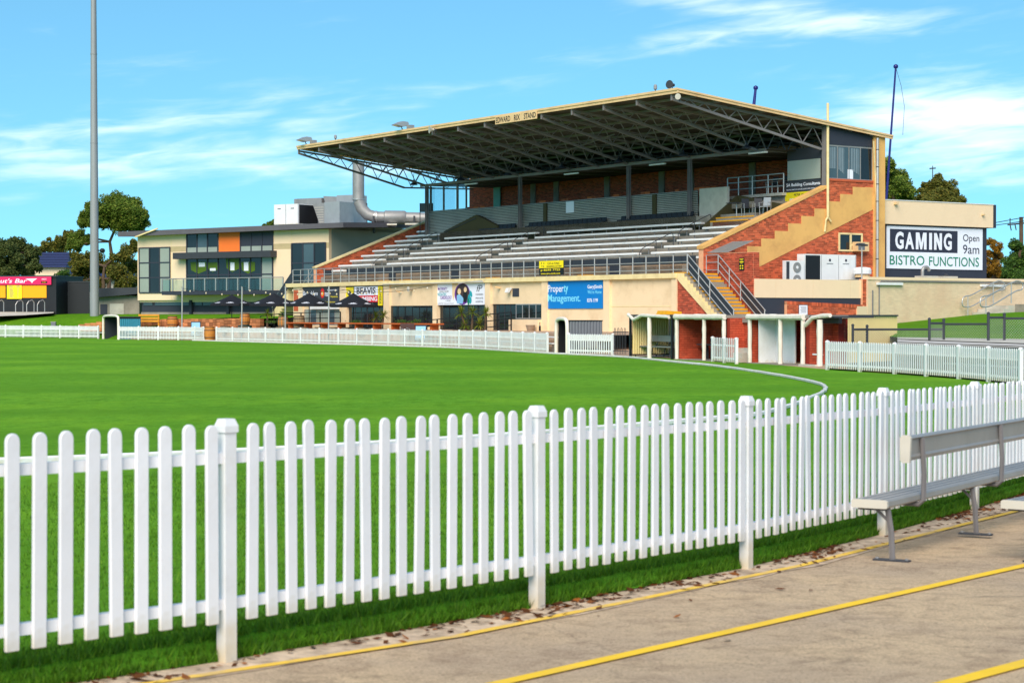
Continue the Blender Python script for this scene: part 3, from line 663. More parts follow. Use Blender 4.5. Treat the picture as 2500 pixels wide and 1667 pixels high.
# aisle handrails
for ac, ks in ((6.05, (1, 4)), (21.35, (1, 4)), (33.2, (1, 4, ))):
    for k in ks:
        p = G(); z0 = zk(k) - .45
        p.tube(smooth([(ac, bk(k) - .5, z0 - .2 + .1), (ac, bk(k) - .5, z0 + .55), (ac, bk(k) + .1, z0 + .85), (ac, bk(k) + 1.6, z0 + 1.5), (ac, bk(k) + 1.75, z0 + 1.5), (ac, bk(k) + 1.75, z0 + .5)], 1), .022, 6)
        p.tube([(ac, bk(k) + .6, z0), (ac, bk(k) + .6, z0 + 1.06)], .02, 6); p.build('handrail', dark_steel, GS)
# --- upper terrace behind the seats
BF = 7.62                                  # face of the wall behind row 6
gbox('upper_wall', olive, 7.6, 33.3, BF, BF + .2, zk(6) - .43, 6.98)
gbox('upper_walkway', concrete, 3.0, 33.3, BF, 13.9, 6.4, 6.97)
# corrugated screen: waves running along the stand
sb_ = G().box(8.3, 36.2, 8.345, 8.37, 7.0, 8.40).build('screen_shade_backing', black_m, GS)  # black sheet added so the gaps read as shade lines between the boards
for a0, a1 in ((8.3, 11.9), (12.0, 22.4), (22.5, 36.2)):
    z = 7.02; wv = G()
    while z < 8.36: wv.prism([(8.345, z), (8.29, z + .006), (8.315, z + .068), (8.345, z + .072)], a0, a1, 'x'); z += .0985
    wv.build('corrugated_screen', zinc, GS)
gbox('screen_cap', galv2, 8.3, 36.2, 8.30, 8.38, 8.40, 8.44)
for a in (11.95, 22.45): gbox('screen_post', olive, a - .16, a + .16, 8.2, 8.3, 6.98, 8.4)
q0, q1 = ST.az(1383, 493, 8.28), ST.az(1402, 519, 8.28); gbox('notice_board', wh_sign, q1[0], q0[0], 8.24, 8.28, q1[1], q0[1])
gbox('concrete_pier', conc_lt, 5.9, 8.2, 8.35, 8.5, 6.97, 8.5)
gbox('viewing_deck', concrete, 3.0, 36.2, 8.4, 13.6, 7.3, 7.62)
# back wall of brick with grey piers
bw = G().box(3.3, 39.0, 13.62, 13.85, 6.4, 11.2); bwo = bw.build('back_wall', mortar_m, GS)
bricks(G(), 'b', 13.62, 3.3, 39.0, 8.2, 10.4).build('brickwork', brick_dk, bwo, kind='stuff')
for a in (9.5, 14.9, 17.6, 23, 28.4, 31): gbox('pier', concrete, a, a + .5, 13.5, 13.62, 7.6, 10.5)
gbox('ceiling_panel', roof_under, 2.5, 36.2, 8.5, 13.6, 10.25, 10.3)
q0, q1 = ST.az(1206, 455, 13.5), ST.az(1222, 510, 13.5); gbox('green_door', M('sea_green_door', hx(96, 170, 150), .5), q1[0], q0[0], 13.45, 13.5, q1[1], q0[1])
# --- columns and head beam
for a in (8.72, 14.1, 24.9, 35.7):
    c = G(); c.box(a - .09, a + .09, 8.08, 8.12, 6.9, 10.12).box(a - .09, a - .075, 8.0, 8.2, 6.9, 10.12).box(a + .075, a + .09, 8.0, 8.2, 6.9, 10.12); c.build('column', truss_m, GS)
gbox('head_beam', truss_m, 2.6, 36.4, 8.0, 8.16, 10.12, 10.28)
for px, py in ((1395, 424), (1605, 401), (1150, 449), (1850, 373)):
    q = ST.az(px, py, 7.9); gbox('tube_light', far_white, q[0] - .7, q[0] + .7, 7.86, 7.96, q[1] - .05, q[1] + .03)
# --- roof
RF = lambda b: 12.59 - .103 * b            # top of the roof at depth b
A0, A1 = -.05, 38.55
ro = G().prism([(0.06, RF(0) - .05), (14.5, RF(14.5) - .05), (14.5, RF(14.5) - .1), (.06, RF(0) - .1)], A0, A1, 'x').build('roof', roof_under, GS)
# ribbed sheet on top
rs = G(); k = 0; a = A0
pr = []
while a < A1: pr.append((a, .0 if k % 4 < 2 else .035)); a += .06; k += 1
m = len(pr); rs.v += [(a, .02, RF(.02) - .045 + e) for a, e in pr] + [(a, 14.6, RF(14.6) - .045 + e) for a, e in pr]
rs.f += [(i, i + 1, m + i + 1, m + i) for i in range(m - 1)]; rs.build('roof_sheet', roof_top, ro)
fb = G().box(A0 - .05, A1 + .05, -.03, .03, RF(0) - .23, RF(0) + .005).build('front_fascia', fascia_m, GS)
G().box(A0 - .05, A1 + .05, -.075, -.03, RF(0) - .09, RF(0) + .02).build('gutter', fascia_m, fb)
for a_ in (A0, A1):
    G().prism([(.0, RF(0) - .2), (14.6, RF(14.6) - .2), (14.6, RF(14.6) + .0), (.0, RF(0) + .0)], a_ - .03, a_ + .03, 'x').build('barge_board', fascia_m, GS)
    G().prism([(-.07, RF(0) - .07), (14.6, RF(14.6) - .07), (14.6, RF(14.6) + .015), (-.07, RF(0) + .015)], a_ + (-.075 if a_ < 1 else .03), a_ + (-.03 if a_ < 1 else .075), 'x').build('barge_trim', fascia_m, GS)
for b in (1.2, 2.7, 4.2, 5.7, 7.2, 8.7, 10.2, 11.7, 13.2): G().bar((A0 + .05, b, RF(b) - .17), (A1 - .05, b, RF(b) - .17), .06, .12).build('purlin', truss_m, GS)
def truss(a, bend):
    """tapered lattice cantilever with its webs as a sub-part"""
    c = G(); top = lambda b: RF(b) - .30
    tipb, tipz = .12, RF(0) - .47; botz = 10.2
    bot = lambda b: tipz + (botz - tipz) * (b - tipb) / (bend - tipb) if b < bend else botz + (b - bend) * .02
    c.bar((a, .1, top(.1)), (a, 13.6, top(13.6)), .09, .11).bar((a, tipb, tipz), (a, bend, botz), .10, .12).bar((a, bend, botz), (a, 13.6, bot(13.6)), .09, .10)
    c.box(a - .05, a + .05, .06, .16, tipz - .06, RF(0) - .22)
    t = c.build('roof_truss', truss_m, GS)
    w = G(); b = .35; i = 0
    while b < 13.4:
        st = .42 + .035 * min(b, bend); b2 = min(b + st, 13.5)
        w.bar((a, b, bot(b)) if i % 2 else (a, b, top(b)), (a, b2, top(b2)) if i % 2 else (a, b2, bot(b2)), .038, .038); b = b2; i += 1
    w.build('lattice_web', truss_m, t)
for k in range(15): truss(.49 + 2.72 * k, 9.9 if k == 0 else 8.1)
# cross bracing and pendant lamps under the roof
for a0, a1, b in ((.5, 8.6, 5.5), (11.4, 19.5, 5.0), (22.2, 30.4, 5.5), (30.4, 38.5, 4.5)):
    G().bar((a0, b, RF(b) - .55), (a1, b + 2.2, RF(b) - .9), .06, .06).build('brace', truss_m, GS)
def lamp_shade(a, b, z):
    G().lathe([(.26, 0), (.25, .05), (.12, .16), (.04, .2), (.04, .34)], 14, (a, b, z)).tube([(a, b, z + .3), (a, b, z + .75)], .015, 5).build('pendant_lamp', charcoal, GS)
for px, py in ((1010, 452), (1125, 441), (1240, 428), (1372, 412), (1511, 397), (1668, 381), (1822, 363)):
    q = ST.az(px, py, 7.3); lamp_shade(q[0], 7.3, q[1] - .0)
# --- left brick wing wall, seen from inside, and the glazed windbreak above it
poly = [(1.6, ZD - .2), (10.4, ZD - .2), (10.4, 8.02), (2.0, 4.86), (1.6, 4.70)]
lw = G().prism(poly, 39.05, 39.35, 'x').build('left_wing_wall', mortar_m, GS)
bricks(G(), 'a', 39.05, 1.6, 10.4, ZD - .2, 8.02, inpoly(poly), -1).build('brickwork', brick_m, lw, kind='stuff')
G().prism([(1.55, 4.70), (2.0, 4.86), (10.45, 8.05), (10.45, 8.16), (2.0, 4.97), (1.5, 4.79)], 38.98, 39.42, 'x').build('coping', cap_cream, GS)
gbox('windbreak_sill', galv2, 31.2, 36.2, 8.28, 8.4, 8.44, 8.5)
for a0, a1 in ((36.1, 34.75), (34.6, 33.2), (33.05, 31.65)):
    pass
for a, w in ((35.6, .1), (34.0, .06), (32.35, .12), (31.3, .05)): gbox('windbreak_post', truss_m, a - w / 2, a + w / 2, 8.28, 8.4, 8.44, 10.12)
for a0, a1 in ((35.55, 34.03), (33.97, 32.41), (32.29, 31.33)): gbox('windbreak_pane', clear, a1, a0, 8.33, 8.345, 8.5, 10.1)
gbox('side_screen', clear, 36.0, 36.02, 8.4, 10.5, 8.44, 10.1)
# --- right end wall: brick, rendered steps, window box, pillar
AE = .2
FE = ST.bz
def ezb(px, py): return ST.bz(px, py, AE)
copz = lambda b: 4.18 + .3955 * b
wall_poly = [(1.86, ZP - .6), (13.5, ZP - .6), (13.5, 8.56), (10.15, 8.56), (10.15, copz(10.1)), (1.86, copz(1.86))]
ew = G().prism(wall_poly, AE, AE + .35, 'x').build('end_wall', mortar_m, GS)
bricks(G(), 'a', AE, 1.86, 13.5, ZP - .6, 8.56, inpoly(wall_poly), -1).build('brickwork', brick_m, ew, kind='stuff')
G().prism([(1.80, copz(1.80)), (10.12, copz(10.12)), (10.12, copz(10.12) + .16), (1.78, copz(1.80) + .16)], AE - .06, AE + .41, 'x').build('coping', ochre, GS)
# stepped render band
stp = [ezb(1840, 658)]; low = [ezb(1840, 658), ezb(2134, 510)]
pts = [(low[0][0], low[0][1])]
b0, z0 = ezb(1858, 602); run = (ezb(2112, 458)[0] - b0) / 8; rise = (ezb(2112, 458)[1] - z0) / 8
up = [(low[0][0] - .2, z0 - rise * .0)]
b = b0 - run; z = z0
up = [(low[0][0] - .45, z0)]
for k in range(9):
    up += [(b0 + run * k, z0 + rise * k), (b0 + run * k, z0 + rise * (k + 1))]
up = up[:-1] + [(b0 + run * 8, z0 + rise * 8), (b0 + run * 8, ezb(2112, 458)[1] + .02), (13.5, ezb(2112, 458)[1] + .02)]
slope = (low[1][1] - low[0][1]) / (low[1][0] - low[0][0]); zl = lambda b: low[0][1] + slope * (b - low[0][0])
poly = [(low[0][0] - .45, zl(low[0][0] - .45)), (13.5, zl(13.5)), (13.5, up[-1][1])] + up[::-1][1:]
# remove doubles
pp = []
for q in poly:
    if not pp or (abs(pp[-1][0] - q[0]) + abs(pp[-1][1] - q[1])) > 1e-3: pp.append(q)
G().prism(pp, AE - .03, AE - .002, 'x').build('stepped_render', ochre, GS)
gbox('box_sill', brick_m, AE - .05, AE + .35, 10.1, 13.45, 8.56, 8.68)
# window box
gp_ = G().prism([(10.15, 10.42), (13.4, 10.42), (13.4, RF(13.4) - .22), (10.15, RF(10.15) - .22)], AE + .02, AE + .1, 'x').build('gable_panel', charcoal, GS)
wf = G(); wb = [ezb(2023, 400)[0], ezb(2046, 400)[0], ezb(2074, 400)[0], ezb(2102, 400)[0], 13.4]
for b in wb: wf.box(AE + .03, AE + .09, b - .025, b + .025, 8.68, 10.42)
wf.box(AE + .035, AE + .085, 10.2, 13.4, 10.34, 10.42).box(AE + .035, AE + .085, 10.2, 13.4, 8.68, 8.72); wo = wf.build('box_window', galv2, GS)
for b0_, b1_, mt in zip(wb, wb[1:], (glass_gr, glass_gr, glass_gr, glass_dk)): G().box(AE + .05, AE + .06, b0_, b1_, 8.7, 10.36).build('pane', mt, wo)
cur = G()
for b0_, b1_ in ((wb[0] + .05, wb[1] - .1), (wb[1] + .05, wb[2] - .35), (wb[2] + .1, wb[3] - .1)):
    n_ = 14; k = len(cur.v)
    for i in range(n_ + 1):
        t = i / n_; bb = b0_ + (b1_ - b0_) * t
        for zz in (9.2 - .25 * t * (1 if b0_ > wb[1] else 0), 10.3): cur.v.append((AE + .042 + .012 * math.sin(t * 22), bb, zz))
    cur.f += [(k + 2 * i, k + 2 * i + 1, k + 2 * i + 3, k + 2 * i + 2) for i in range(n_)]
cur.build('blind', M('grey_blind', hx(112, 130, 140), .7), wo)
G().box(AE + .036, AE + .046, ezb(2071, 400)[0], ezb(2084, 400)[0], 8.72, 9.2).build('white_panel', wh_sign, wo)
gbox('box_floor', concrete, AE + .35, 3.2, 10.2, 13.6, 8.4, 8.55)
gbox('corner_post', truss_m, AE + .0, AE + .30, 10.05, 10.14, 8.1, RF(10.1) - .25)
# pillar at the back corner
gbox('corner_pillar', ochre, AE - .12, AE + .4, 13.42, 14.2, ZP - .6, RF(14.2) - .14)
G().tube([(AE - .2, 13.55, ZD - .2), (AE - .2, 13.55, 10.9)], .075, 8).build('downpipe', galv, GS)
for z in (4.6, 5.6, 6.6, 7.6, 8.5, 9.4, 10.3): G().lathe([(.085, -.02), (.085, .02)], 8, (AE - .2, 13.55, z)).build('pipe_bracket', dark_steel, GS)
p0, p1 = ezb(2128, 345), ezb(2137, 520); G().bar((AE - .14, p0[0], p0[1]), (AE - .14, p1[0], p1[1]), .05, .05).build('leaning_batten', cap_cream, GS)
# vent pipe on the wall with a forked foot
q0, q1 = ST.bz(2021, 252, AE - .12), ST.bz(2021, 530, AE - .12)
G().tube([(AE - .12, q1[0], q1[1]), (AE - .12, q0[0], q0[1])], .07, 10).tube([(AE - .12, q1[0], q1[1]), (AE - .12, q1[0] - .14, q1[1] - .18), (AE - .05, q1[0] - .14, q1[1] - .75)], .05, 8).tube([(AE - .12, q1[0], q1[1]), (AE - .12, q1[0] + .22, q1[1] - .22), (AE - .02, q1[0] + .28, q1[1] - .24)], .05, 8).build('vent_pipe', cap_cream, GS)
# the front of the box: grey panel, frosted pane and board under it, then the open balcony
BX = 10.12
a_l = ST.az(1922, 380, BX)[0]; a_r = AE + .35
gbox('box_front_panel', charcoal, a_r, a_l, BX, BX + .06, 9.75, 10.35); gbox('frosted_pane', glass_pale, a_r + .15, a_l - .02, BX, BX + .05, 8.72, 9.74)
gbox('box_front_base', charc2, a_r, a_l, BX + .002, BX + .08, 6.9, 8.7)
b_l = ST.az(1785, 430, BX)[0]
gbox('balcony_slab', conc_lt, a_l, b_l, BX - .35, BX + 2, 7.95, 8.10); gbox('balcony_wall', concrete, a_l, b_l, BX - .05, BX + .1, 6.9, 7.95)
railing([(a_l, BX - .25, 8.1), (b_l, BX - .25, 8.1)], (.35, .72, 1.0), [(a_l + (b_l - a_l) * t, BX - .25, 8.1) for t in (0, .27, .55, .8, 1)], .03)
# --- stairway walls (vomitories)
G().prism([(6.55, 6.2), (8.87, 6.2), (8.87, 8.04), (6.55, 6.40)], 5.60, 5.74, 'x').build('stair_wall', olive, GS)
G().prism([(5.6, 6.7), (1.9, 6.7), (1.9, 7.36), (5.6, 8.04)], 8.87, 8.95, 'y').build('stair_wall', olive, GS)
G().prism([(33.4, 6.97), (27.2, 6.97), (27.2, 7.2), (29.6, 8.0), (33.4, 7.08)], 7.95, 8.2, 'y').build('stair_wall', olive, GS)
G().bar((33.4, 7.93, 6.98), (29.6, 7.93, 7.78), .04, .04).build('stair_rail', dark_steel, GS)
for k, (b, z) in enumerate(((6.9, 6.6), (7.3, 6.8))):
    gbox('upper_step', concrete, 2.6, 5.6, b, b + .4, 6.2, z); gbox('step_edge', nosing, 2.6, 5.6, b - .012, b - .002, z - .06, z + .004)
gbox('timber_step', M('red_timber', hx(150, 78, 48), .7), .6, 5.4, 6.9, 7.0, 6.2, 6.58)
gbox('upper_walkway', concrete, .55, 3.0, BF - .2, 10.1, 6.3, 6.75)
# --- stair down at the right end
n_st = 21; rs_ = (ZD - .1) / n_st; tr = .215
sw0, sw1 = .05, 2.1
for i in range(n_st - 1):
    a1 = -.42 - tr * i; z1 = ZD - .012 - rs_ * (i + 1) + rs_
    s_ = gbox('stair_step', concrete, a1 - tr, a1, sw0 + .12, sw1, z1 - rs_ * 2.2, z1 - .001 * (i % 2))
    if i != 3: G().box(a1 - .06 - tr * 0 - .0, a1 - .2, sw0 + .121, sw1 - .01, z1 + .001, z1 + .012).box(a1 - tr - .006, a1 - tr + .02, sw0 + .121, sw1 - .01, z1 - .07, z1 + .012).build('step_edge', nosing, s_)
G().prism([(-.0, ZD - .24), (-.0, ZD - .002)] + [q for i in range(n_st - 1) for q in ((-.40 - tr * i, ZD - .012 - rs_ * i), (-.40 - tr * i, ZD - .012 - rs_ * (i + 1)))] + [(-.40 - tr * (n_st - 1), ZD - .35 - rs_ * (n_st - 1)), (-.2, ZD - .42)], .0, .17, 'y').build('stair_stringer', cap_cream, GS)
tri = [(-.02, ZD - .25), (-.02, .0), (-4.4, .0), (-.3, ZD - .35)]
tw = G().prism(tri, .06, .2, 'y').build('stair_side_wall', mortar_m, GS)
bricks(G(), 'b', .06, -4.4, -.02, .0, ZD - .25, inpoly(tri)).build('brickwork', brick_dk, tw, kind='stuff')
sl = rs_ / tr
def stair_rail(b, panels, first=-.69):
    a_top, a_bot = first, -4.1; zt = lambda a: ZD + (a - first) * sl
    for dz in zr: G().tube([(a_top, b, zt(a_top) + dz), (a_bot, b, zt(a_bot) + dz)], .026, 6).build('stair_rail', galv, GS)
    for t in (0, .24, .48, .98): a = a_top + (a_bot - a_top) * t; G().tube([(a, b, zt(a) - .02), (a, b, zt(a) + zr[0])], .03, 6).build('railing_post', galv, GS)
    for t0, t1 in panels:
        x0, x1 = a_top + (a_bot - a_top) * t0, a_top + (a_bot - a_top) * t1
        G().prism([(x0, zt(x0) + .08), (x1, zt(x1) + .08), (x1, zt(x1) + zr[0] - .05), (x0, zt(x0) + zr[0] - .05)], b + .03, b + .045, 'y').build('rail_board', charc2, GS)
stair_rail(.12, ((.01, .235), (.245, .475), (.485, .975)))
stair_rail(2.05, ((.5, .97),))
railing([(-.69, 2.05, ZD), (.2, 2.05, ZD)], zr, [(.2, 2.05, ZD)], .026)
# --- brick block beside the stair, with its steel grille
BB = 2.15
bl = G().box(-3.14, AE - .01, BB, BB + .36, ZP - .9, ST.az(1840, 615, BB)[1]).build('brick_block', mortar_m, GS)
ztop = ST.az(1840, 615, BB)[1]
m_ = bricks(G(), 'b', BB, -3.14, AE + .35, ZP - .9, ztop); bricks(m_, 'a', -3.14, BB, BB + .36, ZP - .9, ztop); m_.build('brickwork', brick_dk, bl, kind='stuff')
g = G()
for k in range(23): a = .35 - k * .075 * 1.0 - .02; g.bar((a, BB - .05, ztop + .04), (a - .0, BB + 1.6, ztop + .62), .022, .022)
g.bar((.4, BB - .03, ztop + .05), (-1.35, BB - .03, ztop + .05), .03, .03).bar((.4, BB + 1.55, ztop + .6), (-1.35, BB + 1.55, ztop + .6), .03, .03); g.build('steel_grille', galv, GS)
# --- window and plant on the end wall
q0, q1 = ezb(2046, 568), ezb(2104, 615); w = G()
b0, b1, z1_, z0_ = q0[0], q1[0], q0[1], q1[1]; bm_ = b0 + (b1 - b0) * .5
for r in ((b0, b0 + .09, z0_, z1_), (b1 - .09, b1, z0_, z1_), (b0 + .09, b1 - .09, z1_ - .09, z1_), (b0 + .09, b1 - .09, z0_, z0_ + .09), (bm_ - .06, bm_ + .06, z0_ + .09, z1_ - .09), (bm_ + .06, b1 - .09, z0_ + .3, z0_ + .39)):
    w.box(AE - .07, AE - .01, *r)
wo = w.build('window', cap_cream, GS)
G().box(AE - .03, AE - .02, b0 + .09, bm_ - .06, z0_ + .09, z1_ - .09).build('pane', glass_dk, wo); G().box(AE - .03, AE - .02, bm_ + .06, b1 - .09, z0_ + .39, z1_ - .09).build('pane', glass_dk, wo)
# ------------------------------------------------------------------ benches in the stand
def stand_bench(a0, a1, k, label, perf=False):
    b, z = bk(k), zk(k)
    t = fthing('stadium_bench', ST, (a0 + a1) / 2, b, z - .43, label, 'bench', 'white benches in the grandstand'); hl = (a1 - a0) / 2
    prof = [(-.15, .34), (-.14, .325), (.14, .34), (.14, .43), (-.12, .435), (-.15, .41)]
    MB().prism(prof, -hl, hl, 'x').build('seat_plank', alu, t)
    n = max(3, int((a1 - a0) / 1.3) + 1)
    for i in range(n):
        x = -hl + .25 + (2 * hl - .5) * i / (n - 1)
        MB().bar((x, -.02, 0), (x, -.02, .36), .035, .035).bar((x, -.1, .345), (x, .12, .345), .03, .025).build('bracket', galv2, t)
    if perf:
        p = MB()
        for i in range(int(2 * hl / .22)): p.box(-hl + .1 + i * .22, -hl + .2 + i * .22, -.1455, -.141, .365, .405)
        p.build('slots', black_m, t)
    return t
ordn = ['front', 'second', 'third', 'fourth', 'fifth', 'sixth', 'seventh', 'eighth', 'ninth']
for k in range(1, 7):
    if k < 6: stand_bench(.65, 5.56, k, f'white bench by the right end wall, {ordn[k]} row from the walkway')
    else: stand_bench(.65, 5.56, k, 'slotted white bench by the right end wall, topmost of its block', True)
    stand_bench(6.70, 20.8, k, f'long white bench right of centre in the grandstand, {ordn[k - 1]} row up')
    stand_bench(21.95, 32.1, k, f'white bench left of centre in the grandstand, {ordn[k - 1]} row up')
stand_bench(.65, 5.2, 0, 'lowest white bench beside the end wall above the stair')
for k in range(1, 10): stand_bench(34.1, 38.3, k, f'short white bench against the left brick wing wall, {ordn[k - 1]} row up')
stand_bench(36.2, 38.4, 0, 'short white bench behind the walkway railing at the left wing')
# small end seats in the aisles
for k in range(1, 6):
    for a in (6.35, 21.6, 33.75):
        pass
# tip-up seats in front of the corrugated screen
st0 = fthing('tip_up_seat', ST, 9, 7.95, 6.97)
MB().prism([(-.16, .02), (.14, .0), (.16, .05), (-.14, .09)], -.2, .2, 'x').build('seat', seat_pl, st0)
MB().prism([(.12, .08), (.16, .06), (.22, .30), (.18, .31)], -.2, .2, 'x').build('backrest', seat_pl, st0)
first = True
def nth(k): return ['first', 'second', 'third', 'fourth', 'fifth', 'sixth', 'seventh', 'eighth', 'ninth', 'tenth', 'eleventh', 'twelfth', 'thirteenth', 'fourteenth', 'fifteenth', 'sixteenth', 'seventeenth', 'eighteenth'][k - 1]
for a_from, n_, run in ((8.6, 14, 'right-hand'), (16.4, 17, 'middle'), (25.6, 8, 'left-hand')):
    for i in range(n_):
        t = st0 if first else copy_tree(st0); first = False
        t.location = ST.wld(a_from + i * .46, 7.93, 6.97)
        tag(t, f'dark tip-up seat {nth(i + 1)} from the right in the {run} run below the corrugated screen', 'seat', 'tip-up seats below the corrugated screen')
# chairs on the viewing deck, only their backs show above the screen
ch0 = fthing('deck_chair', ST, 10, 9, 7.62)
MB().box(-.21, .21, -.2, .2, .42, .45).build('seat', seat_or, ch0); MB().prism([(-.22, .5), (-.19, .49), (-.24, .90), (-.27, .90)], -.2, .2, 'x').build('backrest', seat_or, ch0)
for x, y in ((-.19, -.18), (.19, -.18), (-.19, .18), (.19, .18)): MB().bar((x, y, 0), (x, y, .43), .025, .025).build('leg', dark_steel, ch0)
first = True
for ci, px in enumerate((1147, 1165, 1182, 1278, 1326, 1336, 1385, 1395, 1448, 1459, 1513, 1578, 1590, 1660, 1708, 1722, 1737, 1752)):
    t = ch0 if first else copy_tree(ch0); first = False
    a = ST.az(px, 470, 8.9)[0]; t.location = ST.wld(a, 8.9 + random.uniform(-.1, .1), 7.70); t.rotation_euler.z = ST.rot() + random.uniform(-.3, .3)
    tag(t, f'{nth(ci + 1)} orange chair back from the left showing above the corrugated screen', 'chair', 'orange chairs on the viewing deck')
# table and chairs at the top right of the seating
tb = fthing('cafe_table', ST, 4.3, 7.6, 6.8, 'square dark table with one post at the top of the seating', 'table')
MB().box(-.4, .4, -.4, .4, .7, .735).build('table_top', dark_steel, tb); MB().tube([(0, 0, 0), (0, 0, .7)], .03, 8).build('leg', galv, tb); MB().lathe([(.25, 0), (.25, .02), (.03, .04)], 12).build('base', dark_steel, tb)
def arm_chair(loc, rz, mat, label):
    c = thing('cafe_chair', loc, rz, label, 'chair')
    MB().box(-.22, .22, -.22, .22, .42, .45).build('seat', mat, c); MB().prism([(.19, .5), (.22, .48), (.30, .92), (.27, .93)], -.2, .2, 'x').build('backrest', mat, c)
    for x, y in ((-.21, -.2), (.21, -.2), (-.21, .2), (.21, .2)): MB().bar((x, y, 0), (x * 1.05, y * 1.05, .43), .028, .028).build('leg', galv, c)
    for x in (-.24, .24): MB().tube([(x, -.2, .43), (x, -.22, .64), (x, .1, .66), (x, .26, .7)], .016, 5).build('arm', galv, c)
arm_chair(ST.wld(3.6, 7.7, 6.8), ST.rot() + 1.2, seat_pl, 'dark chair nearest the cafe table at the top of the seating')
arm_chair(ST.wld(2.9, 7.9, 6.8), ST.rot() + 1.0, seat_pl, 'second dark chair at the top of the seating beside the end wall')
arm_chair(ST.wld(2.2, 7.7, 6.8), ST.rot() + .4, galv, 'chair with bright metal arms by the end wall at the top of the seating')
for i, a in enumerate((1.2, 2.1)): arm_chair(ST.wld(a_l + .6 + i * .9, BX + .3, 8.1), ST.rot(), seat_pl, ['dark chair on the balcony nearest the frosted pane', 'dark chair on the balcony farther from the frosted pane'][i])
# ------------------------------------------------------------------ signs on the stand
def sign(name, fr, x0, y0, x1, y1, b, mat, label, cat='sign', th=.03, zr=None):
    """board hung on plane b; pixel corners give its place"""
    aL, z1 = fr.az(x0, y0, b); aR, z0 = fr.az(x1, y1, b); z0, z1 = zr or (z0, z1)
    t = fthing(name, fr, (aL + aR) / 2, b, (z0 + z1) / 2, label, cat); w, h_ = aL - aR, z1 - z0
    MB().box(-w / 2, w / 2, -th, 0, -h_ / 2, h_ / 2).build('board', mat, t); return t, w, h_, -th - .004
def patch(t, mat, x0, x1, z0, z1, y, name='print'): return MB().box(x0, x1, y, y + .006, z0, z1).build(name, mat, t)
def oval(t, mat, cx, cz, rx, rz, y, name='print', n=20, tilt=0):
    pts = []
    for k in range(n):
        u_, w_ = rx * math.cos(k * 6.2832 / n), rz * math.sin(k * 6.2832 / n); pts.append((cx + u_ * math.cos(tilt) - w_ * math.sin(tilt), cz + u_ * math.sin(tilt) + w_ * math.cos(tilt)))
    return MB().prism(pts, y, y + .006, 'y').build(name, mat, t)
def poly(t, mat, pts, y, name='print'): return MB().prism(pts, y, y + .006, 'y').build(name, mat, t)
t, w, h_, y = sign('property_banner', ST, 1335.5, 685, 1472.6, 753, .1, bl_sign, 'bright blue property management banner on the cream front wall', zr=(2.0, ZD - .2))
text('Proper', wh_sign, t, (-w * .331, y, h_ * .17), w=w * .286, h=h_ * .33, bold=.008); text('ty', aq_sign, t, (-w * .145, y, h_ * .16), w=w * .08, h=h_ * .33, bold=.015)
text('Management.', aq_sign, t, (-w * .18, y, -h_ * .17), w=w * .585, h=h_ * .33, bold=.008)
text('Gary|Smith', wh_sign, t, (w * .365, y, h_ * .23), w=w * .255, h=h_ * .16, bold=.02); text("We're Home", aq_sign, t, (w * .36, y, h_ * .07), w=w * .24, h=h_ * .13)
text('8376 1199', wh_sign, t, (w * .325, y, -h_ * .22), w=w * .185, h=h_ * .13, bold=.015)
t, w, h_, y = sign('hospital_banner', ST, 1066, 692, 1184, 744, .09, wh_sign, 'white hospital banner with purple oval picture above the yucca plants', zr=(2.23, ZD - .24))
poly(t, pe_sign, [(-w * .16, h_ * .5), (-w * .02, h_ * .5), (-w * .1, -h_ * .0), (-w * .14, -h_ * .3), (-w * .16, 0)], y + .002)
oval(t, pu_sign, .05 * w, 0, w * .16, h_ * .50, y); oval(t, br_sign, .055 * w, .05 * h_, w * .135, h_ * .42, y - .005)
poly(t, sk_sign, [(-.06 * w, -.42 * h_), (.06 * w, -.45 * h_), (.08 * w, -.2 * h_), (0, .0), (-.06 * w, -.05 * h_)], y - .01); oval(t, pe_sign, -.01 * w, .12 * h_, .035 * w, .14 * h_, y - .011)
oval(t, bk_sign, .11 * w, -.1 * h_, .04 * w, .3 * h_, y - .010); oval(t, pe_sign, .115 * w, .2 * h_, .03 * w, .12 * h_, y - .012)
for i, (dx, dz, c_) in enumerate(((.19, -.15, te_sign), (.22, -.3, te_sign), (.175, -.35, gn_sign), (.23, .0, te_sign))): oval(t, c_, dx * w, dz * h_, .022 * w, .16 * h_, y - .006, tilt=-.4 + .3 * i)
text('MATERNITY', pu_sign, t, (-w * .36, y, h_ * .26), w=w * .2, h=h_ * .13, bold=.015); text('GENERAL SURGERY', gr_sign, t, (-w * .33, y, h_ * .13), w=w * .2, h=h_ * .07)
text('PAEDIATRIC', te_sign, t, (-w * .38, y, .0), w=w * .2, h=h_ * .14, bold=.012); text('CARDIOLOGY', pu_sign, t, (-w * .29, y, -h_ * .15), w=w * .24, h=h_ * .16, bold=.015)
text('+ MORE', gr_sign, t, (-w * .25, y, -h_ * .3), w=w * .11, h=h_ * .07); text('tel 8204 9000   flindersprivatehospital', gr_sign, t, (-w * .3, y, -h_ * .43), w=w * .34, h=h_ * .05)
text('fP', dk_sign, t, (w * .40, y, h_ * .25), w=w * .12, h=h_ * .30, shear=.3)
for s_, dz in (('FLINDERS', -.03), ('PRIVATE', -.2), ('HOSPITAL', -.36)): text(s_, dk_sign, t, (w * .40, y, h_ * dz), w=w * .15, h=h_ * .085)
t, w, h_, y = sign('plumbing_sign', ST, 840, 697, 936, 747, .06, bk_sign, 'black, white and red plumbing sign with yellow edges on the front wall', zr=(2.2, ZD - .25))
patch(t, ye_sign, -w * .46, -w * .24, -h_ * .15, h_ * .44, y); patch(t, wh_sign, -w * .22, w * .375, h_ * .02, h_ * .46, y); patch(t, rd_sign, -w * .22, w * .375, -h_ * .31, h_ * .01, y)
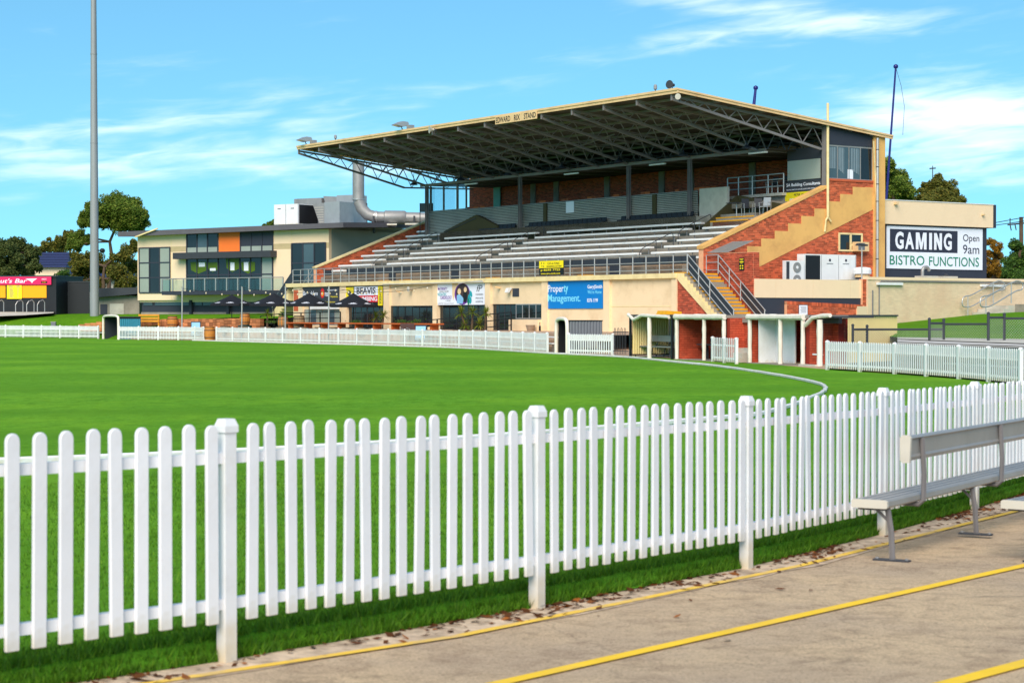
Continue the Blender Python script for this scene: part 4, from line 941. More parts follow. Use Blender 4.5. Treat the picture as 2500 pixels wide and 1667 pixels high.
patch(t, ye_sign, w * .38, w * .49, -h_ * .48, h_ * .46, y); patch(t, ye_sign, -w * .46, -w * .24, -h_ * .48, -h_ * .42, y)
text('BEAVIS', dk_sign, t, (w * .08, y - .004, h_ * .25), w=w * .48, h=h_ * .33, bold=.025); text('PLUMBING', wh_sign, t, (w * .08, y - .004, -h_ * .15), w=w * .56, h=h_ * .22, bold=.02)
text('Mobile 0412 837 288', wh_sign, t, (w * .08, y, -h_ * .4), w=w * .34, h=h_ * .08); oval(t, dk_sign, -w * .35, h_ * .15, w * .05, h_ * .12, y - .004)
inst('lettering', text_mesh('SEAWEEDS', dk_sign, h_ * .8, w * .06, bold=.01), t, (w * .435, y - .004, 0), (math.pi / 2, math.pi / 2, 0))
t, w, h_, y = sign('meat_sign', ST, 738, 701, 829, 742, .06, dk_sign, 'charcoal sign with white lettering and red oval behind the umbrellas', zr=(2.3, ZD - .26))
text('Brooklyn', wh_sign, t, (-w * .27, y, h_ * .12), w=w * .4, h=h_ * .34, bold=.01); oval(t, rd_sign, .06 * w, .15 * h_, w * .05, h_ * .28, y); oval(t, or_sign, .06 * w, .12 * h_, w * .03, h_ * .14, y - .004)
text('Catering', wh_sign, t, (w * .32, y, h_ * .3), w=w * .26, h=h_ * .12); text('Functions', ye_sign, t, (w * .37, y, -h_ * .05), w=w * .18, h=h_ * .1); text('Open for dinner', ye_sign, t, (w * .18, y, -h_ * .36), w=w * .44, h=h_ * .11)
text('meat', wh_sign, t, (w * .17, y, h_ * .1), w=w * .09, h=h_ * .25)
# name of the stand under the roof edge
aL, aR = ST.az(1209, 295, -.1)[0], ST.az(1310, 280, -.1)[0]
t = fthing('stand_name_sign', ST, (aL + aR) / 2, -.1, RF(0) - .22, 'long cream name board with dark capitals hanging from the roof edge', 'sign'); w = aL - aR
MB().box(-w / 2, w / 2, 0, .04, -.27, .16).build('board', fascia_m, t)
for s_, x0, x1 in (('EDWARD', -.48, -.13), ('RIX', -.035, .105), ('STAND', .2, .48)): text(s_, bk_sign, t, (w * (x0 + x1) / 2, -.005, -.055), w=w * (x1 - x0), h=.30, bold=.012)
t, w, h_, y = sign('cattery_banner', ST, 1317.5, 636, 1376.5, 672, .04, bk_sign, 'yellow and black cattery banner tied to the walkway railing', zr=(ZD + .07, ZD + .83))
patch(t, ye_sign, -w / 2, w / 2, .0, h_ / 2, y, 'yellow_half'); text('CAT-A-TONIC', bk_sign, t, (w * .1, y - .004, h_ * .31), w=w * .5, h=h_ * .15); text('BOARDING CATTERY', bk_sign, t, (w * .13, y - .004, h_ * .11), w=w * .62, h=h_ * .11, bold=.012)
text('p 8295 7725', ye_sign, t, (-w * .03, y, -h_ * .15), w=w * .8, h=h_ * .18, bold=.02); text('www.cat-a-tonic.com', ye_sign, t, (-w * .03, y, -h_ * .38), w=w * .8, h=h_ * .11, bold=.01)
for dx, dz in ((-.4, .35), (-.3, .33), (-.38, .15), (-.31, .12)): oval(t, bk_sign, w * dx, h_ * dz, .03, .05, y - .004, n=8)
t, w, h_, y = sign('consultants_sign', ST, 1918, 437, 2007, 489, BX - .02, dk_sign, 'grey and yellow consultants board under the frosted window of the box', zr=(7.55, 8.62))
patch(t, ye_sign, -w / 2, w / 2, -h_ * .5, .0, y, 'yellow_half')
text('SA Building Consultants', wh_sign, t, (0, y, h_ * .34), w=w * .92, h=h_ * .2, bold=.012); text('BUILDING INSPECTIONS, BUILDING ADVICE, EXPERT WITNESS REPORTS', wh_sign, t, (0, y, h_ * .12), w=w * .92, h=h_ * .07)
text('PETER JANKOVIC', bk_sign, t, (0, y - .004, -h_ * .15), w=w * .5, h=h_ * .14, bold=.01); text('8377 1987', wh_sign, t, (-w * .1, y - .004, -h_ * .38), w=w * .55, h=h_ * .15, bold=.01)
t, w, h_, y = sign('rules_plate', ST, 1805.5, 630, 1817.5, 660, BB - .01, bk_sign, 'narrow black plate with yellow print on the brick block')
for dz, ww, hh in ((.40, .8, .05), (.32, .4, .03), (.18, .75, .09), (.06, .4, .03)): patch(t, ye_sign, -w * ww / 2, w * ww / 2, h_ * (dz - hh / 2), h_ * (dz + hh / 2), y)
for dx in (-.22, .22):
    for dz in (-.14, -.34): oval(t, ye_sign, w * dx, h_ * dz, w * .14, h_ * .06, y, n=10)
# ------------------------------------------------------------------ things on the roof
def flood(a, label):
    t = fthing('floodlight', ST, a, .15, RF(.15), label, 'floodlight')
    MB().prism([(-.75, .30), (-.2, .20), (.05, .24), (.18, .36), (.1, .5), (-.25, .52)], -.28, .28, 'x').build('lamp_head', galv, t)
    MB().prism([(-.72, .285), (-.22, .19), (-.2, .205), (-.72, .31)], -.26, .26, 'x').build('lens', glass_pale, t)
    MB().tube([(0, -.2, .25), (0, -.15, .1), (0, .0, -.03)], .03, 6).build('yoke', dark_steel, t); MB().box(.35, .75, -.05, .25, -.02, .28).build('ballast_box', galv2, t)
flood(ST.az(985, 314, .1)[0], 'shoebox floodlight on the roof edge left of the name board'); flood(ST.az(750, 350, .1)[0], 'shoebox floodlight at the far left tip of the roof')
def horn(loc, rz, label, mat=conc_lt, s=1.0, name='horn_speaker'):
    t = thing(name, loc, rz, label, 'speaker'); MB().lathe([(.30 * s, -.32 * s), (.27 * s, -.30 * s), (.12 * s, -.1 * s), (.07 * s, .08 * s)], 16, ax='y').build('bell', mat, t)
    MB().lathe([(.10 * s, .06 * s), (.12 * s, .1 * s), (.12 * s, .24 * s), (.06 * s, .28 * s)], 12, ax='y').build('driver', dark_steel, t); MB().tube([(0, .05, -.05 * s), (0, .05, -.42 * s)], .025, 6).build('bracket', dark_steel, t)
horn(ST.wld(ST.az(1640, 208, .2)[0], .2, RF(.2) + .26), ST.rot() + .35, 'dark horn speaker on the roof near its front corner', dark_steel, .7)
horn(ST.wld(ST.az(1058, 317, -.1)[0], -.1, ST.az(1058, 317, -.1)[1]), ST.rot() - .3, 'pale horn speaker on the end of a truss left of the name board', conc_lt, .75)
horn(ST.wld(ST.az(1658, 237, -.1)[0], -.1, ST.az(1658, 237, -.1)[1]), ST.rot() + .5, 'white horn speaker under the roof corner', conc_lt, .5)
for px, py, lb in ((1600, 214, 'small finial lamp on the roof beside the horn speaker'), (819, 338, 'small finial lamp on the roof near its left tip')):
    a = ST.az(px, py, .3)[0]; t = fthing('roof_lamp', ST, a, .3, RF(.3) - .03, lb, 'lamp'); MB().tube([(0, 0, 0), (0, 0, .2)], .03, 6).build('stem', dark_steel, t); MB().lathe([(.05, .2), (.09, .24), (.09, .4), (.05, .46)], 10).build('lantern', galv2, t)
# ------------------------------------------------------------------ plant enclosure, right of the stair
PA = -3.2
PE = fthing('plant_enclosure', ST, PA, 2.2, 0, 'cream parapet box over a dark recess beside the brick stair block', 'building')
def pbox(name, mat, a0, a1, b0, b1, z0, z1, parent=None): return MB(flip=True, org=(PA, 2.2, 0)).box(a0, a1, b0, b1, z0, z1).build(name, mat, parent or PE)
zb0, zb1 = 2.50, 3.395
bcuts = [2.16, ST.bz(1894, 700, PA)[0], ST.bz(1985, 700, PA)[0], ST.bz(2076, 700, PA)[0], 9.2]
for b0, b1 in zip(bcuts, bcuts[1:]): pbox('parapet_panel', cream2, PA, PA + .12, b0 + .012, b1, zb0, zb1)
pbox('deck', concrete, PA + .12, AE - .02, 5.2, 9.2, zb0 + .05, 2.9); pbox('soffit', charcoal, PA + .05, -.2, 2.2, 9.2, zb0 + .01, zb0 + .04)
pbox('recess_wall', charcoal, PA + .03, PA + .06, 2.16, 9.2, -.2, zb0)
for b0, b1, z in ((2.35, 3.55, 2.37), (8.2, 9.1, 2.2)): pbox('tube_light', far_white, PA + .1, PA + .25, b0, b1, z - .05, z + .05)
wp = [(4.1, -.3), (9.25, -.3), (9.25, 2.15), (4.1, 2.32)]
lw_ = MB(flip=True, org=(PA, 2.2, 0)).prism(wp, PA - .15, PA + .05, 'x').build('low_brick_wall', mortar_m, PE)
m_ = bricks(MB(flip=True, org=(PA, 2.2, 0)), 'a', PA - .15, 4.1, 8.7, -.3, 2.15, inpoly(wp)); m_.build('brickwork', brick_m, lw_, kind='stuff')
sc = MB(flip=True, org=(PA, 2.2, 0)); b = 4.1
while b < 9.2: z = 2.32 - .17 * (b - 4.1) / 5.15; sc.box(PA - .17, PA + .05, b, b + .075, z - .15, z + .02); b += .085
sc.build('brick_coping', brick_m, PE)
pr_ = pbox('brick_pier', mortar_m, PA - .1, PA + .15, 9.2, 9.45, -.2, 3.45); bricks(MB(flip=True, org=(PA, 2.2, 0)), 'a', PA - .1, 9.2, 9.45, -.2, 3.45).build('brickwork', brick_m, pr_, kind='stuff')
t = fthing('wall_plaque', ST, PA - .17, ST.bz(1961, 757, PA - .17)[0], ST.bz(1961, 757, PA - .17)[1], 'white plaque with fine print on the low brick wall', 'sign')
MB().box(-.02, .0, -.30, .30, -.26, .26).build('frame', dk_sign, t); MB().box(.0, .01, -.27, .27, -.235, .235).build('plate', wh_sign, t)
tl = MB()
for i in range(7): tl.box(.01, .013, -.2 + .03 * (i % 3), .2 - .02 * (i % 2), .15 - .045 * i, .165 - .045 * i)
tl.build('print', gr_sign, t)
# air-conditioning plant on the deck
def cab(name, px0, py0, px1, py1, a, depth, label, cat):
    b0, z1 = ST.bz(px0, py0, a); b1, z0 = ST.bz(px1, py1, a); t = fthing(name, ST, a, (b0 + b1) / 2, 2.9, label, cat); return t, b1 - b0, z1 - 2.9, depth
# local frame: x = -a (towards the camera), y = b
t, w, h_, d = cab('condenser_unit', 1919, 636, 1963, 682, -1.6, .5, 'white twin-fan condenser unit behind the cream parapet', 'air conditioner')
MB().box(-.25, 0, -w / 2, w / 2, .0, h_).build('casing', far_white, t); MB().box(-.01, .012, -w / 2 + .02, -w / 2 + .22, .05, h_ - .05).build('coil', dark_steel, t)
for z in (h_ - .33, h_ - .95):
    f = MB().lathe([(.26, 0), (.26, .03)], 18, (.0, w * .1, z), 'x').build('fan_guard', galv2, t); MB().lathe([(.08, .03), (.08, .045)], 10, (.0, w * .1, z), 'x').build('hub', far_white, f)
t, w, h_, d = cab('rooftop_unit', 1963, 620, 2090, 682, -1.4, 1.5, 'large white air handling cabinet with black grille behind the parapet', 'air conditioner')
MB().box(-.5, 0, -w / 2, w / 2, .0, h_).build('casing', far_white, t); MB().box(0, .02, -w / 2 + .1, -w / 2 + w * .30, .05, h_ - .06).build('grille', black_m, t)
for f in (.33, .66, .99): MB().box(0, .012, -w / 2 + w * f - .012, -w / 2 + w * f, .03, h_ - .03).build('panel_seam', gr_sign, t)
for f in (.49, .80):
    MB().lathe([(.07, 0), (.07, .01)], 10, (.006, -w / 2 + w * f, h_ - .28), 'x').build('maker_badge', navy, t); MB().box(.0, .012, -w / 2 + w * f - .22, -w / 2 + w * f + .22, h_ - .47, h_ - .44).build('maker_print', gr_sign, t)
t = fthing('window_air_conditioner', ST, AE - .06, ST.bz(2093, 605, AE)[0], ST.bz(2093, 614, AE)[1], 'small box air conditioner under the end wall window', 'air conditioner')
MB().box(0, .38, -.42, .42, .0, .48).build('casing', fascia_m, t); MB().box(.381, .39, -.36, .1, .06, .42).build('grille', gr_sign, t)
t = fthing('light_mast', ST, -2.6, ST.bz(2104, 650, -2.6)[0], 2.9, 'thin steel mast with a dark flat lamp before the end wall window', 'lamp')
hm = ST.bz(2104, 600, -2.6)[1] - 2.9; MB().tube([(0, 0, 0), (0, 0, hm)], .035, 8).build('pole', galv, t); MB().prism([(-.36, hm), (.3, hm - .02), (.32, hm + .06), (-.25, hm + .12)], -.12, .12, 'x').build('lamp_head', dark_steel, t)
t = fthing('roof_vent', ST, -2.0, ST.bz(2105, 660, -2.0)[0], 2.9, 'white domed exhaust vent beside the brick pier', 'vent')
hm = ST.bz(2105, 653, -2)[1] - 2.9; MB().lathe([(.34, 0), (.34, hm - .35)], 14).build('stack', charcoal, t); MB().lathe([(.46, hm - .33), (.46, hm - .12), (.40, hm - .02), (.15, hm + .02)], 16).build('dome', far_white, t); MB().lathe([(.38, hm - .36), (.38, hm - .5)], 14).build('ring', fascia_m, t)
# ------------------------------------------------------------------ painted retaining wall and the gaming room behind it
RA = -3.4
RW = fthing('retaining_wall', ST, RA, 9.45, 0, 'long cream painted brick retaining wall above the right lawn', 'wall')
def rbox(name, mat, a0, a1, b0, b1, z0, z1, parent=None): return MB(flip=True, org=(RA, 9.45, 0)).box(a0, a1, b0, b1, z0, z1).build(name, mat, parent or RW)
wb_ = rbox('wall_body', white_brick, RA, RA + .3, 9.46, 34, -.4, 3.42); rbox('wall_return', white_brick, RA + .01, RA + .3, 8.75, 9.46, -.3, 2.1)
bricks(MB(flip=True, org=(RA, 9.45, 0)), 'a', RA, 9.46, 34, .6, 3.42, pr=.005).build('brickwork', white_brick, wb_, kind='stuff')
rbox('coping', cream2, RA - .05, RA + .35, 9.44, 34, 3.42, 3.56); rbox('roof_deck', concrete, RA + .3, 6, 9.47, 34, 3.3, 3.45)
z_ = 3.25; cd = MB(flip=True, org=(RA, 9.45, 0)); cd.tube([(RA - .05, 10.2, .6), (RA - .05, 10.2, z_), (RA - .05, 10.35, z_ + .1), (RA - .05, 33, z_ + .1)], .025, 6); cd.build('conduit', gr_sign, RW)
MB(flip=True, org=(RA, 9.45, 0)).tube([(RA - .05, 9.75, .6), (RA - .05, 9.75, 2.9)], .03, 6).build('conduit', gr_sign, RW)
for x0, x1, yy in ((2142, 2203, 692.5), (2395, 2455, 697)):
    b0, z = ST.bz(x0, yy, RA - .1); b1 = ST.bz(x1, yy, RA - .1)[0]; rbox('tube_light', far_white, RA - .16, RA - .02, b0, b1, z - .06, z + .06)
GM = fthing('gaming_room', ST, .5, 14.5, 3.4, 'charcoal block with broad cream fascia behind the retaining wall', 'building')
def mbx(name, mat, a0, a1, b0, b1, z0, z1, parent=None): return MB(flip=True, org=(.5, 14.5, 3.4)).box(a0, a1, b0, b1, z0, z1).build(name, mat, parent or GM)
mbx('wall', charcoal, .55, 9, 14.25, 22.55, 3.4, 6.5); mbx('fascia', cream2, .35, .5, 14.22, 22.85, 6.47, 7.72); mbx('fascia_side', charcoal, .36, 9, 22.86, 23.1, 6.46, 7.74); mbx('roof', roof_top, .51, 9, 14.22, 22.85, 7.5, 7.6); mbx('cap_flashing', far_white, .32, .52, 14.2, 22.87, 7.72, 7.76)
mbx('fascia_camera', fascia_m, .15, .35, 15.1, 15.3, 7.5, 7.62); mbx('fascia_camera', fascia_m, .2, .35, 21.9, 22.05, 7.12, 7.2)
bL, bR = 14.77, 22.17; t = fthing('gaming_sign', ST, .55, (bL + bR) / 2, 5.255, 'white GAMING board with green bistro lettering on the charcoal wall', 'sign'); w, h_ = bR - bL, 2.25
MB().box(0, .05, -w / 2, w / 2, -h_ / 2, h_ / 2).build('board', wh_sign, t); MB().box(.05, .056, -w * .47, w * .23, -h_ * .10, h_ * .43).build('dark_panel', navy, t)
def etext(s_, mat, yc, zc, w_, hh, **k): return inst('lettering', text_mesh(s_, mat, w_, hh, **k), t, (.06, yc, zc), (math.pi / 2, 0, math.pi / 2))
gx, gw, gz, gh = -w * .4175, w * .585, h_ * -.035, h_ * .40
def glyph(f0, f1, pts): MB().prism([(gx + gw * (f0 + (f1 - f0) * x), gz + gh * y) for x, y in pts], .056, .062, 'x').build('lettering', wh_sign, t)
for ch_, f0, f1 in (('G', 0, .146), ('A', .172, .328), ('G', .855, 1)): etext(ch_, wh_sign, gx + gw * (f0 + f1) / 2, gz + gh / 2, gw * (f1 - f0), gh * (1.03 if ch_ == 'G' else 1), bold=.035)
glyph(.360, .548, [(0, 0), (.24, 0), (.24, .62), (.42, 0), (.58, 0), (.76, .62), (.76, 0), (1, 0), (1, 1), (.68, 1), (.5, .38), (.32, 1), (0, 1)])
glyph(.595, .645, [(0, 0), (1, 0), (1, 1), (0, 1)]); glyph(.683, .823, [(0, 0), (.30, 0), (.30, .55), (.68, 0), (1, 0), (1, 1), (.70, 1), (.70, .45), (.32, 1), (0, 1)])
etext('Open', navy, w * .375, h_ * .25, w * .175, h_ * .22); etext('9am', navy, w * .375, -h_ * .0, w * .175, h_ * .22)
etext('BISTRO', gn_sign, -w * .295, -h_ * .30, w * .355, h_ * .225, bold=.004); etext('FUNCTIONS', gn_sign, w * .195, -h_ * .31, w * .53, h_ * .225, bold=.004)
for px, lb in ((2262, 'left-hand pale vent cowl on the retaining wall top'), (2310, 'right-hand low vent plinth on the retaining wall top')):
    b_ = ST.bz(px, 672, RA + .8)[0]; t = fthing('wall_top_vent', ST, RA + .8, b_, 3.45, lb, 'vent'); MB().box(-.3, .3, -.55, .55, 0, .22).build('plinth', conc_lt, t)
    if px < 2300: MB().tube(smooth([(0, -.3, .2), (0, -.3, .62), (0, .05, .7), (0, .2, .5)], 2), .09, 8).build('cowl', galv2, t)
    else: MB().lathe([(.1, .2), (.12, .3), (.05, .36)], 10).build('cowl', dark_steel, t)
# ------------------------------------------------------------------ ground behind the far fence
def fy(px):
    for (x0, y0), (x1, y1) in zip(FP, FP[1:]):
        if x0 <= px <= x1: return y0 + (y1 - y0) * (px - x0) / (x1 - x0)
    return FP[-1][1]
def farpt(px): q = on_z(px, fy(px)); return Vector((q.x, q.y))
def bt(px, t, z=.82):
    """a spot seen at column px, a share t of the way from the far fence to the stand's front wall"""
    y0 = farpt(px).y; p = ST.on_b(px, 760, 0); y1 = ST.wld(p[0], 0).y; Y = y0 + (y1 - y0) * t
    return Vector(((px - CX) / F * Y / math.cos(0), Y, z))
def bd(px, d, z): Y = farpt(px).y + d; return Vector(((px - CX) / F * Y, Y, z))
def zat(py, Y): return EYE + (HY - py) * Y / F
def bank(name, pxs, prof, mat, kind='structure'):
    P = [tuple(farpt(x)) for x in pxs]; mb = MB(); n = len(prof)
    for d, z in prof:
        pass
    rows = [offset(P, -d) for d, z in prof]
    for i in range(len(P)):
        for k, (d, z) in enumerate(prof): mb.v.append((rows[k][i][0], rows[k][i][1], z))
    for i in range(len(P) - 1):
        for k in range(n - 1): mb.f.append((i * n + k, i * n + k + 1, (i + 1) * n + k + 1, (i + 1) * n + k))
    return tag(mb.build(name, mat), kind=kind)
bank('terrace', [290 + 25 * i for i in range(45)], [(.12, -.05), (.2, .0), (.7, .0), (.7, .27), (1.3, .27), (1.3, .54), (1.9, .54), (1.9, .81), (5, .82), (12, .82), (34, .83)], paving)
bank('lawn_bank', [-330, -200, -100, 0, 60, 120, 180, 240, 280], [(.12, -.05), (.25, .0), (1.5, .5), (3, .95), (4.5, 1.33), (6.2, 1.5), (9, 1.66), (14, 1.8), (24, 1.86), (60, 1.88), (160, 1.9)], lawn_m)
q = [ST.wld(-5.2, -2, .02), ST.wld(.2, -2, .3), ST.wld(.2, 2, .3), ST.wld(-5.2, 12, .4), ST.wld(-9, 12, .1)]
mb = MB(); P0 = [farpt(x) for x in (1400, 1532, 1650, 1741, 1840, 1910, 2018)]
mb.v += [(p.x, p.y, -.02) for p in P0]; Q0 = [ST.wld(6, 0.3, .82), ST.wld(2, .3, .8), ST.wld(-.5, 1, .5), ST.wld(-3, 2.4, .3), ST.wld(-3.3, 5, .3), ST.wld(-3.3, 8, .4), ST.wld(-3.5, 11, .9)]
mb.v += [tuple(p) for p in Q0]; n = len(P0); mb.f += [(i, i + 1, n + i + 1, n + i) for i in range(n - 1)]
tag(mb.build('forecourt', paving), kind='structure')
# lawn and paths on the right
K = [at_Y(2100, 816, 77), at_Y(2160, 820, 73)] + [on_z(x, y, .92) for x, y in ((2191, 823.5), (2500, 828), (2800, 832))]
Wl = [ST.wld(RA - .0, b, z) for b, z in ((8.6, 1.02), (10.2, 1.14), (11.5, 1.26), (18.5, 1.78), (32, 2.3))]
mb = MB(); nK = len(K); m_ = 6
for i in range(nK):
    for j in range(m_ + 1): t = j / m_; q = K[i].lerp(Wl[i], t); q.z += .12 * math.sin(t * math.pi); mb.v.append(tuple(q))
for i in range(nK - 1):
    for j in range(m_): a = i * (m_ + 1) + j; mb.f.append((a, a + 1, a + m_ + 2, a + m_ + 1))
tag(mb.build('right_lawn', lawn_m), kind='structure')
def bandq(name, y0s, y1s, z, mat, xs):
    mb = MB(); A = [on_z(x, y, z) for x, y in zip(xs, y0s)]; B = [on_z(x, y, z) for x, y in zip(xs, y1s)]; mb.v += [tuple(p) for p in A + B]; n = len(A)
    mb.f += [(i, i + 1, n + i + 1, n + i) for i in range(n - 1)]; tag(mb.build(name, mat), kind='structure')
XB = (2191, 2260, 2380, 2500, 2800)
bandq('kerb_strip', (822.3, 823.4, 825.2, 827, 831), (827, 830, 834, 838, 848), .925, conc_lt, XB)
bandq('asphalt_path', (827, 830, 834, 838, 848), (834, 837, 841, 845, 856), .90, M('grey_asphalt', hx(200, 194, 186), .95, .1, 2, .2, 30), XB)
bandq('pale_path', (834, 837, 841, 845, 856), (838, 841, 845, 849, 860), .88, conc_lt, XB)
# ------------------------------------------------------------------ far picket fences
FH = .89
small_picket = picket_mesh(.07, FH - .05, .02, 4); small_picket.materials[0] = far_white
def far_fence(p0, p1, label, single=False, board=True, pitch=.135, step=None, parent=None, name='far_picket_fence', line=None):
    L_ = line or [farpt(p0 + (p1 - p0) * i / max(1, int((p1 - p0) / 20) + 1)) for i in range(int((p1 - p0) / 20) + 2)]
    t = parent or thing(name, (L_[0].x, L_[0].y, 0), 0, label, 'fence', 'white picket fences round the oval'); o = Vector((L_[0].x, L_[0].y, 0))
    # walk along the line
    cum = [0]
    for a, b in zip(L_, L_[1:]): cum.append(cum[-1] + (b - a).length)
    def at(s):
        for i in range(len(L_) - 1):
            if s <= cum[i + 1] + 1e-6: u_ = (s - cum[i]) / max(1e-6, cum[i + 1] - cum[i]); return L_[i].lerp(L_[i + 1], u_), (L_[i + 1] - L_[i]).normalized()
        return L_[-1], (L_[-1] - L_[-2]).normalized()
    tot = cum[-1]; nb = max(1, round(tot / 2.0)); bl = tot / nb; mbp = MB(org=o)
    for i in range(nb + 1):
        p, d = at(min(tot, i * bl)); inst('post', far_post, t, (p.x - o.x, p.y - o.y, 0), (0, 0, math.atan2(d.y, d.x)))
        if i == nb: break
        q, _ = at(min(tot, (i + 1) * bl)); d = (q - p).normalized(); nr = Vector((d.y, -d.x))
        bd_ = MB(org=o); c0, c1 = p - nr * .03, q - nr * .03
        if board: bd_.bar((c0.x, c0.y, FH - .14), (c1.x, c1.y, FH - .14), .02, .19).build('top_board', far_white, t)
        bd_ = MB(org=o)
        for z in (FH - .27, .17): bd_.bar((p.x, p.y, z), (q.x, q.y, z), .04, .06)
        bd_.build('rail', far_white, t)
        npk = max(2, int(bl / pitch))
        for k in range(npk):
            w = p + (q - p) * ((k + .5) / npk) + nr * .032
            if single: inst('picket', small_picket, t, (w.x - o.x, w.y - o.y, .05), (0, 0, math.atan2(d.y, d.x)))
            else:
                h_ = FH - random.uniform(0, .012); a, b = w - d * .029, w + d * .029; e = nr * .006
                mbp.add([(a.x, a.y, .05), (b.x, b.y, .05), (b.x, b.y, h_ - .03), (w.x, w.y, h_), (a.x, a.y, h_ - .03), (a.x - 2 * e.x, a.y - 2 * e.y, .05), (b.x - 2 * e.x, b.y - 2 * e.y, .05), (b.x - 2 * e.x, b.y - 2 * e.y, h_ - .03), (w.x - 2 * e.x, w.y - 2 * e.y, h_), (a.x - 2 * e.x, a.y - 2 * e.y, h_ - .03)],
                        [(0, 1, 2, 3, 4), (9, 8, 7, 6, 5), (0, 5, 6, 1), (1, 6, 7, 2), (2, 7, 8, 3), (3, 8, 9, 4), (4, 9, 5, 0)])
    if not single: mbp.build('pickets', far_white, t, kind='stuff')
    return t
far_post = MB().box(-.05, .05, -.05, .05, -.05, FH - .02).lathe([(.075, FH - .03), (.075, FH), (.02, FH + .03)], 4).mesh('post', far_white)
far_fence(-260, 240, 'far white picket fence at the left edge, before the grass bank')
far_fence(291, 497, 'far white picket fence between the arched tunnel and the oak barrel')
far_fence(529, 1336, 'longest far white picket fence, in front of the grandstand terrace')
far_fence(1389, 1496, 'short far picket fence between the dark tunnel mouth and the bow-topped railing')
far_fence(2020, 2492, 'greyish picket fence curving away right of the dugouts', single=True)
g = far_fence(1741, 1797, 'small white picket gate panel standing before the dugouts', single=True, board=False, pitch=.2, name='picket_gate', line=[Vector(on_z(1740, 883)[:2]), Vector(on_z(1798, 888.5)[:2])])
g['category'] = 'gate'; del g['group']
# long aluminium seats behind the far fence
def bleacher(p0, p1, d, z, label):
    a, b = farpt(p0), farpt(p1); n_ = (b - a).normalized(); nr = Vector((-n_.y, n_.x)); nr = nr if nr.y > 0 else -nr
    a, b = a + nr * d, b + nr * d; t = thing('terrace_bench', (a.x, a.y, z - .40), math.atan2(n_.y, n_.x), label, 'bench', 'aluminium benches behind the far fences'); ln = (b - a).length
    MB().box(0, ln, -.13, .13, .36, .41).build('seat_plank', alu, t)
    for i in range(max(2, int(ln / 2.2) + 1)): x = .2 + (ln - .4) * i / max(1, int(ln / 2.2)); MB().bar((x, 0, 0), (x, 0, .36), .04, .04).build('leg', galv2, t)
bleacher(1000, 1150, .45, .42, 'silver bench behind the far fence below the hospital banner, lower row'); bleacher(1000, 1150, 1.0, .69, 'silver bench behind the far fence below the hospital banner, upper row')
bleacher(1165, 1330, .45, .42, 'silver bench behind the far fence below the small window, lower row'); bleacher(1165, 1330, 1.0, .69, 'silver bench behind the far fence below the small window, upper row')
bleacher(300, 480, .45, .42, 'silver bench behind the far fence right of the arched tunnel, lower row'); bleacher(300, 480, 1.0, .69, 'silver bench behind the far fence right of the arched tunnel, upper row')
bleacher(20, 235, .8, .42, 'silver bench behind the far fence below the pole, lower row'); bleacher(20, 235, 1.6, .66, 'silver bench behind the far fence below the pole, upper row')
for i, (d, z) in enumerate(((.9, .36), (1.9, .62), (2.9, .86))): bleacher(2240 + 30 * i, 2560, d, z, f'silver bench behind the greyish right-hand fence, {ordn[i]} row')
for i, (d, z) in enumerate(((1.0, .3), (2.0, .56))): bleacher(1340, 1356, d, z, ['lower', 'upper'][i] + ' short bench seen in the gap left of the dark tunnel mouth')
# ------------------------------------------------------------------ tunnels through the fence
def tunnel(px0, px1, ytop, label, dark, side, side_mat, depth=2.2, sh=1.35):
    a, b = farpt(px0), farpt(px1); d = (b - a).normalized(); w = (b - a).length; Y = a.y; h_ = zat(ytop, Y)
    t = thing('players_tunnel', (a.x, a.y, 0), math.atan2(d.y, d.x), label, 'shelter', 'padded tunnels through the far fence')
    r = .08; arch = smooth([(0, 0, 0), (0, 0, h_ - .25), (.12, 0, h_ - .04), (w / 2, 0, h_), (w - .12, 0, h_ - .04), (w, 0, h_ - .25), (w, 0, 0)], 2)
    MB().tube([(p.x, -.02, p.z) for p in arch], r, 8).build('padding', canvas_w, t, smooth=True)
    MB().box(.0, .05, .08, depth, 0, h_ - .12).build('side_wall', dark, t); MB().box(-.02, w + .06, .06, depth, h_ - .12, h_ - .08).build('roof', dark, t)
    MB().box(.05, w - .05, depth - .08, depth - .02, 0, h_ - .12).build('back_wall', dark, t); MB().box(w - .06, w - .03, .08, depth, 0, h_ - .12).build('inner_lining', dark, t)
    sd_ = MB(); pr = []; y_ = .08; k = 0
    while y_ < depth: pr.append((y_, .03 * (k % 2))); y_ += .07; k += 1
    m = len(pr); sd_.v += [(w + .02 + e, y_, 0) for y_, e in pr] + [(w + .02 + e, y_, sh) for y_, e in pr]; sd_.f += [(i, i + 1, m + i + 1, m + i) for i in range(m - 1)]; sd_.build('side_sheet', side_mat, t)
    return t
tunnel(253, 290, 770, 'arched white padded tunnel mouth with teal side sheet in the far left fence', charc2, 0, teal, 1.5, sh=1.38)
tunnel(1359, 1386, 777, 'dark tunnel mouth with bunched white padding and grey side sheet', black_m, 0, gr_sign, 1.6, sh=1.42)
# bow-topped railing
a, b = farpt(1497), farpt(1534); t = thing('bow_top_railing', (a.x, a.y, 0), math.atan2((b - a).y, (b - a).x), 'dark bow-topped steel railing left of the dugouts', 'railing'); ln = (b - a).length
m = MB()
for z in (.18, .98): m.bar((0, 0, z), (ln, 0, z), .035, .035)
m.build('rail', dark_steel, t)
for i in range(int(ln / .2)):
    x = .06 + i * .2; MB().tube(smooth([(x, 0, .05), (x, 0, 1.08), (x + .05, 0, 1.16), (x + .1, 0, 1.08), (x + .1, 0, .05)], 1), .012, 5).build('bow', dark_steel, t)
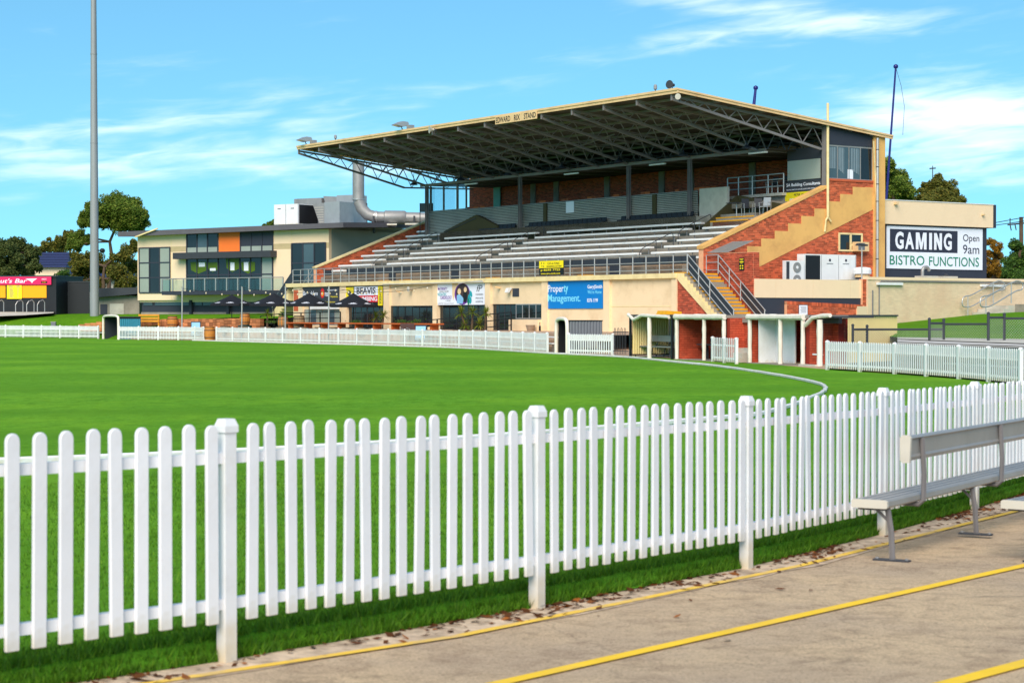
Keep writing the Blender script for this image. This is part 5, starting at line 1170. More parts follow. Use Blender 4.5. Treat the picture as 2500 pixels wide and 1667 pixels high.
# ------------------------------------------------------------------ dugouts
D0 = on_z(1968, 893.5); D1 = on_z(1646, 877.5); DGF = Frame(D0, (D1.x - D0.x, D1.y - D0.y))
def dz(px, py, b=0): return DGF.az(px, py, b)
def padded(name, pts, r, parent, org):
    m = MB(flip=True, org=org); P = [Vector(p) for p in pts]; Q = []
    for p, q in zip(P, P[1:]):
        n_ = max(2, int((q - p).length / .18))
        for k in range(n_): Q.append(p.lerp(q, k / n_))
    Q.append(P[-1]); rs_ = [r * random.uniform(.9, 1.1) for _ in Q]
    return m.tube([(p.x + random.uniform(-.008, .008), p.y, p.z) for p in Q], rs_, 8).build(name, canvas_w, parent, smooth=True)
def dugout(pl, pmid, pr_, ytop, label, white=False):
    aL, aR = dz(pl, 878)[0], dz(pr_, 890)[0]; am = dz(pmid, 885)[0]; zt = max(1.60, dz(pl, ytop)[1]); o = (aR, 0, 0); D = 1.5
    t = fthing('dugout', DGF, aR, 0, 0, label, 'dugout', 'brick dugouts')
    G_ = lambda: MB(flip=True, org=o)
    G_().box(aR - .05, aL + .05, 0.02, D + .2, zt - .12, zt - .02).build('roof_slab', concrete, t)
    for nm, a0, a1, b0, b1, pl_, c, s0, s1, ot in (('back_wall', aR, aL, D, D + .2, 'b', D, aR, aL, -1), ('side_wall', aL - .0, aL + .2, .1, D, 'a', aL, .1, D, -1), ('side_wall', aR - .2, aR + .0, .1, D, 'a', aR - .2, .1, D, -1)):
        w = G_().box(a0, a1, b0, b1, -.1, zt - .125).build(nm, mortar_pt, t); m = G_(); bricks(m, pl_, c, s0, s1, -.1, zt - .125, None, ot, pr=.012); m.build('brickwork', brick_pt, w, kind='stuff')
    G_().box(aR, aL, -.1, D, -.08, .03).build('floor', concrete, t)
    padded('roof_padding', [(aR - .05, -.02, zt - .08), (aL + .05, -.02, zt - .08)], .105, t, o)
    for a in (aL - .05, am, aR + .05): padded('post_padding', [(a, .0, -.0), (a, .0, zt - .16)], .075, t, o)
    b_ = G_(); b_.box(aR + .25, aL - .2 if not white else aR + 1.3, .75, 1.1, .55, .60); b_.build('bench_seat', dark_steel, t)
    for a in (aR + .5, aL - .6): G_().box(a - .03, a + .03, .8, 1.05, .03, .55).build('bench_leg', dark_steel, t)
    if white:
        wa, wb = dz(1876, 880, .5)[0], dz(1925, 880, .5)[0]
        G_().box(wb, wa - .06, .75, .8, .03, zt - .13).build('white_panel', far_white, t); G_().box(wa - .06, wa, .1, .8, .03, zt - .13).build('white_panel', far_white, t)
    return t, o, zt
tA, oA, ztA = dugout(1651, 1719, 1769, 768, 'brick dugout with white padded posts behind the small picket gate')
tB, oB, ztB = dugout(1829, 1905, 1962, 768, 'brick dugout with white panels inside, right of the small picket gate', True)
# brick bay with steps between them
aL, aR = dz(1776, 885, .4)[0], dz(1822, 885, .4)[0]
t = fthing('dugout_stair', DGF, aR, .4, 0, 'worn red brick bay with pale concrete steps between the two dugouts', 'steps'); o = (aR, .4, 0)
w = MB(flip=True, org=o).box(aR, aL, .7, .9, 0, 1.42).build('brick_wall', mortar_m, t); bricks(MB(flip=True, org=o), 'b', .7, aR, aL, 0, 1.42, None, -1, pr=.012).build('brickwork', brick_pt, w, kind='stuff')
MB(flip=True, org=o).box(aR, aL, .6, .95, 1.42, 1.56).build('coping', concrete, t)
for i in range(3): MB(flip=True, org=o).box(aR, aL, .0 + .22 * i, .7, .17 * i, .17 * (i + 1)).build('step', conc_lt, t)
# open metal shelter left of the dugouts
aL, aR = dz(1536, 866)[0], dz(1652, 876)[0] + .1; o = (aR, 0, 0); zt = ztA
t = fthing('interchange_shelter', DGF, aR, 0, 0, 'open cream-sheeted shelter with sagging white padding left of the brick dugouts', 'shelter')
G_ = lambda: MB(flip=True, org=o)
G_().box(aR, aL, .0, 1.8, zt - .06, zt).build('roof', dark_steel, t)
for a, b in ((aL, .02), (aL - 1.2, 1.7), (aR + .35, 1.7), (aR + .35, .0)): G_().box(a - .05, a + .05, b, b + .08, 0, zt - .06).build('frame_post', black_m, t)
def corr(G__, a0, a1, b, z0, z1, pitch=.1, amp=.02):
    m = G__(); pr = []; a = a0; k = 0
    while a < a1: pr.append((a, b + (amp if k % 2 else -amp))); a += pitch / 2; k += 1
    n = len(pr); m.v += [(a, y, z0) for a, y in pr] + [(a, y, z1) for a, y in pr]; m.f += [(i, i + 1, n + i + 1, n + i) for i in range(n - 1)]; return m
corr(G_, aR, aL, 1.78, .1, zt - .06).build('back_sheet', cream_sheet, t)
m = G_(); pr = []; b = .12; k = 0
while b < 1.78: pr.append((aL - .02 + (.02 if k % 2 else -.02), b)); b += .05; k += 1
n = len(pr); m.v += [(a, b, .12) for a, b in pr] + [(a, b, zt - .06) for a, b in pr]; m.f += [(i, i + 1, n + i + 1, n + i) for i in range(n - 1)]; m.build('side_sheet', cream_sheet, t); G_().box(aL - .1, aL - .05, .1, 1.75, .08, .13).box(aL - .1, aL - .05, .78, .86, .1, zt - .06).build('side_frame', black_m, t)
padded('roof_padding', [(aL + .05, -.02, zt - .0), (aL - .5, -.04, zt - .2), (aL - 1.2, -.03, zt - .03), (aL - 2.6, -.02, zt - .06), (aR + .5, -.02, zt - .09)], .07, t, o)
ap = dz(1585.5, 870)[0]; padded('post_padding', [(ap, .0, 0), (ap, .0, zt - .1)], .085, t, o)
for x0, x1, b, lb in ((1552, 1650, .6, 'grey bench with backrest at the front of the cream-sheeted shelter'), (1605, 1652, 1.3, 'grey bench with backrest at the back of the cream-sheeted shelter')):
    a1, a0 = dz(x0, 866, b)[0], dz(x1, 870, b)[0]; s_ = fthing('shelter_bench', DGF, a0, b, .02, lb, 'bench'); ln = a1 - a0
    MB().box(-ln, 0, -.15, .15, .40, .44).build('seat', galv2, s_); MB().box(-ln + .3, 0, .2, .23, .62, .86).build('backrest', galv2, s_)
    for f in (.1, .55, .95): MB().tube([(-ln * f, -.1, 0), (-ln * f, -.02, .4)], .02, 5).tube([(-ln * f, .1, .4), (-ln * f, .215, .6), (-ln * f, .21, .84)], .018, 5).build('leg', dark_steel, s_)
# third shelter, right of the dugouts, with the tall cream shed behind
a0, a1 = dz(2062, 900, .5)[0], dz(1969, 893)[0]; o = (a0, 0, 0)
t = fthing('end_shelter', DGF, a0, 0, 0, 'red painted brick wall and padded post under a bent white padded roof edge', 'shelter'); G_ = lambda: MB(flip=True, org=o)
aw0, aw1 = dz(2047, 900, 1.0)[0], dz(1966, 895, 1.0)[0]
w = G_().box(aw0, aw1, 1.0, 1.2, -.1, zt - .3).build('brick_wall', mortar_pt, t); bricks(G_(), 'b', 1.0, aw0, aw1, -.1, zt - .3, None, -1, pr=.012).build('brickwork', brick_pt, w, kind='stuff')
G_().box(a0, a1, .1, 1.6, zt - .1, zt - .04).build('roof', dark_steel, t); G_().box(a0, a1, .3, .4, zt - .28, zt - .1).build('roof_beam', black_m, t)
ap = dz(2008, 900)[0]; padded('post_padding', [(ap, -.1, 0), (ap, -.1, zt - .16)], .10, t, o)
padded('roof_padding', [(a1, -.05, zt - .35), (a1 - .45, -.05, zt - .1), (a1 - 1.0, -.05, zt - .04), (a0, -.05, zt - .02)], .075, t, o)
G_().tube([(dz(1985, 870)[0], .0, dz(1985, 865)[1]), (ap, .0, dz(2001, 866)[1])], .03, 6).build('bar', far_white, t)
G_().box(a0 + .6, a1 + .1, -.25, -.1, .0, .07).build('kerb', conc_lt, t)
SH = on_z(2062, 850, .9); cs = at_Y(2068, 768, 69)
sf = Frame((at_Y(2189, 800, 70.5).x, 70.5), (-(at_Y(2189, 800, 70.5).x - at_Y(2062, 800, 67).x), 67 - 70.5)); wS = (Vector((at_Y(2189, 800, 70.5).x, 70.5)) - Vector((at_Y(2062, 800, 67).x, 67))).length
t = fthing('corrugated_shed', sf, 0, 0, .2, 'tall cream corrugated shed end beside the dugouts', 'shed'); G_ = lambda: MB(flip=True, org=(0, 0, .2))
zs = zat(772, 68.5); corr(G_, 0, wS, 0, .0, zs, .16, .025).build('front_sheet', cream_sheet, t); G_().box(-.05, wS + .05, -.05, 1.8, zs, zs + .05).build('roof', dark_steel, t); G_().box(0, wS, .05, 1.7, 0, zs - .01).build('body', cream_sheet, t)
# ------------------------------------------------------------------ chain-link frames behind the right fence
def mesh_fence(pts, Y, label):
    """pts: (px, ytop) of the posts"""
    P = [at_Y(x, y, Y + .6 * i) for i, (x, y) in enumerate(pts)]; z0 = .55
    t = thing('chain_link_fence', (P[0].x, P[0].y, z0), 0, label, 'fence', 'chain-link frames beside the right lawn'); o = (P[0].x, P[0].y, z0)
    for p in P: MB(org=o).tube([(p.x, p.y, z0), (p.x, p.y, p.z)], .042, 8).lathe([(.05, 0), (.05, .03), (.02, .06)], 8, tuple(p)).build('post', dark_steel, t)
    for p, q in zip(P, P[1:]):
        zt = min(p.z, q.z) - .09; MB(org=o).tube([(p.x, p.y, zt), (q.x, q.y, zt)], .036, 8).build('top_rail', dark_steel, t)
        m = MB(org=o); ln = (q - p).length; H_ = zt - z0; s = .09; n_ = int((ln + H_) / s)
        for k in range(n_):
            for sg in (0, 1):
                u0, u1 = k * s - H_, k * s; zA, zB = 0, H_
                if u0 < 0: zA = -u0; u0 = 0
                if u1 > ln: zB = H_ - (u1 - ln); u1 = ln
                if u1 <= u0: continue
                if sg: c0, c1 = (ln - u0, zA), (ln - u1, zB)
                else: c0, c1 = (u0, zA), (u1, zB)
                f0, f1 = p.lerp(q, c0[0] / ln), p.lerp(q, c1[0] / ln); m.tube([(f0.x, f0.y, z0 + c0[1]), (f1.x, f1.y, z0 + c1[1])], .003, 3, cap=False)
        m.build('wire_mesh', galv, t, kind='stuff')
mesh_fence([(2082, 795), (2117, 797), (2304, 797)], 60.0, 'chain-link frame in front of the cream corrugated shed')
mesh_fence([(2269, 780), (2304, 782), (2413, 784)], 59.0, 'middle chain-link frame standing before the right lawn')
mesh_fence([(2413, 766), (2452, 768), (2620, 770)], 58.0, 'chain-link frame at the right edge before the handrails')
# ------------------------------------------------------------------ steps and handrails up the right bank
hs = ST.wld(RA - 1.4, 16.2, 1.5)
t = fthing('bank_steps', ST, RA - 1.2, 16.5, 1.4, 'pale concrete steps with side wall rising up the right lawn', 'steps'); o = (RA - 1.2, 16.5, 1.4)
for i in range(5): MB(flip=True, org=o).box(RA - 1.8, RA - .05, 16.2 + .38 * i, 19.5, 1.3 + .17 * i, 1.3 + .17 * (i + 1)).build('step', conc_lt, t)
MB(flip=True, org=o).box(RA - 2.4, RA - 1.8, 18.2, 26, 1.5, 2.22).build('side_wall', concrete, t); MB(flip=True, org=o).box(RA - 2.4, RA - .05, 19.5, 27, 1.6, 2.16).build('landing', concrete, t)
def hrail(x, lb):
    P = [(x[0], 729), (x[0] - 2, 745), (x[0] + 12, 750)]
    pts = [(0, 748), (0, 728), (10, 722), (22, 722), (83, 686), (96, 686), (104, 692), (104, 704), (98, 709), (88, 709), (26, 748), (10, 750)]
    a = RA - (.3 if x[1] == 0 else 1.75); W_ = [ST.bz(x[0] + dx, y, a) for dx, y in pts]; t = fthing('handrail', ST, a, W_[0][0], 1.4, lb, 'handrail', 'handrails on the bank steps'); o = (a, W_[0][0], 1.4)
    MB(flip=True, org=o).tube([(a, b, z) for b, z in smooth_closed(W_)], .035, 8).build('loop', galv, t, smooth=True)
    for dx, y0, y1 in ((14, 722, 778), (76, 688, 740)):
        b0, z1 = ST.bz(x[0] + dx, y0, a); z0 = ST.bz(x[0] + dx, y1, a)[1]; MB(flip=True, org=o).tube([(a, b0, z0), (a, b0, z1)], .032, 8).build('post', galv, t)
def smooth_closed(P):
    P = [Vector(p) for p in P]
    for _ in range(2):
        Q = []
        for a, b in zip(P, P[1:] + P[:1]): Q += [a * .75 + b * .25, a * .25 + b * .75]
        P = Q
    return [tuple(p) for p in P + P[:1]]
hrail((2349, 0), 'looped steel handrail nearest the retaining wall on the bank steps'); hrail((2393, 1), 'looped steel handrail on the lawn side of the bank steps')
# ------------------------------------------------------------------ clubhouse on the left
cO = at_Y(803, 700, 133); CL = Frame(cO, (-.823, .567))
CH = fthing('clubhouse', CL, 0, 0, 0, 'cream two-storey clubhouse with dark windows, orange panel and grey roof', 'building')
def cz(px, py, b=0): return CL.az(px, py, b)
def cb(name, mat, px0, py0, px1, py1, b0, b1, parent=None):
    aL, z1 = cz(px0, py0); aR, z0 = cz(px1, py1); return G().box(aR, aL, b0, b1, z0, z1).build(name, mat, parent or CH)
WT = cz(803, 559)[1]; aLC = cz(336, 700)[0]
zBase = cz(500, 766)[1]; zS = cz(560, 732)[1]            # ground, and underside of the cream storey
G().box(0, aLC, .0, .3, zS, WT).build('front_wall', cream2, CH)
G().box(0, .3, .3, 14, zBase - 1, WT + .2).build('side_wall', clad, CH); G().box(0, aLC, 9, 9.3, zBase, WT).build('back_wall', cream2, CH)
G().box(.1, aLC - .1, .35, .6, zBase - 1, zS + .05).build('plinth_wall', charcoal, CH); G().box(0, aLC, .2, 9, zS - .15, zS).build('floor_slab', cream2, CH)
G().box(.05, aLC - .05, .30, .36, zBase - 1, zBase + .12).build('plinth', concrete, CH)
for p in (462, 553): G().box(cz(p, 740)[0] - .12, cz(p, 740)[0] + .12, .1, .34, zBase - 1, zS).build('pier', charcoal, CH)
def cwin(px0, py0, px1, py1, cols, rows, glass, b=-.02, name='window', fr=None):
    aL, z1 = cz(px0, py0); aR, z0 = cz(px1, py1); fw = .09; w = G()
    for i in range(cols + 1): x = aL + (aR - aL) * i / cols; w.box(x - fw / 2, x + fw / 2, b - .06, b, z0, z1)
    for j in range(rows + 1): z = z0 + (z1 - z0) * j / rows; w.box(aR, aL, b - .05, b + .005, z - fw / 2, z + fw / 2)
    wo = w.build(name, fr or charcoal, CH)
    for i in range(cols):
        for j in range(rows): G().box(aL + (aR - aL) * i / cols, aL + (aR - aL) * (i + 1) / cols, b - .02, b - .01, z0 + (z1 - z0) * j / rows, z0 + (z1 - z0) * (j + 1) / rows).build('pane', glass[(i + j * cols) % len(glass)], wo)
    return wo, aL, aR, z0, z1
cwin(341, 606, 416, 714, 3, 3, [glass_pale, glass_dk, glass_pale])
w1 = cwin(457, 570, 533, 617, 3, 1, [glass_dk, glass_gr, glass_dk]); w2 = cwin(588, 567, 667, 614, 3, 1, [charcoal, charcoal, charcoal])
for wo_, n_ in ((w1, 3), (w2, 3)):
    G().box(wo_[2], wo_[1], -.07, -.035, wo_[3], wo_[3] + .02).build('sill', dark_steel, wo_[0])
    for i in range(3):
        d_ = (wo_[1] - wo_[2]) / 3; G().box(wo_[2] + d_ * i + .06, wo_[2] + d_ * (i + 1) - .06, -.05, -.04, wo_[3] + .05, wo_[3] + .42).build('blind_strip', glass_pale, wo_[0])
cb('orange_panel', orange_p, 535, 568, 586, 615, -.03, .0)
wo, aL, aR, z0, z1 = cwin(457, 627, 667, 716, 8, 2, [glass_dk] * 7 + [glass_pale], b=-.03)
# lime window film
for x0, x1, y0, y1 in ((466, 505, 640, 668), (508, 533, 641, 664), (552, 585, 632, 664), (590, 624, 640, 668)):
    p0, p1 = cz(x0, y0), cz(x1, y1); hh = p0[1] - p1[1]
    G().prism([(p0[0], p0[1]), (p1[0], p0[1]), (p1[0], p1[1] + hh * .25), ((p0[0] + p1[0]) / 2, p1[1]), (p0[0] - .1, p1[1] + hh * .3)], -.062, -.055, 'y').build('window_film', lime_sign, wo)
for x0, x1, y0, y1 in ((487, 502, 641, 651), (514, 528, 655, 661), (564, 574, 641, 660), (597, 608, 640, 661)): p0, p1 = cz(x0, y0), cz(x1, y1); G().box(p1[0], p0[0], -.07, -.064, p1[1], p0[1]).build('film_print', wh_sign, wo)
wo2 = cwin(713, 595, 796, 690, 3, 2, [glass_dk, glass_gr, glass_dk])
cb('awning', dark_steel, 438, 618, 676, 628, -.7, .0); cb('storey_joint', M('joint_tan', hx(190, 170, 130), .8), 336, 604.5, 803, 605.5, -.006, .0)  # thin tan strip marks the joint between the storeys
for p in (418, 712): a = cz(p, 600)[0]; G().box(a - .02, a + .02, -.006, .0, zS, WT).build('panel_joint', cap_cream, CH)
for x0, x1 in ((342, 366), (370, 455), (460, 487), (487, 560)): p0, p1 = cz(x0, 737), cz(x1, 752); G().box(p1[0] + .05, p0[0] - .05, .30, .34, p1[1] + .2, p0[1]).build('low_window', glass_gr, CH)
# roof: thin overhanging plate, rising to the right
rz0, rz1 = cz(295, 578, -.7)[1], cz(838, 551, -.7)[1]; ra0, ra1 = cz(288, 570, -.7)[0], cz(838, 555, -.7)[0]
G().add([(ra0, -.7, rz0 - .0), (ra1, -.7, rz1 - .12), (ra1, 10, rz1 + .3), (ra0, 10, rz0 + .4), (ra0, -.7, rz0 + .38), (ra1, -.7, rz1 + .22), (ra1, 10, rz1 + .64), (ra0, 10, rz0 + .74)],
        [(0, 1, 2, 3), (7, 6, 5, 4), (0, 4, 5, 1), (1, 5, 6, 2), (2, 6, 7, 3), (3, 7, 4, 0)]).build('roof', M('roof_fascia', hx(96, 92, 98), .6), CH)
G().bar((cz(385, 558, -.8)[0], -.8, cz(385, 558, -.8)[1]), (cz(330, 579, -.8)[0], -.8, cz(330, 579, -.8)[1]), .09, .09).build('drain_pipe', cap_cream, CH)
# side extension with parapet
G().add([(.0, .6, WT + .0), (.0, 24, WT + .0), (.25, 24, WT), (.25, .6, WT), (.0, .6, WT + .42), (0, 24, WT + .15), (.25, 24, WT + .15), (.25, .6, WT + .42)], [(0, 1, 2, 3), (7, 6, 5, 4), (0, 4, 5, 1), (1, 5, 6, 2), (2, 6, 7, 3), (3, 7, 4, 0)]).build('side_parapet', clad, CH)
G().box(-.03, .3, 14, 24, zBase - 1, WT).build('side_wall', clad, CH); G().box(.3, aLC, 9.3, 24, WT - .3, WT).build('rear_roof', conc_lt, CH)
# balcony
bL, bz1 = cz(395, 711, -1.6); bR = cz(690, 708, -1.6)[0]
G().box(bR, bL, -1.6, -.03, bz1 - .28, bz1).build('balcony_slab', charcoal, CH)
rt = cz(400, 681, -1.55)[1]; br_ = G().tube([(bL, -1.55, rt), (bR, -1.55, rt)], .035, 6).tube([(bL, -1.55, rt), (bL, -.1, rt)], .035, 6).build('balcony_rail', galv, CH)
for i in range(12):
    a = bL + (bR - bL) * i / 11; G().box(a - .04, a + .04, -1.58, -1.52, bz1 - .05, rt).build('balcony_post', galv, br_)
    if i < 11: G().box(bL + (bR - bL) * (i + 1) / 11 + .05, a - .05, -1.56, -1.55, bz1 + .03, rt - .08).build('glass_panel', clear2, br_)
# stair from the walkway of the stand down to the left
for i in range(9):
    a = 40.1 + .24 * i; gbox('left_stair_step', cap_cream, a, a + .24, .1, 1.6, ZD - 1.1 - .18 * i, ZD - .02 - .18 * (i + 1))
for bb in (.12, 1.5):
    for dz_ in zr: G().tube([(39.4, bb, ZD + dz_), (42.4, bb, ZD + dz_ - 2.1)], .026, 6).build('stair_rail', galv, GS)
G().prism([(39.5, ZD + .1), (39.5, ZD + .8), (42.2, ZD - 1.1), (42.2, ZD - 1.8)], .08, .1, 'y').build('rail_board', charc2, GS)
# ------------------------------------------------------------------ plant on the clubhouse roof
def rp(px, py, b=3): p = CL.on_b(px, py, b); return p
def rbx(name, px0, py0, px1, py1, b, depth, mat, label, cat):
    aL, _, z1 = rp(px0, py0, b); aR, _, z0 = rp(px1, py1, b); t = fthing(name, CL, aR, b, z0, label, cat); w, h_ = aL - aR, z1 - z0
    MB().box(-w, 0, 0, depth, 0, h_).build('casing', mat, t); return t, w, h_
t, w, h_ = rbx('packaged_unit', 669, 500, 727, 547, 2, 3, far_white, 'big white packaged unit at the left of the clubhouse roof', 'air conditioner')
MB().box(.0, .02, .15, 2.2, .05, h_ - .05).build('grille', black_m, t); MB().box(-w * .5 - .015, -w * .5 + .015, -.012, 0, .02, h_ - .02).build('panel_seam', gr_sign, t)
for f in (.22, .78): MB().box(-w * f - .15, -w * f + .15, -.012, 0, h_ - .35, h_ - .28).build('maker_badge', gr_sign, t)
t, w, h_ = rbx('condenser_box', 718, 486, 785, 505, 6, 2, galv2, 'low grey box on the clubhouse roof behind the white unit', 'air conditioner')
def cowl(px0, py0, px1, py1, b, label, up):
    aL, _, z1 = rp(px0, py0, b); aR, _, z0 = rp(px1, py1, b); t = fthing('intake_cowl', CL, aR, b, z0, label, 'vent'); w, h_ = aL - aR, z1 - z0
    MB().prism([(-w, h_), (-w * .55, h_ * .96), (-w * .55, 0), (-w * .72, 0)], 0, 1.6, 'y').build('hood', galv2, t); MB().box(-w * .55, 0, 0, 1.6, 0, h_).build('box', galv, t)
    for i in range(7): z = h_ * (.1 + .11 * i); MB().prism([(-w * .98 + (.27 * w) * (1 - z / h_) , z), (-w * .58, z), (-w * .58, z + .04), (-w * .98 + (.27 * w) * (1 - z / h_), z + .04)], -.02, .0, 'y').build('louvre', conc_lt, t)
    return t
cowl(762, 495, 829, 547, 3.2, 'slatted grey intake cowl in the middle of the clubhouse roof', 1)
cowl(789, 479, 862, 545, 6.0, 'taller grey intake cowl behind the slatted one', 1)
# the great duct
Yd = 136.0
def dpt(px, py): return at_Y(px, py, Yd)
r_ = 14.3 * Yd / F
P = [dpt(875, 398), dpt(875, 470), dpt(876, 490), dpt(883, 509), dpt(897, 524), dpt(915, 530), dpt(1045, 533)]
t = thing('exhaust_duct', dpt(900, 547), 0, 'great round galvanised exhaust duct bending up from the clubhouse roof', 'duct'); o = tuple(t.location)
MB(org=o).tube(P[:3], r_, 20).build('riser', galv2, t, smooth=True); MB(org=o).tube(P[2:6], r_ * .98, 20).build('elbow', galv2, t, smooth=True); MB(org=o).tube(P[5:], r_ * .95, 20).build('run', galv2, t, smooth=True)
MB(org=o).tube([dpt(938, 531), dpt(940, 531), dpt(988, 531.5), dpt(992, 531.5)], [r_ * .98, r_ * 1.18, r_ * 1.18, r_ * .98], 20).build('silencer', galv2, t, smooth=True)
for a, b in (((875, 485), (875, 488)), ((875, 398), (875, 401)), ((912, 529), (915, 530)), ((918, 530), (921, 530))): MB(org=o).tube([dpt(*a), dpt(*b)], r_ * 1.06, 20).build('collar', galv, t)
for px in (913, 1012): p = dpt(px, 545); MB(org=o).box(p.x - .06, p.x + .06, p.y - .5, p.y + .5, p.z - .7, p.z + .5).build('support', dark_steel, t)
MB(org=o).bar(dpt(896, 497), dpt(896, 545), .06, .06).bar(dpt(870, 497), dpt(896, 497), .06, .06).build('bracket_frame', dark_steel, t)
for x0, x1, y, lb in ((922, 970, 549, 'white cable tray lying under the exhaust duct, left length'), (990, 1030, 548, 'white cable tray lying under the exhaust duct, right length')):
    p, q = dpt(x0, y), dpt(x1, y); t = thing('cable_tray', p, 0, lb, 'tray'); MB().bar((0, -.5, 0), (q.x - p.x, -.5, 0), .3, .12).build('tray', far_white, t); MB().bar((.1, -.5, -.2), (.1, -.5, -.05), .1, .1).bar((q.x - p.x - .1, -.5, -.2), (q.x - p.x - .1, -.5, -.05), .1, .1).build('foot', dark_steel, t)
p = at_Y(1032, 500, 128); t = thing('roof_screen', (p.x, p.y, p.z - 1.4), 0, 'grey framed screen beside the left column of the grandstand', 'screen'); MB().box(-.2, .7, 0, .04, .9, 1.5).build('panel', gr_sign, t); MB().bar((-.18, 0, -.6), (-.18, 0, 1.5), .05, .05).bar((.68, 0, -.6), (.68, 0, 1.5), .05, .05).build('frame', dark_steel, t)
# ------------------------------------------------------------------ bar shed and dark wall at the far left
BY = 150.0; bO = at_Y(127, 700, BY); BR = Frame(bO, (-.98, .2))
t = fthing('bar_shed', BR, 0, 0, 1.7, 'black bar shed with hot pink sign and amber hatches at the left edge', 'building'); o = (0, 0, 1.7); B_ = lambda: MB(flip=True, org=o)
def bz_(px, py, b=0): return BR.az(px, py, b)
aX = bz_(-200, 700)[0]; zt = bz_(60, 676)[1]; zb = bz_(60, 762)[1]
B_().box(-.35, aX, 0, 5, zb - .4, zt).build('body', black_m, t); B_().box(-.4, aX, -.15, 5.1, zt, zt + .1).build('roof', charc2, t)
for x0, x1 in ((-190, -90), (-85, 14), (55, 114)): p0, p1 = bz_(x0, 697), bz_(x1, 727); B_().box(p1[0], p0[0], -.05, .0, p1[1], p0[1]).build('amber_hatch', or_sign, t)
p0, p1 = bz_(-200, 677), bz_(127, 695); bs = fthing('bar_sign', BR, p1[0], -.16, p1[1], 'hot pink bar sign along the top of the black shed', 'sign'); hh = p0[1] - p1[1]
MB().box(-(p0[0] - p1[0]), 0, 0, .06, 0, hh).build('board', pk_sign, bs)
pt_ = bz_(28, 686, -.16); text("Trout's Bar", wh_sign, bs, (-(pt_[0] - p1[0]) - .35, -.01, hh * .5), w=3.4, h=hh * .55, bold=.01, shear=.25)
px_ = -(bz_(79, 686)[0] - p1[0]); poly(bs, wh_sign, [(px_ - .5, hh * .75), (px_ + .5, hh * .78), (px_ + .15, hh * .45), (px_ + .05, hh * .2), (px_ - .08, hh * .45)], -.01)
px_ = -(bz_(110, 690)[0] - p1[0]); oval(bs, bk_sign, px_, hh * .3, .30, .1, -.01); text('WEST', wh_sign, bs, (px_, -.012, hh * .68), w=.42, h=.13); text('END', or_sign, bs, (px_, -.018, hh * .3), w=.3, h=.1)
p0, p1 = bz_(17, 696.5, -.08), bz_(53.5, 729.5, -.08); pl = fthing('price_list', BR, (p0[0] + p1[0]) / 2, -.07, (p0[1] + p1[1]) / 2, 'yellow price list hung between the amber hatches', 'sign'); w, h_ = p0[0] - p1[0], p0[1] - p1[1]
MB().box(-w / 2, w / 2, -.03, 0, -h_ / 2, h_ / 2).build('board', ye_sign, pl); m = MB()
for x0, x1, z in ((-.35, -.12, .42), (.15, .35, .43), (-.42, -.05, .35), (.05, .42, .35)): m.box(x0 * w, x1 * w, -.036, -.031, z * h_, (z + .03) * h_)
for i in range(11): m.box(-.33 * w, random.uniform(-.12, .0) * w, -.036, -.031, (.25 - .065 * i) * h_, (.275 - .065 * i) * h_); m.box(.2 * w, random.uniform(.26, .3) * w, -.036, -.031, (.25 - .065 * i) * h_, (.275 - .065 * i) * h_)
m.build('print', gr_sign, pl)
hp0 = None
for px, lb in ((5, 'leftmost steel leaning rail before the bar shed'), (52, 'second steel leaning rail from the left before the bar shed'), (79, 'third steel leaning rail before the bar shed'), (105, 'steel leaning rail nearest the end of the bar shed')):
    p = bz_(px, 761, -.9); r = fthing('leaning_rail', BR, p[0], -1.2, zb + .02, lb, 'rail', 'steel rails before the bar shed'); MB().tube(smooth([(-.16, -.35, 0), (-.16, -.35, .75), (.12, .35, 1.0), (.12, .35, 0)], 1), .035, 6).build('bent_tube', galv, r)
mb = MB(); mb.quad(tuple(at_Y(-200, 779, 145)), tuple(at_Y(60, 769.5, 145)), tuple(at_Y(131, 764, 146)), tuple(at_Y(131, 761, 151)), tuple(at_Y(-200, 761.5, 151))); tag(mb.build('bar_apron', conc_lt), kind='structure')
p0, p1 = at_Y(136, 690, 152), at_Y(218, 690, 152); t = thing('dark_boundary_wall', (p0.x, 152, 1.6), 0, 'plain black wall between the bar shed and the light pole', 'wall'); MB().box(0, p1.x - p0.x, 0, .2, -.5, zat(689, 152) - 1.6).build('panel', black_m, t); MB().box(-.1, p1.x - p0.x + .1, -.05, .25, zat(689, 152) - 1.6, zat(687, 152) - 1.6).build('capping', dark_steel, t)
p0, p1 = at_Y(240, 700, 146), at_Y(340, 700, 146); t = thing('low_annex', (p0.x, 146, 1.6), 0, 'low dark-roofed annex between the light pole and the clubhouse', 'building'); w = p1.x - p0.x
MB().box(0, w, 0, 5, -.5, zat(722, 146) - 1.6).build('wall', concrete, t); MB().prism([(-.3, zat(727, 146) - 1.6), (w + .2, zat(717, 146) - 1.6), (w + .2, zat(702, 146) - 1.6), (-.3, zat(704, 146) - 1.6)], -.6, 5, 'y').build('roof', charc2, t); MB().box(w * .28, w * .62, -.02, .0, -.3, .9).build('roller_door', conc_lt, t); MB().box(.15, w * .22, -.02, 0, -.3, .85).build('door', charcoal, t)
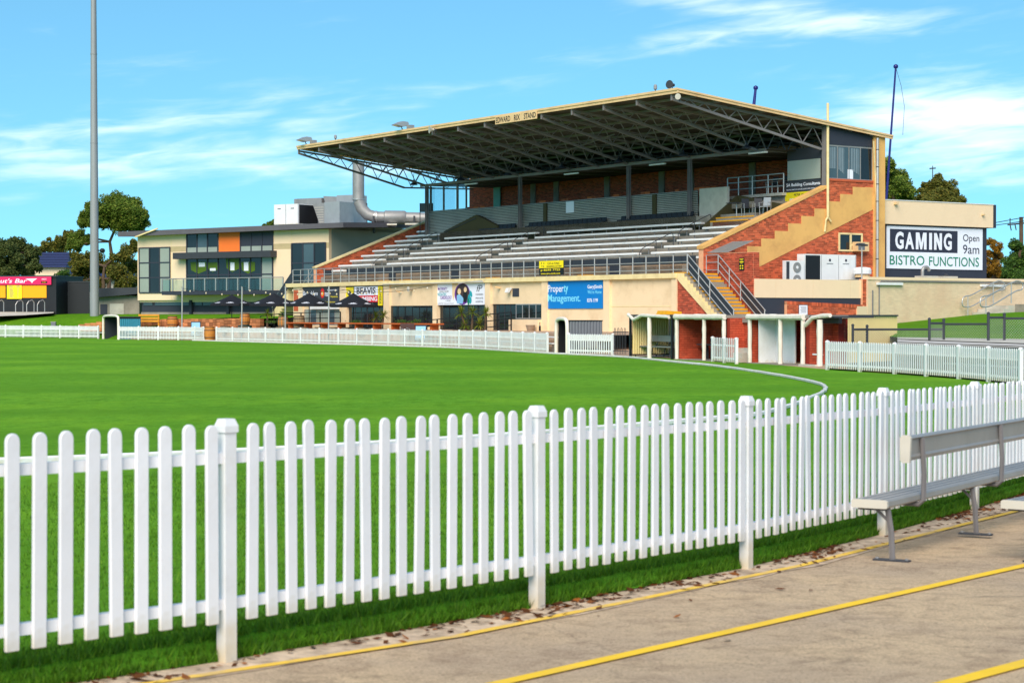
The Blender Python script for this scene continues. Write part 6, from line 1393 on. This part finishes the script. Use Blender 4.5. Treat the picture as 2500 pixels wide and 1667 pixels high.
# light pole
PY = 143.5; pb = at_Y(231, 776, PY); t = thing('light_pole', (pb.x, PY, zat(777, PY)), 0, 'tall grey tapering floodlight pole left of the clubhouse', 'pole'); m = MB(); hz = zat(-260, PY) - zat(777, PY)
m.tube([(0, 0, -.1), (0, 0, hz * .32), (0, 0, hz)], [.35, .30, .16], 12).build('shaft', M('pole_steel', hx(150, 152, 154), .55, .08, .8, metal=.2, stretch=(4, 4, .6)), t, smooth=True)
MB().lathe([(.44, -.3), (.44, .05), (.36, .06)], 12).build('base_plate', galv2, t)
for f in (.10, .25, .57, .86): MB().lathe([(.315 - .1 * f + .035, hz * f * .72), (.315 - .1 * f + .035, hz * f * .72 + .05)], 12).build('joint_band', galv2, t)
m = MB(); m.tube([(.3, -.1, zat(612, PY) - zat(777, PY)), (.55, -.1, zat(612, PY) - zat(777, PY))], .05, 6).lathe([(.05, -.1), (.18, .0), (.18, .25)], 12, (.6, -.1, zat(612, PY) - zat(777, PY)), 'y').build('horn_speaker', black_m, t)
# blue-roofed building far behind
p0, p1 = at_Y(60, 640, 230), at_Y(165, 640, 230); t = thing('blue_roofed_hall', (p0.x, 230, 1.6), 0, 'hall with ribbed blue roof glimpsed behind the left trees', 'building'); w = p1.x - p0.x
MB().box(0, w - .5, 0, 8, -.5, zat(653, 230) - 1.6).build('wall', cream2, t); rm = MB()
for i in range(6): z0, z1 = zat(653 - 6.5 * i, 230) - 1.6, zat(653 - 6.5 * (i + 1), 230) - 1.6; rm.box(-.4, w, -.6 + .5 * i, 8, z0, z1 - .05)
rm.build('roof', blue_roof, t)
p0, p1 = at_Y(165, 680, 215), at_Y(315, 680, 215); t = thing('blue_roofed_house', (p0.x, 215, 1.6), 0, 'low house with dark blue roof behind the light pole', 'building'); w = p1.x - p0.x
MB().box(0, w - .3, 0, 8, -.5, zat(684, 215) - 1.6).build('wall', conc_lt, t); MB().prism([(-1, zat(683, 215) - 1.6), (9, zat(683, 215) - 1.6), (4, zat(655, 215) - 1.6)], -.4, w, 'x').build('roof', blue_roof, t); MB().box(.2, 1.0, -.05, 0, .3, 2.0).build('window', glass_dk, t)
# stone edging between terrace and grass
def stone_wall(pts, Y, label):
    P = [at_Y(x, y, Y_) for (x, y), Y_ in zip(pts, Y)]; t = thing('stone_edging', (P[0].x, P[0].y, .8), 0, label, 'wall'); o = (P[0].x, P[0].y, .8)
    for p, q in zip(P, P[1:]):
        ln = (q - p).length; n_ = int(ln / .42); d = (q - p) / ln
        for i in range(n_):
            c0, c1 = p + d * (ln * i / n_ + .015), p + d * (ln * (i + 1) / n_ - .015); zz = .5
            while zz < c0.z - .05:
                h_ = min(random.uniform(.16, .26), c0.z - zz); mb = MB(org=o); mb.bar((c0.x, c0.y + random.uniform(-.02, .02), zz + h_ / 2 - .01), (c1.x, c1.y, zz + h_ / 2 - .01), .3, h_ - .02); mb.build('stone', stone_m, t); zz += h_
    return t
stone_wall([(300, 781), (340, 779), (445, 777.5), (560, 776.5), (640, 777)], [132.5, 130.8, 128.6, 124.6, 122], 'low reddish stone wall edging the grass before the clubhouse')
stone_wall([(195, 791), (225, 786), (252, 782)], [135, 134.3, 133.6], 'short sloping stone wall below the light pole')
mb = MB(); P = [at_Y(x, y, Y_) for x, y, Y_ in ((252, 782, 134), (300, 780.5, 132.8), (445, 777, 128.9), (560, 776, 124.9), (700, 776, 120.5))]; Q = [(p.x + .5, p.y + 22, 1.76) for p in P]
mb.v += [(p.x, p.y, p.z - .04) for p in P] + [(p.x + .2, p.y + 6, 1.62) for p in P] + Q; n = len(P); mb.f += [(r * n + i, r * n + i + 1, (r + 1) * n + i + 1, (r + 1) * n + i) for r in (0, 1) for i in range(n - 1)]
tag(mb.build('clubhouse_lawn', lawn_m), kind='structure')
p = at_Y(131, 790, 139); t = thing('grey_cabinet', (p.x, p.y, zat(795, 139)), 0, 'small grey cabinet on the grass behind the far left fence', 'cabinet'); MB().box(-.17, .17, -.15, .15, -.6, .27).build('box', gr_sign, t); MB().box(-.19, .19, -.17, .17, .27, .29).build('lid', conc_lt, t)
p0, p1 = bd(338, 3.7, .81), bd(388, 3.7, .81); t = thing('timber_bench', p0, math.atan2(p1.y - p0.y, p1.x - p0.x), 'golden timber slatted bench right of the arched tunnel', 'bench'); w = (p1 - p0).length
for z in (.42, .62, .82): MB().box(0, w, 0, .06, z - .06, z + .06).build('slat', timber_y, t)
for x in (.1, w - .1): MB().box(x - .04, x + .04, .05, .12, -.2, .85).build('upright', timber_y, t)
# ------------------------------------------------------------------ terrace furniture
def barrel(P, h_, r, label, mats=(oak, oak), group='oak barrels on the terrace', lid=True, name='oak_barrel'):
    t = thing(name, P, random.uniform(0, 6), label, 'barrel', group); n = 18
    for i in range(n):
        a0, a1 = 6.2832 * i / n + .01, 6.2832 * (i + 1) / n - .01; m = MB(); ring = []
        for f in (0, .25, .5, .75, 1):
            rr_ = r * (.82 + .18 * math.sin(f * math.pi)); ring.append([(rr_ * math.cos(a), rr_ * math.sin(a), h_ * f) for a in (a0, a1)])
        vs = [p for q in ring for p in q]; m.add(vs, [(2 * k, 2 * k + 1, 2 * k + 3, 2 * k + 2) for k in range(4)]); m.build('stave', mats[i % 2], t)
    MB().lathe([(r * .81, h_ - .04), (r * .81, h_ - .02)], 18).build('head', mats[0], t)
    for f in (.06, .25, .75, .94):
        rr_ = r * (.82 + .18 * math.sin(f * math.pi)) + .008; MB().lathe([(rr_, h_ * f - .025), (rr_, h_ * f + .025)], 18).build('hoop', hoop_m, t)
    return t
p = farpt(511); barrel((p.x, p.y + .15, 0), .92, .36, 'oak barrel standing in the gap of the far fence', (oak, oak))
barrel(bd(421, 4.0, .81), .75, .36, 'golden oak barrel beside the timber bench', (oak, oak)); barrel(bd(598, 3.7, 1.0), .75, .34, 'oak barrel raised on the dark green drum'); barrel(bd(691, 3.6, .82), .75, .33, 'weathered oak barrel beside the small yucca', (oak_gr, oak)); barrel(bd(730, 3.7, .82), .80, .36, 'weathered oak barrel under the third umbrella from the left', (oak_gr, oak_gr))
t = thing('green_drum', bd(598, 3.7, .3), 0, 'dark green drum under a raised oak barrel', 'drum'); MB().lathe([(.42, 0), (.45, .1), (.45, .66), (.40, .7)], 18).build('body', M('dark_green_plastic', hx(30, 60, 50), .5), t); MB().lathe([(.47, .30), (.47, .34)], 18).build('rib', black_m, t)
for i, px in enumerate((550, 594, 648, 686, 740, 781, 816, 848, 887)):
    barrel(bd(px, 2.7, .54), .40, .36, f'half-barrel planter behind the long far fence, {["first", "second", "third", "fourth", "fifth", "sixth", "seventh", "eighth", "ninth"][i]} from the left', (oak_gr, oak_gr), 'half-barrel planters behind the far fence', name='half_barrel')
p0, p1 = bd(706, 3.7, .82), bd(1070, 3.7, .82); t = thing('long_table', p0, math.atan2(p1.y - p0.y, p1.x - p0.x), 'very long orange timber table along the terrace', 'table'); w = (p1 - p0).length; zt_ = zat(788, (p0.y + p1.y) / 2) - .82
for k in range(3): MB().box(0, w, -.36 + .25 * k, -.13 + .25 * k, zt_ - .07, zt_).build('plank', timber, t)
for i in range(9): x = .4 + (w - .8) * i / 8; MB().box(x - .06, x + .06, -.25, .25, -.3, zt_ - .07).build('trestle', timber, t)
def umbrella(px, peak, low, half, label, t_=.45):
    P = bt(px, t_, .82); Y = P.y; zp_, zl_ = zat(peak, Y), zat(low, Y); r = half * Y / F * 1.18
    t = thing('umbrella', P, random.uniform(-.1, .1), label, 'umbrella', 'black market umbrellas on the terrace'); z1, z0 = zp_ - .82, zl_ - .82
    MB().tube([(0, 0, 0), (0, 0, z1)], .03, 8).build('pole', black_m, t)
    cn = MB(); n = 8; ring = [(r * math.cos(6.2832 * (i + .5) / n), r * math.sin(6.2832 * (i + .5) / n)) for i in range(n)]; cn.v.append((0, 0, z1))
    for f in (.35, .7, 1):
        for x, y in ring: cn.v.append((x * f, y * f, z1 + (z0 - z1) * (f ** .85)))
    for i in range(n):
        j = (i + 1) % n; cn.f.append((0, 1 + i, 1 + j))
        for k in range(2): cn.f.append((1 + k * n + i, 1 + k * n + j, 1 + (k + 1) * n + j, 1 + (k + 1) * n + i))
    co = cn.build('canopy', canvas_b, t); vl = MB()
    for i in range(n): j = (i + 1) % n; (x0, y0), (x1, y1) = ring[i], ring[j]; vl.quad((x0, y0, z0), (x1, y1, z0), (x1 * 1.005, y1 * 1.005, z0 - .13), (x0 * 1.005, y0 * 1.005, z0 - .13))
    vl.build('valance', canvas_b, co)
    for i in range(n): MB().bar((0, 0, z0 + .12), (ring[i][0] * .97, ring[i][1] * .97, z0 + .01), .018, .018).build('rib', black_m, t)
    # white emblem and script on three panels
    for ang in (-math.pi / 2 - .785, -math.pi / 2, -math.pi / 2 + .785):
        ap = r * math.cos(math.pi / n); zf = lambda f: z1 + (z0 - z1) * (f ** .85); e_ = Vector((math.cos(ang), math.sin(ang), 0))
        pA, pB = e_ * ap * .7 + Vector((0, 0, zf(.7))), e_ * ap + Vector((0, 0, zf(1))); up_ = (pA - pB).normalized(); tg = Vector((-math.sin(ang), math.cos(ang), 0)); nm = tg.cross(up_); nm = nm if nm.z > 0 else -nm; c_ = pA.lerp(pB, .55) + nm * .012; q = MB()
        for pg in ([(-.26, -.02), (.26, -.02), (.24, -.06), (-.26, -.06)], [(-.18, -.09), (.16, -.09), (.16, -.105), (-.18, -.105)], [(-.04, .01), (.10, .01), (.19, .11), (.07, .07), (.0, .12)], [(-.16, .0), (-.05, .0), (-.02, .05), (-.1, .08)]):
            q.quad(*[tuple(c_ + tg * a + up_ * b) for a, b in pg])
        q.build('emblem', wh_sign, co)
    return t
umbrella(566, 719, 742, 46, 'leftmost black market umbrella, in front of the clubhouse', .5); umbrella(669, 715, 743, 52, 'second black market umbrella from the left'); umbrella(755, 715, 743, 49, 'third black market umbrella from the left, before the charcoal sign'); umbrella(863, 715, 745, 51, 'rightmost black market umbrella, before the plumbing sign')
tops = []
for px, yt, lb in ((444, 702, 'leftmost'), (590, 700.5, 'second'), (696, 700, 'third'), (802, 699.5, 'rightmost')):
    p = bd(px, .5, 0); zt_ = zat(yt, p.y); t = thing('festoon_pole', p, 0, f'{lb} thin grey festoon pole behind the far fence', 'pole', 'festoon poles behind the far fence'); MB().tube([(0, 0, 0), (.03, 0, zt_)], .045, 8).build('shaft', galv, t); MB().lathe([(.05, zt_), (.05, zt_ + .03)], 8).build('cap', galv2, t); tops.append(Vector((p.x + .03, p.y, zt_ - .05)))
def festoon(a, b, sag, label):
    t = thing('festoon_string', a, 0, label, 'string lights', 'strings of bulbs over the terrace'); P = [a.lerp(b, i / 16) - Vector((0, 0, sag * 4 * (i / 16) * (1 - i / 16))) for i in range(17)]
    MB(org=tuple(a)).tube(P, .012, 4).build('cable', black_m, t); m = MB(org=tuple(a))
    for q in P[1:-1:2]: m.lathe([(.015, -.04), (.045, -.09), (.05, -.13), (.02, -.17)], 8, tuple(q))
    m.build('bulbs', far_white, t, kind='stuff')
ends = [ST.wld(ST.az(px, 695, -.1)[0], -.12, ZD - .3) for px in (760, 905, 985, 1060)]
for i, nm in enumerate(('leftmost', 'second', 'third', 'rightmost')): festoon(tops[i], ends[i], .35, f'string of bulbs from the {nm} festoon pole to the stand wall')
def yucca(P, heads, label, blade=.55, mat=None):
    t = thing('yucca', P, 0, label, 'plant', 'yuccas on the terrace')
    for hx_, hy_, hz_ in heads:
        MB().tube([(hx_ * .3, hy_ * .3, 0), (hx_ * .8, hy_ * .8, hz_ * .6), (hx_, hy_, hz_)], [.07, .06, .05], 7).build('stem', bark, t); m = MB(); rr_ = random.Random(int(hx_ * 100 + 7))
        for k in range(90):
            az_, el_ = rr_.uniform(0, 6.28), math.asin(rr_.uniform(-.6, 1)); L_ = blade * rr_.uniform(.8, 1.15); d = Vector((math.cos(az_) * math.cos(el_), math.sin(az_) * math.cos(el_), math.sin(el_))); s = d.cross(Vector((0, 0, 1))).normalized() * .02
            b_ = Vector((hx_, hy_, hz_)); mid = b_ + d * L_ * .55; tip = b_ + d * L_ - Vector((0, 0, .1 * L_)); kx = len(m.v); m.v += [tuple(b_ - s * .6), tuple(b_ + s * .6), tuple(mid + s), tuple(mid - s), tuple(tip)]; m.f += [(kx, kx + 1, kx + 2, kx + 3), (kx + 3, kx + 2, kx + 4)]
        m.build('rosette', lf_yuc, t)
    return t
def head(px, py, P): return ((px - CX) / F * P.y - P.x, 0, zat(py, P.y) - P.z)
P = bt(1150, .72); yucca(P, [head(1126, 764, P), head(1154, 762, P), head(1134, 794, P)], 'tall yucca with two heads before the dark doors under the hospital banner'); P = bt(1183, .72); yucca(P, [head(1186, 764, P), head(1170, 792, P)], 'yucca beside the glass door right of the hospital banner')
P = bt(927, .72); yucca(P, [head(917, 775, P), head(937, 770, P)], 'pair of yucca heads before the cream pilaster beside the plumbing sign'); P = bd(652, 3.7, .81); yucca(P, [head(653, 766, P)], 'small yucca in a barrel below the second umbrella', .45)
for px, py, lb in ((868, 785, 'bright green tuft on the long table below the plumbing sign'), (979, 784, 'bright green tuft on the long table below the dark window'), (1013, 783, 'grey green tuft on the long table near its right end'), (662, 782, 'leafy green shrub in a barrel below the second umbrella')):
    Pq = bd(px, 3.7, 0); zb_ = zat(790, Pq.y); t = thing('potted_shrub', (Pq.x, Pq.y, zb_), 0, lb, 'plant', 'small plants on the terrace'); m = MB()
    for k in range(160): d = Vector((random.gauss(0, .16), random.gauss(0, .16), abs(random.gauss(.1, .06)))); s = Vector((random.uniform(-1, 1), random.uniform(-1, 1), random.uniform(-.3, 1))).normalized() * .05; s2 = s.orthogonal().normalized() * .02; kx = len(m.v); m.v += [tuple(d - s), tuple(d + s2), tuple(d + s), tuple(d - s2)]; m.f.append((kx, kx + 1, kx + 2, kx + 3))
    m.build('leaves', lf_green, t); MB().lathe([(.09, -.02), (.11, .08)], 10).build('pot', dark_steel, t)
# black ramp railings in front of the doors
def ramp_rail(pts, b, posts, label, gaps=(0, .19)):
    W_ = [ST.on_b(x, y, b) for x, y in pts]; t = fthing('ramp_railing', ST, W_[0][0], b, ZP, label, 'railing', 'black ramp railings'); o = (W_[0][0], b, ZP)
    for g in (0, -.36, -.7): MB(flip=True, org=o).bar((W_[0][0], b, W_[0][2] + g), (W_[1][0], b, W_[1][2] + g), .05, .05).build('rail', black_m, t)
    for f in posts: a, z = W_[0][0] + (W_[1][0] - W_[0][0]) * f, W_[0][2] + (W_[1][2] - W_[0][2]) * f; MB(flip=True, org=o).box(a - .03, a + .03, b - .03, b + .03, ZP - .2, z).build('post', black_m, t)
ramp_rail([(1042, 782), (1248, 762)], -.9, (0, .13, .37, .72, .85, 1), 'black ramp railing rising past the yuccas to the glass door')
ramp_rail([(636, 772), (690, 765)], -1.6, (0, .5, 1), 'black sloping railing left of the small yucca'); ramp_rail([(690, 765), (831, 761)], -1.6, (0, .33, .66, 1), 'black level railing below the umbrellas')
ramp_rail([(534, 780), (606, 779)], -2.0, (0, .5, 1), 'black railing below the leftmost umbrella')
def aframe(P, label, h_=.75):
    t = thing('sandwich_board', P, random.uniform(-.2, .2), label, 'sign', 'sandwich boards on the terrace'); MB().prism([(-.2, 0), (-.17, 0), (-.0, h_), (-.03, h_)], -.32, .32, 'x').build('front_board', black_m, t); MB().prism([(.2, 0), (.17, 0), (.0, h_), (.03, h_)], -.32, .32, 'x').build('back_board', black_m, t)
    MB().prism([(-.2, .06), (-.18, .06), (-.045, h_ - .06), (-.065, h_ - .06)], -.27, .27, 'x').build('sheet', sk_sign, t)
aframe(bd(478, 1.6, .27), 'dark framed sandwich board left of the oak barrel gap', .95); aframe(bd(1028, 1.6, .27), 'pale sandwich board below the hospital banner', .85)
for px, lb in ((990, 'dark terrace chair left of the pale sandwich board'), (1007, 'dark terrace chair closest to the pale sandwich board')): arm_chair(bd(px, 1.9, .27), .4, M('brown_mesh', hx(84, 60, 56), .7), lb)
P = bt(1295, .93); t = thing('stone_planter', P, 0, 'empty stone planter on the forecourt below the small window', 'planter'); MB().lathe([(.17, 0), (.24, .26), (.26, .27), (.26, .32), (.2, .32), (.18, .2)], 12).build('pot', conc_stain, t); MB().lathe([(.19, .24), (.19, .26)], 12).build('soil', bark, t)
P = bt(1318, .93); t = thing('dark_bottle', P, 0, 'dark bottle standing near the stone planter', 'bottle'); MB().lathe([(.055, 0), (.06, .02), (.06, .24), (.02, .33), (.02, .45)], 10).build('body', glass_dk, t); MB().lathe([(.024, .42), (.024, .46)], 8).build('cap', black_m, t)
q = dz(1633, 768, 2.2); t = fthing('wheelie_bin', DGF, q[0], 2.2, .1, 'dark bin with yellow lid behind the cream-sheeted shelter', 'bin'); hb = q[1] - .1; MB().prism([(-.28, 0), (.28, 0), (.34, hb), (-.34, hb)], -.35, .35, 'x').build('body', charcoal, t); MB().prism([(-.38, hb), (.38, hb), (.36, hb + .12), (-.3, hb + .16)], -.42, .42, 'x').build('lid', nosing, t)
# ------------------------------------------------------------------ flag poles, power pole, mast
def pole(p0, p1, Y, r, mat, label, name='flag_pole', ball=True):
    a, b = at_Y(*p0, Y), at_Y(*p1, Y); t = thing(name, a, 0, label, 'pole'); MB(org=tuple(a)).tube([a, b], [r, r * .7], 10).build('shaft', mat, t)
    if ball: MB(org=tuple(a)).lathe([(.01, -.14), (.12, -.08), (.14, 0), (.12, .08), (.01, .14)], 12, tuple(b)).build('finial', mat, t)
    return t
fp = pole((2153, 640), (2187, 163), 108, .075, navy_pole, 'tall leaning blue flag pole behind the right end of the roof', ball=True); pole((1839, 270), (1845, 215), 108, .10, navy_pole, 'tip of a blue flag pole rising behind the roof', ball=True)
t = thing('halyard', at_Y(2188, 170, 107.9), 0, 'thin slack halyard hanging from the tall blue flag pole', 'rope'); o = tuple(t.location); MB(org=o).tube([at_Y(x, y, 107.9) for x, y in ((2188, 168), (2200, 210), (2208, 260), (2204, 330))], .008, 4).build('line', dark_steel, t)
P = at_Y(2494, 790, 150); t = thing('power_pole', P, 0, 'timber power pole with cross arm at the right edge', 'pole'); o = tuple(P)
MB(org=o).tube([at_Y(2494, 790, 150), at_Y(2493, 530, 150)], [.19, .15], 10).build('shaft', bark, t); MB(org=o).bar(at_Y(2460, 549, 150), at_Y(2500, 545, 150), .12, .12).build('cross_arm', dark_steel, t)
for x, y in ((2466, 549), (2478, 548), (2489, 547)): MB(org=o).tube([at_Y(x, y, 150), at_Y(x + 3, y + 14, 150)], .05, 6).build('insulator', dark_steel, t)
MB(org=o).tube([at_Y(2466, 549, 150), at_Y(2466, 533, 150)], .05, 6).build('insulator', dark_steel, t)
for i, (a, b) in enumerate((((2424, 545), (2500, 531)), ((2424, 551), (2500, 540)))):
    q0, q1 = at_Y(*a, 151), at_Y(*b, 149.5); t = thing('power_line', q0, 0, ['upper', 'lower'][i] + ' power line running to the timber pole at the right edge', 'cable', 'power lines'); e = q1 + (q1 - q0) * 1.5; MB(org=tuple(q0)).tube([q0 - (q1 - q0) * 2, q0, q1, e], .03, 5).build('wire', black_m, t)
pole((2277, 470), (2277, 405), 200, .06, dark_steel, 'thin mast with cross piece above the second right-hand tree', 'mast', False); MB().bar(at_Y(2270, 412, 200), at_Y(2284, 411, 200), .3, .12).build('mast_head', dark_steel, None); 
mh = bpy.data.objects['mast_head']; ms = [o for o in bpy.data.objects if o.name.startswith('mast') and o.type == 'EMPTY'][0]; mh.parent = ms; mh.location = tuple(-ms.location)
# ------------------------------------------------------------------ trees
def tree(blobs, Y, trunk, mat, label, leaf=.32, dens=1.0, spread=6, seed=1, group='trees behind the ground'):
    rr_ = random.Random(seed); base = at_Y(trunk[0][0], trunk[0][1], Y); t = thing('tree', base, 0, label, 'tree', group); o = tuple(base); m = MB(org=o); T = [at_Y(x, y, Y) for x, y in trunk]
    rad = [max(.07, .24 * (1 - .75 * i / len(T))) for i in range(len(T))]; tm = MB(org=o); tm.tube(T, rad, 8)
    lv, lfx = [], []
    for bx, by, br in blobs:
        c = at_Y(bx, by, Y + rr_.uniform(-1, 1) * spread * .4); r = br * Y / F; st = min(T[len(T) // 2:], key=lambda q: (q - c).length)
        tm.tube([st, st.lerp(c, .5) + Vector((rr_.uniform(-.2, .2), 0, r * .15)), c], [.10, .06, .03], 5)
        sub = []
        for _ in range(max(7, int(20 * dens))):
            d = Vector((rr_.gauss(0, 1), rr_.gauss(0, 1), rr_.gauss(0, 1))).normalized(); sub.append((c + Vector((d.x * r * 1.1, d.y * r * 1.2, d.z * r * .9)) * rr_.uniform(.3, .95), r * rr_.uniform(.32, .6)))
        for sc, sr in sub:
            for _ in range(int(210 * dens * max(.5, sr / .5))):
                d = Vector((rr_.gauss(0, 1), rr_.gauss(0, 1), rr_.gauss(0, .8))); d = d.normalized() * sr * rr_.random() ** .4; q = sc + d; a = Vector((rr_.uniform(-1, 1), rr_.uniform(-1, 1), rr_.uniform(-1, .6))).normalized() * leaf * rr_.uniform(.4, 1) * .42; b = a.orthogonal().normalized() * leaf * .16
                k = len(lv); q = q - base; lv += [q - a, q + b, q + a, q - b]; lfx.append((k, k + 1, k + 2, k + 3))
    tm.build('trunk', bark, t); me = bpy.data.meshes.new('crown'); me.from_pydata([tuple(v) for v in lv], [], lfx); me.materials.append(mat); c_ = bpy.data.objects.new('crown', me); COL.objects.link(c_); c_.parent = t
    return t
tree([(298, 508, 36), (268, 510, 30), (328, 530, 30), (305, 540, 30), (228, 515, 24), (206, 536, 20), (344, 548, 20), (285, 494, 24), (240, 540, 20), (190, 580, 20), (215, 585, 16), (180, 600, 18), (320, 505, 24), (255, 535, 22), (330, 560, 18), (280, 545, 18)], 175, [(263, 770), (266, 690), (272, 620), (268, 590), (285, 550)], lf_gum, 'tall umbrella-shaped gum tree behind the light pole', .36, 1.0, 6, 3)
tree([(190, 640, 24), (225, 640, 28), (260, 650, 28), (300, 625, 26), (325, 650, 22), (200, 670, 24), (240, 690, 22), (310, 690, 24), (330, 600, 16), (285, 665, 24), (180, 690, 20)], 165, [(255, 770), (254, 720), (252, 680), (255, 650)], lf_br, 'broad bronze-green tree low behind the light pole', .36, .9, 5, 5)
tree([(15, 610, 30), (48, 600, 24), (75, 620, 22), (30, 640, 30), (65, 655, 26), (0, 650, 28), (85, 650, 16), (-30, 620, 34), (20, 672, 22), (70, 680, 18)], 168, [(20, 770), (22, 700), (28, 650), (30, 620)], lf_dark, 'dense dark tree above the bar shed at the left edge', .36, 1.0, 5, 7)
tree([(118, 600, 18), (148, 592, 18), (165, 575, 14), (100, 612, 12), (140, 612, 16)], 245, [(130, 750), (132, 680), (134, 620)], lf_br, 'pale bronze tree above the ribbed blue roof', .5, .8, 6, 9)
tree([(150, 670, 14), (130, 690, 14), (165, 690, 12), (120, 700, 10)], 160, [(146, 760), (147, 710), (148, 690)], lf_green, 'small green bush behind the plain black wall', .3, .9, 2, 11)
tree([(2165, 405, 22), (2185, 430, 26), (2200, 455, 26), (2170, 455, 26), (2215, 475, 20), (2180, 490, 28), (2215, 500, 22), (2160, 430, 18)], 170, [(2180, 760), (2182, 620), (2184, 520), (2180, 460)], lf_gum, 'tall dark gum tree just right of the corner pillar', .42, 1.0, 5, 13)
tree([(2290, 450, 24), (2312, 462, 24), (2268, 465, 20), (2330, 478, 20), (2290, 485, 26), (2250, 490, 20), (2345, 492, 12), (2320, 495, 20), (2270, 500, 22)], 180, [(2295, 760), (2294, 620), (2292, 520), (2292, 480)], lf_br, 'round bronze gum tree above the cream fascia', .42, 1.0, 5, 15)
tree([(2420, 592, 12), (2434, 605, 14), (2412, 622, 16), (2440, 630, 15), (2415, 645, 20), (2440, 655, 20), (2425, 672, 22), (2452, 675, 18), (2408, 670, 16)], 150, [(2428, 760), (2428, 680), (2430, 630), (2428, 600)], lf_aut, 'sparse yellow autumn tree right of the gaming board', .26, .7, 3, 17)
tree([(2478, 600, 16), (2492, 620, 22), (2470, 640, 22), (2495, 655, 26), (2460, 668, 18), (2485, 680, 22), (2520, 610, 24), (2525, 650, 24)], 140, [(2488, 770), (2488, 690), (2489, 640), (2490, 615)], lf_green, 'leafy dark green tree at the right edge under the power pole', .30, 1.1, 3, 19)
tree([(660, 548, 8), (672, 542, 8), (648, 552, 6)], 230, [(662, 700), (662, 600), (664, 555)], lf_gum, 'tree top peeping over the clubhouse roof', .4, .8, 2, 21)
# hedge of distant trees closing the horizon
hd_ = MB(); lv, lfx = [], []; rr_ = random.Random(5)
for _ in range(9000):
    x = rr_.uniform(-190, 190); y = 330 + rr_.uniform(-12, 12); q = Vector((x, y, -.5 + abs(rr_.gauss(0, 1)) * 3.2 * (1 + .7 * mnoise.noise(Vector((x * .05, 0, 0)))))); a = Vector((rr_.uniform(-1, 1), rr_.uniform(-1, 1), rr_.uniform(-1, 1))).normalized() * .9; b = a.orthogonal().normalized() * .5; k = len(lv); lv += [q - a, q + b, q + a, q - b]; lfx.append((k, k + 1, k + 2, k + 3))
me = bpy.data.meshes.new('distant_trees'); me.from_pydata([tuple(v) for v in lv], [], lfx); me.materials.append(lf_dark); o = bpy.data.objects.new('distant_trees', me); COL.objects.link(o); tag(o, 'low belt of distant trees along the horizon', 'trees', kind='stuff')
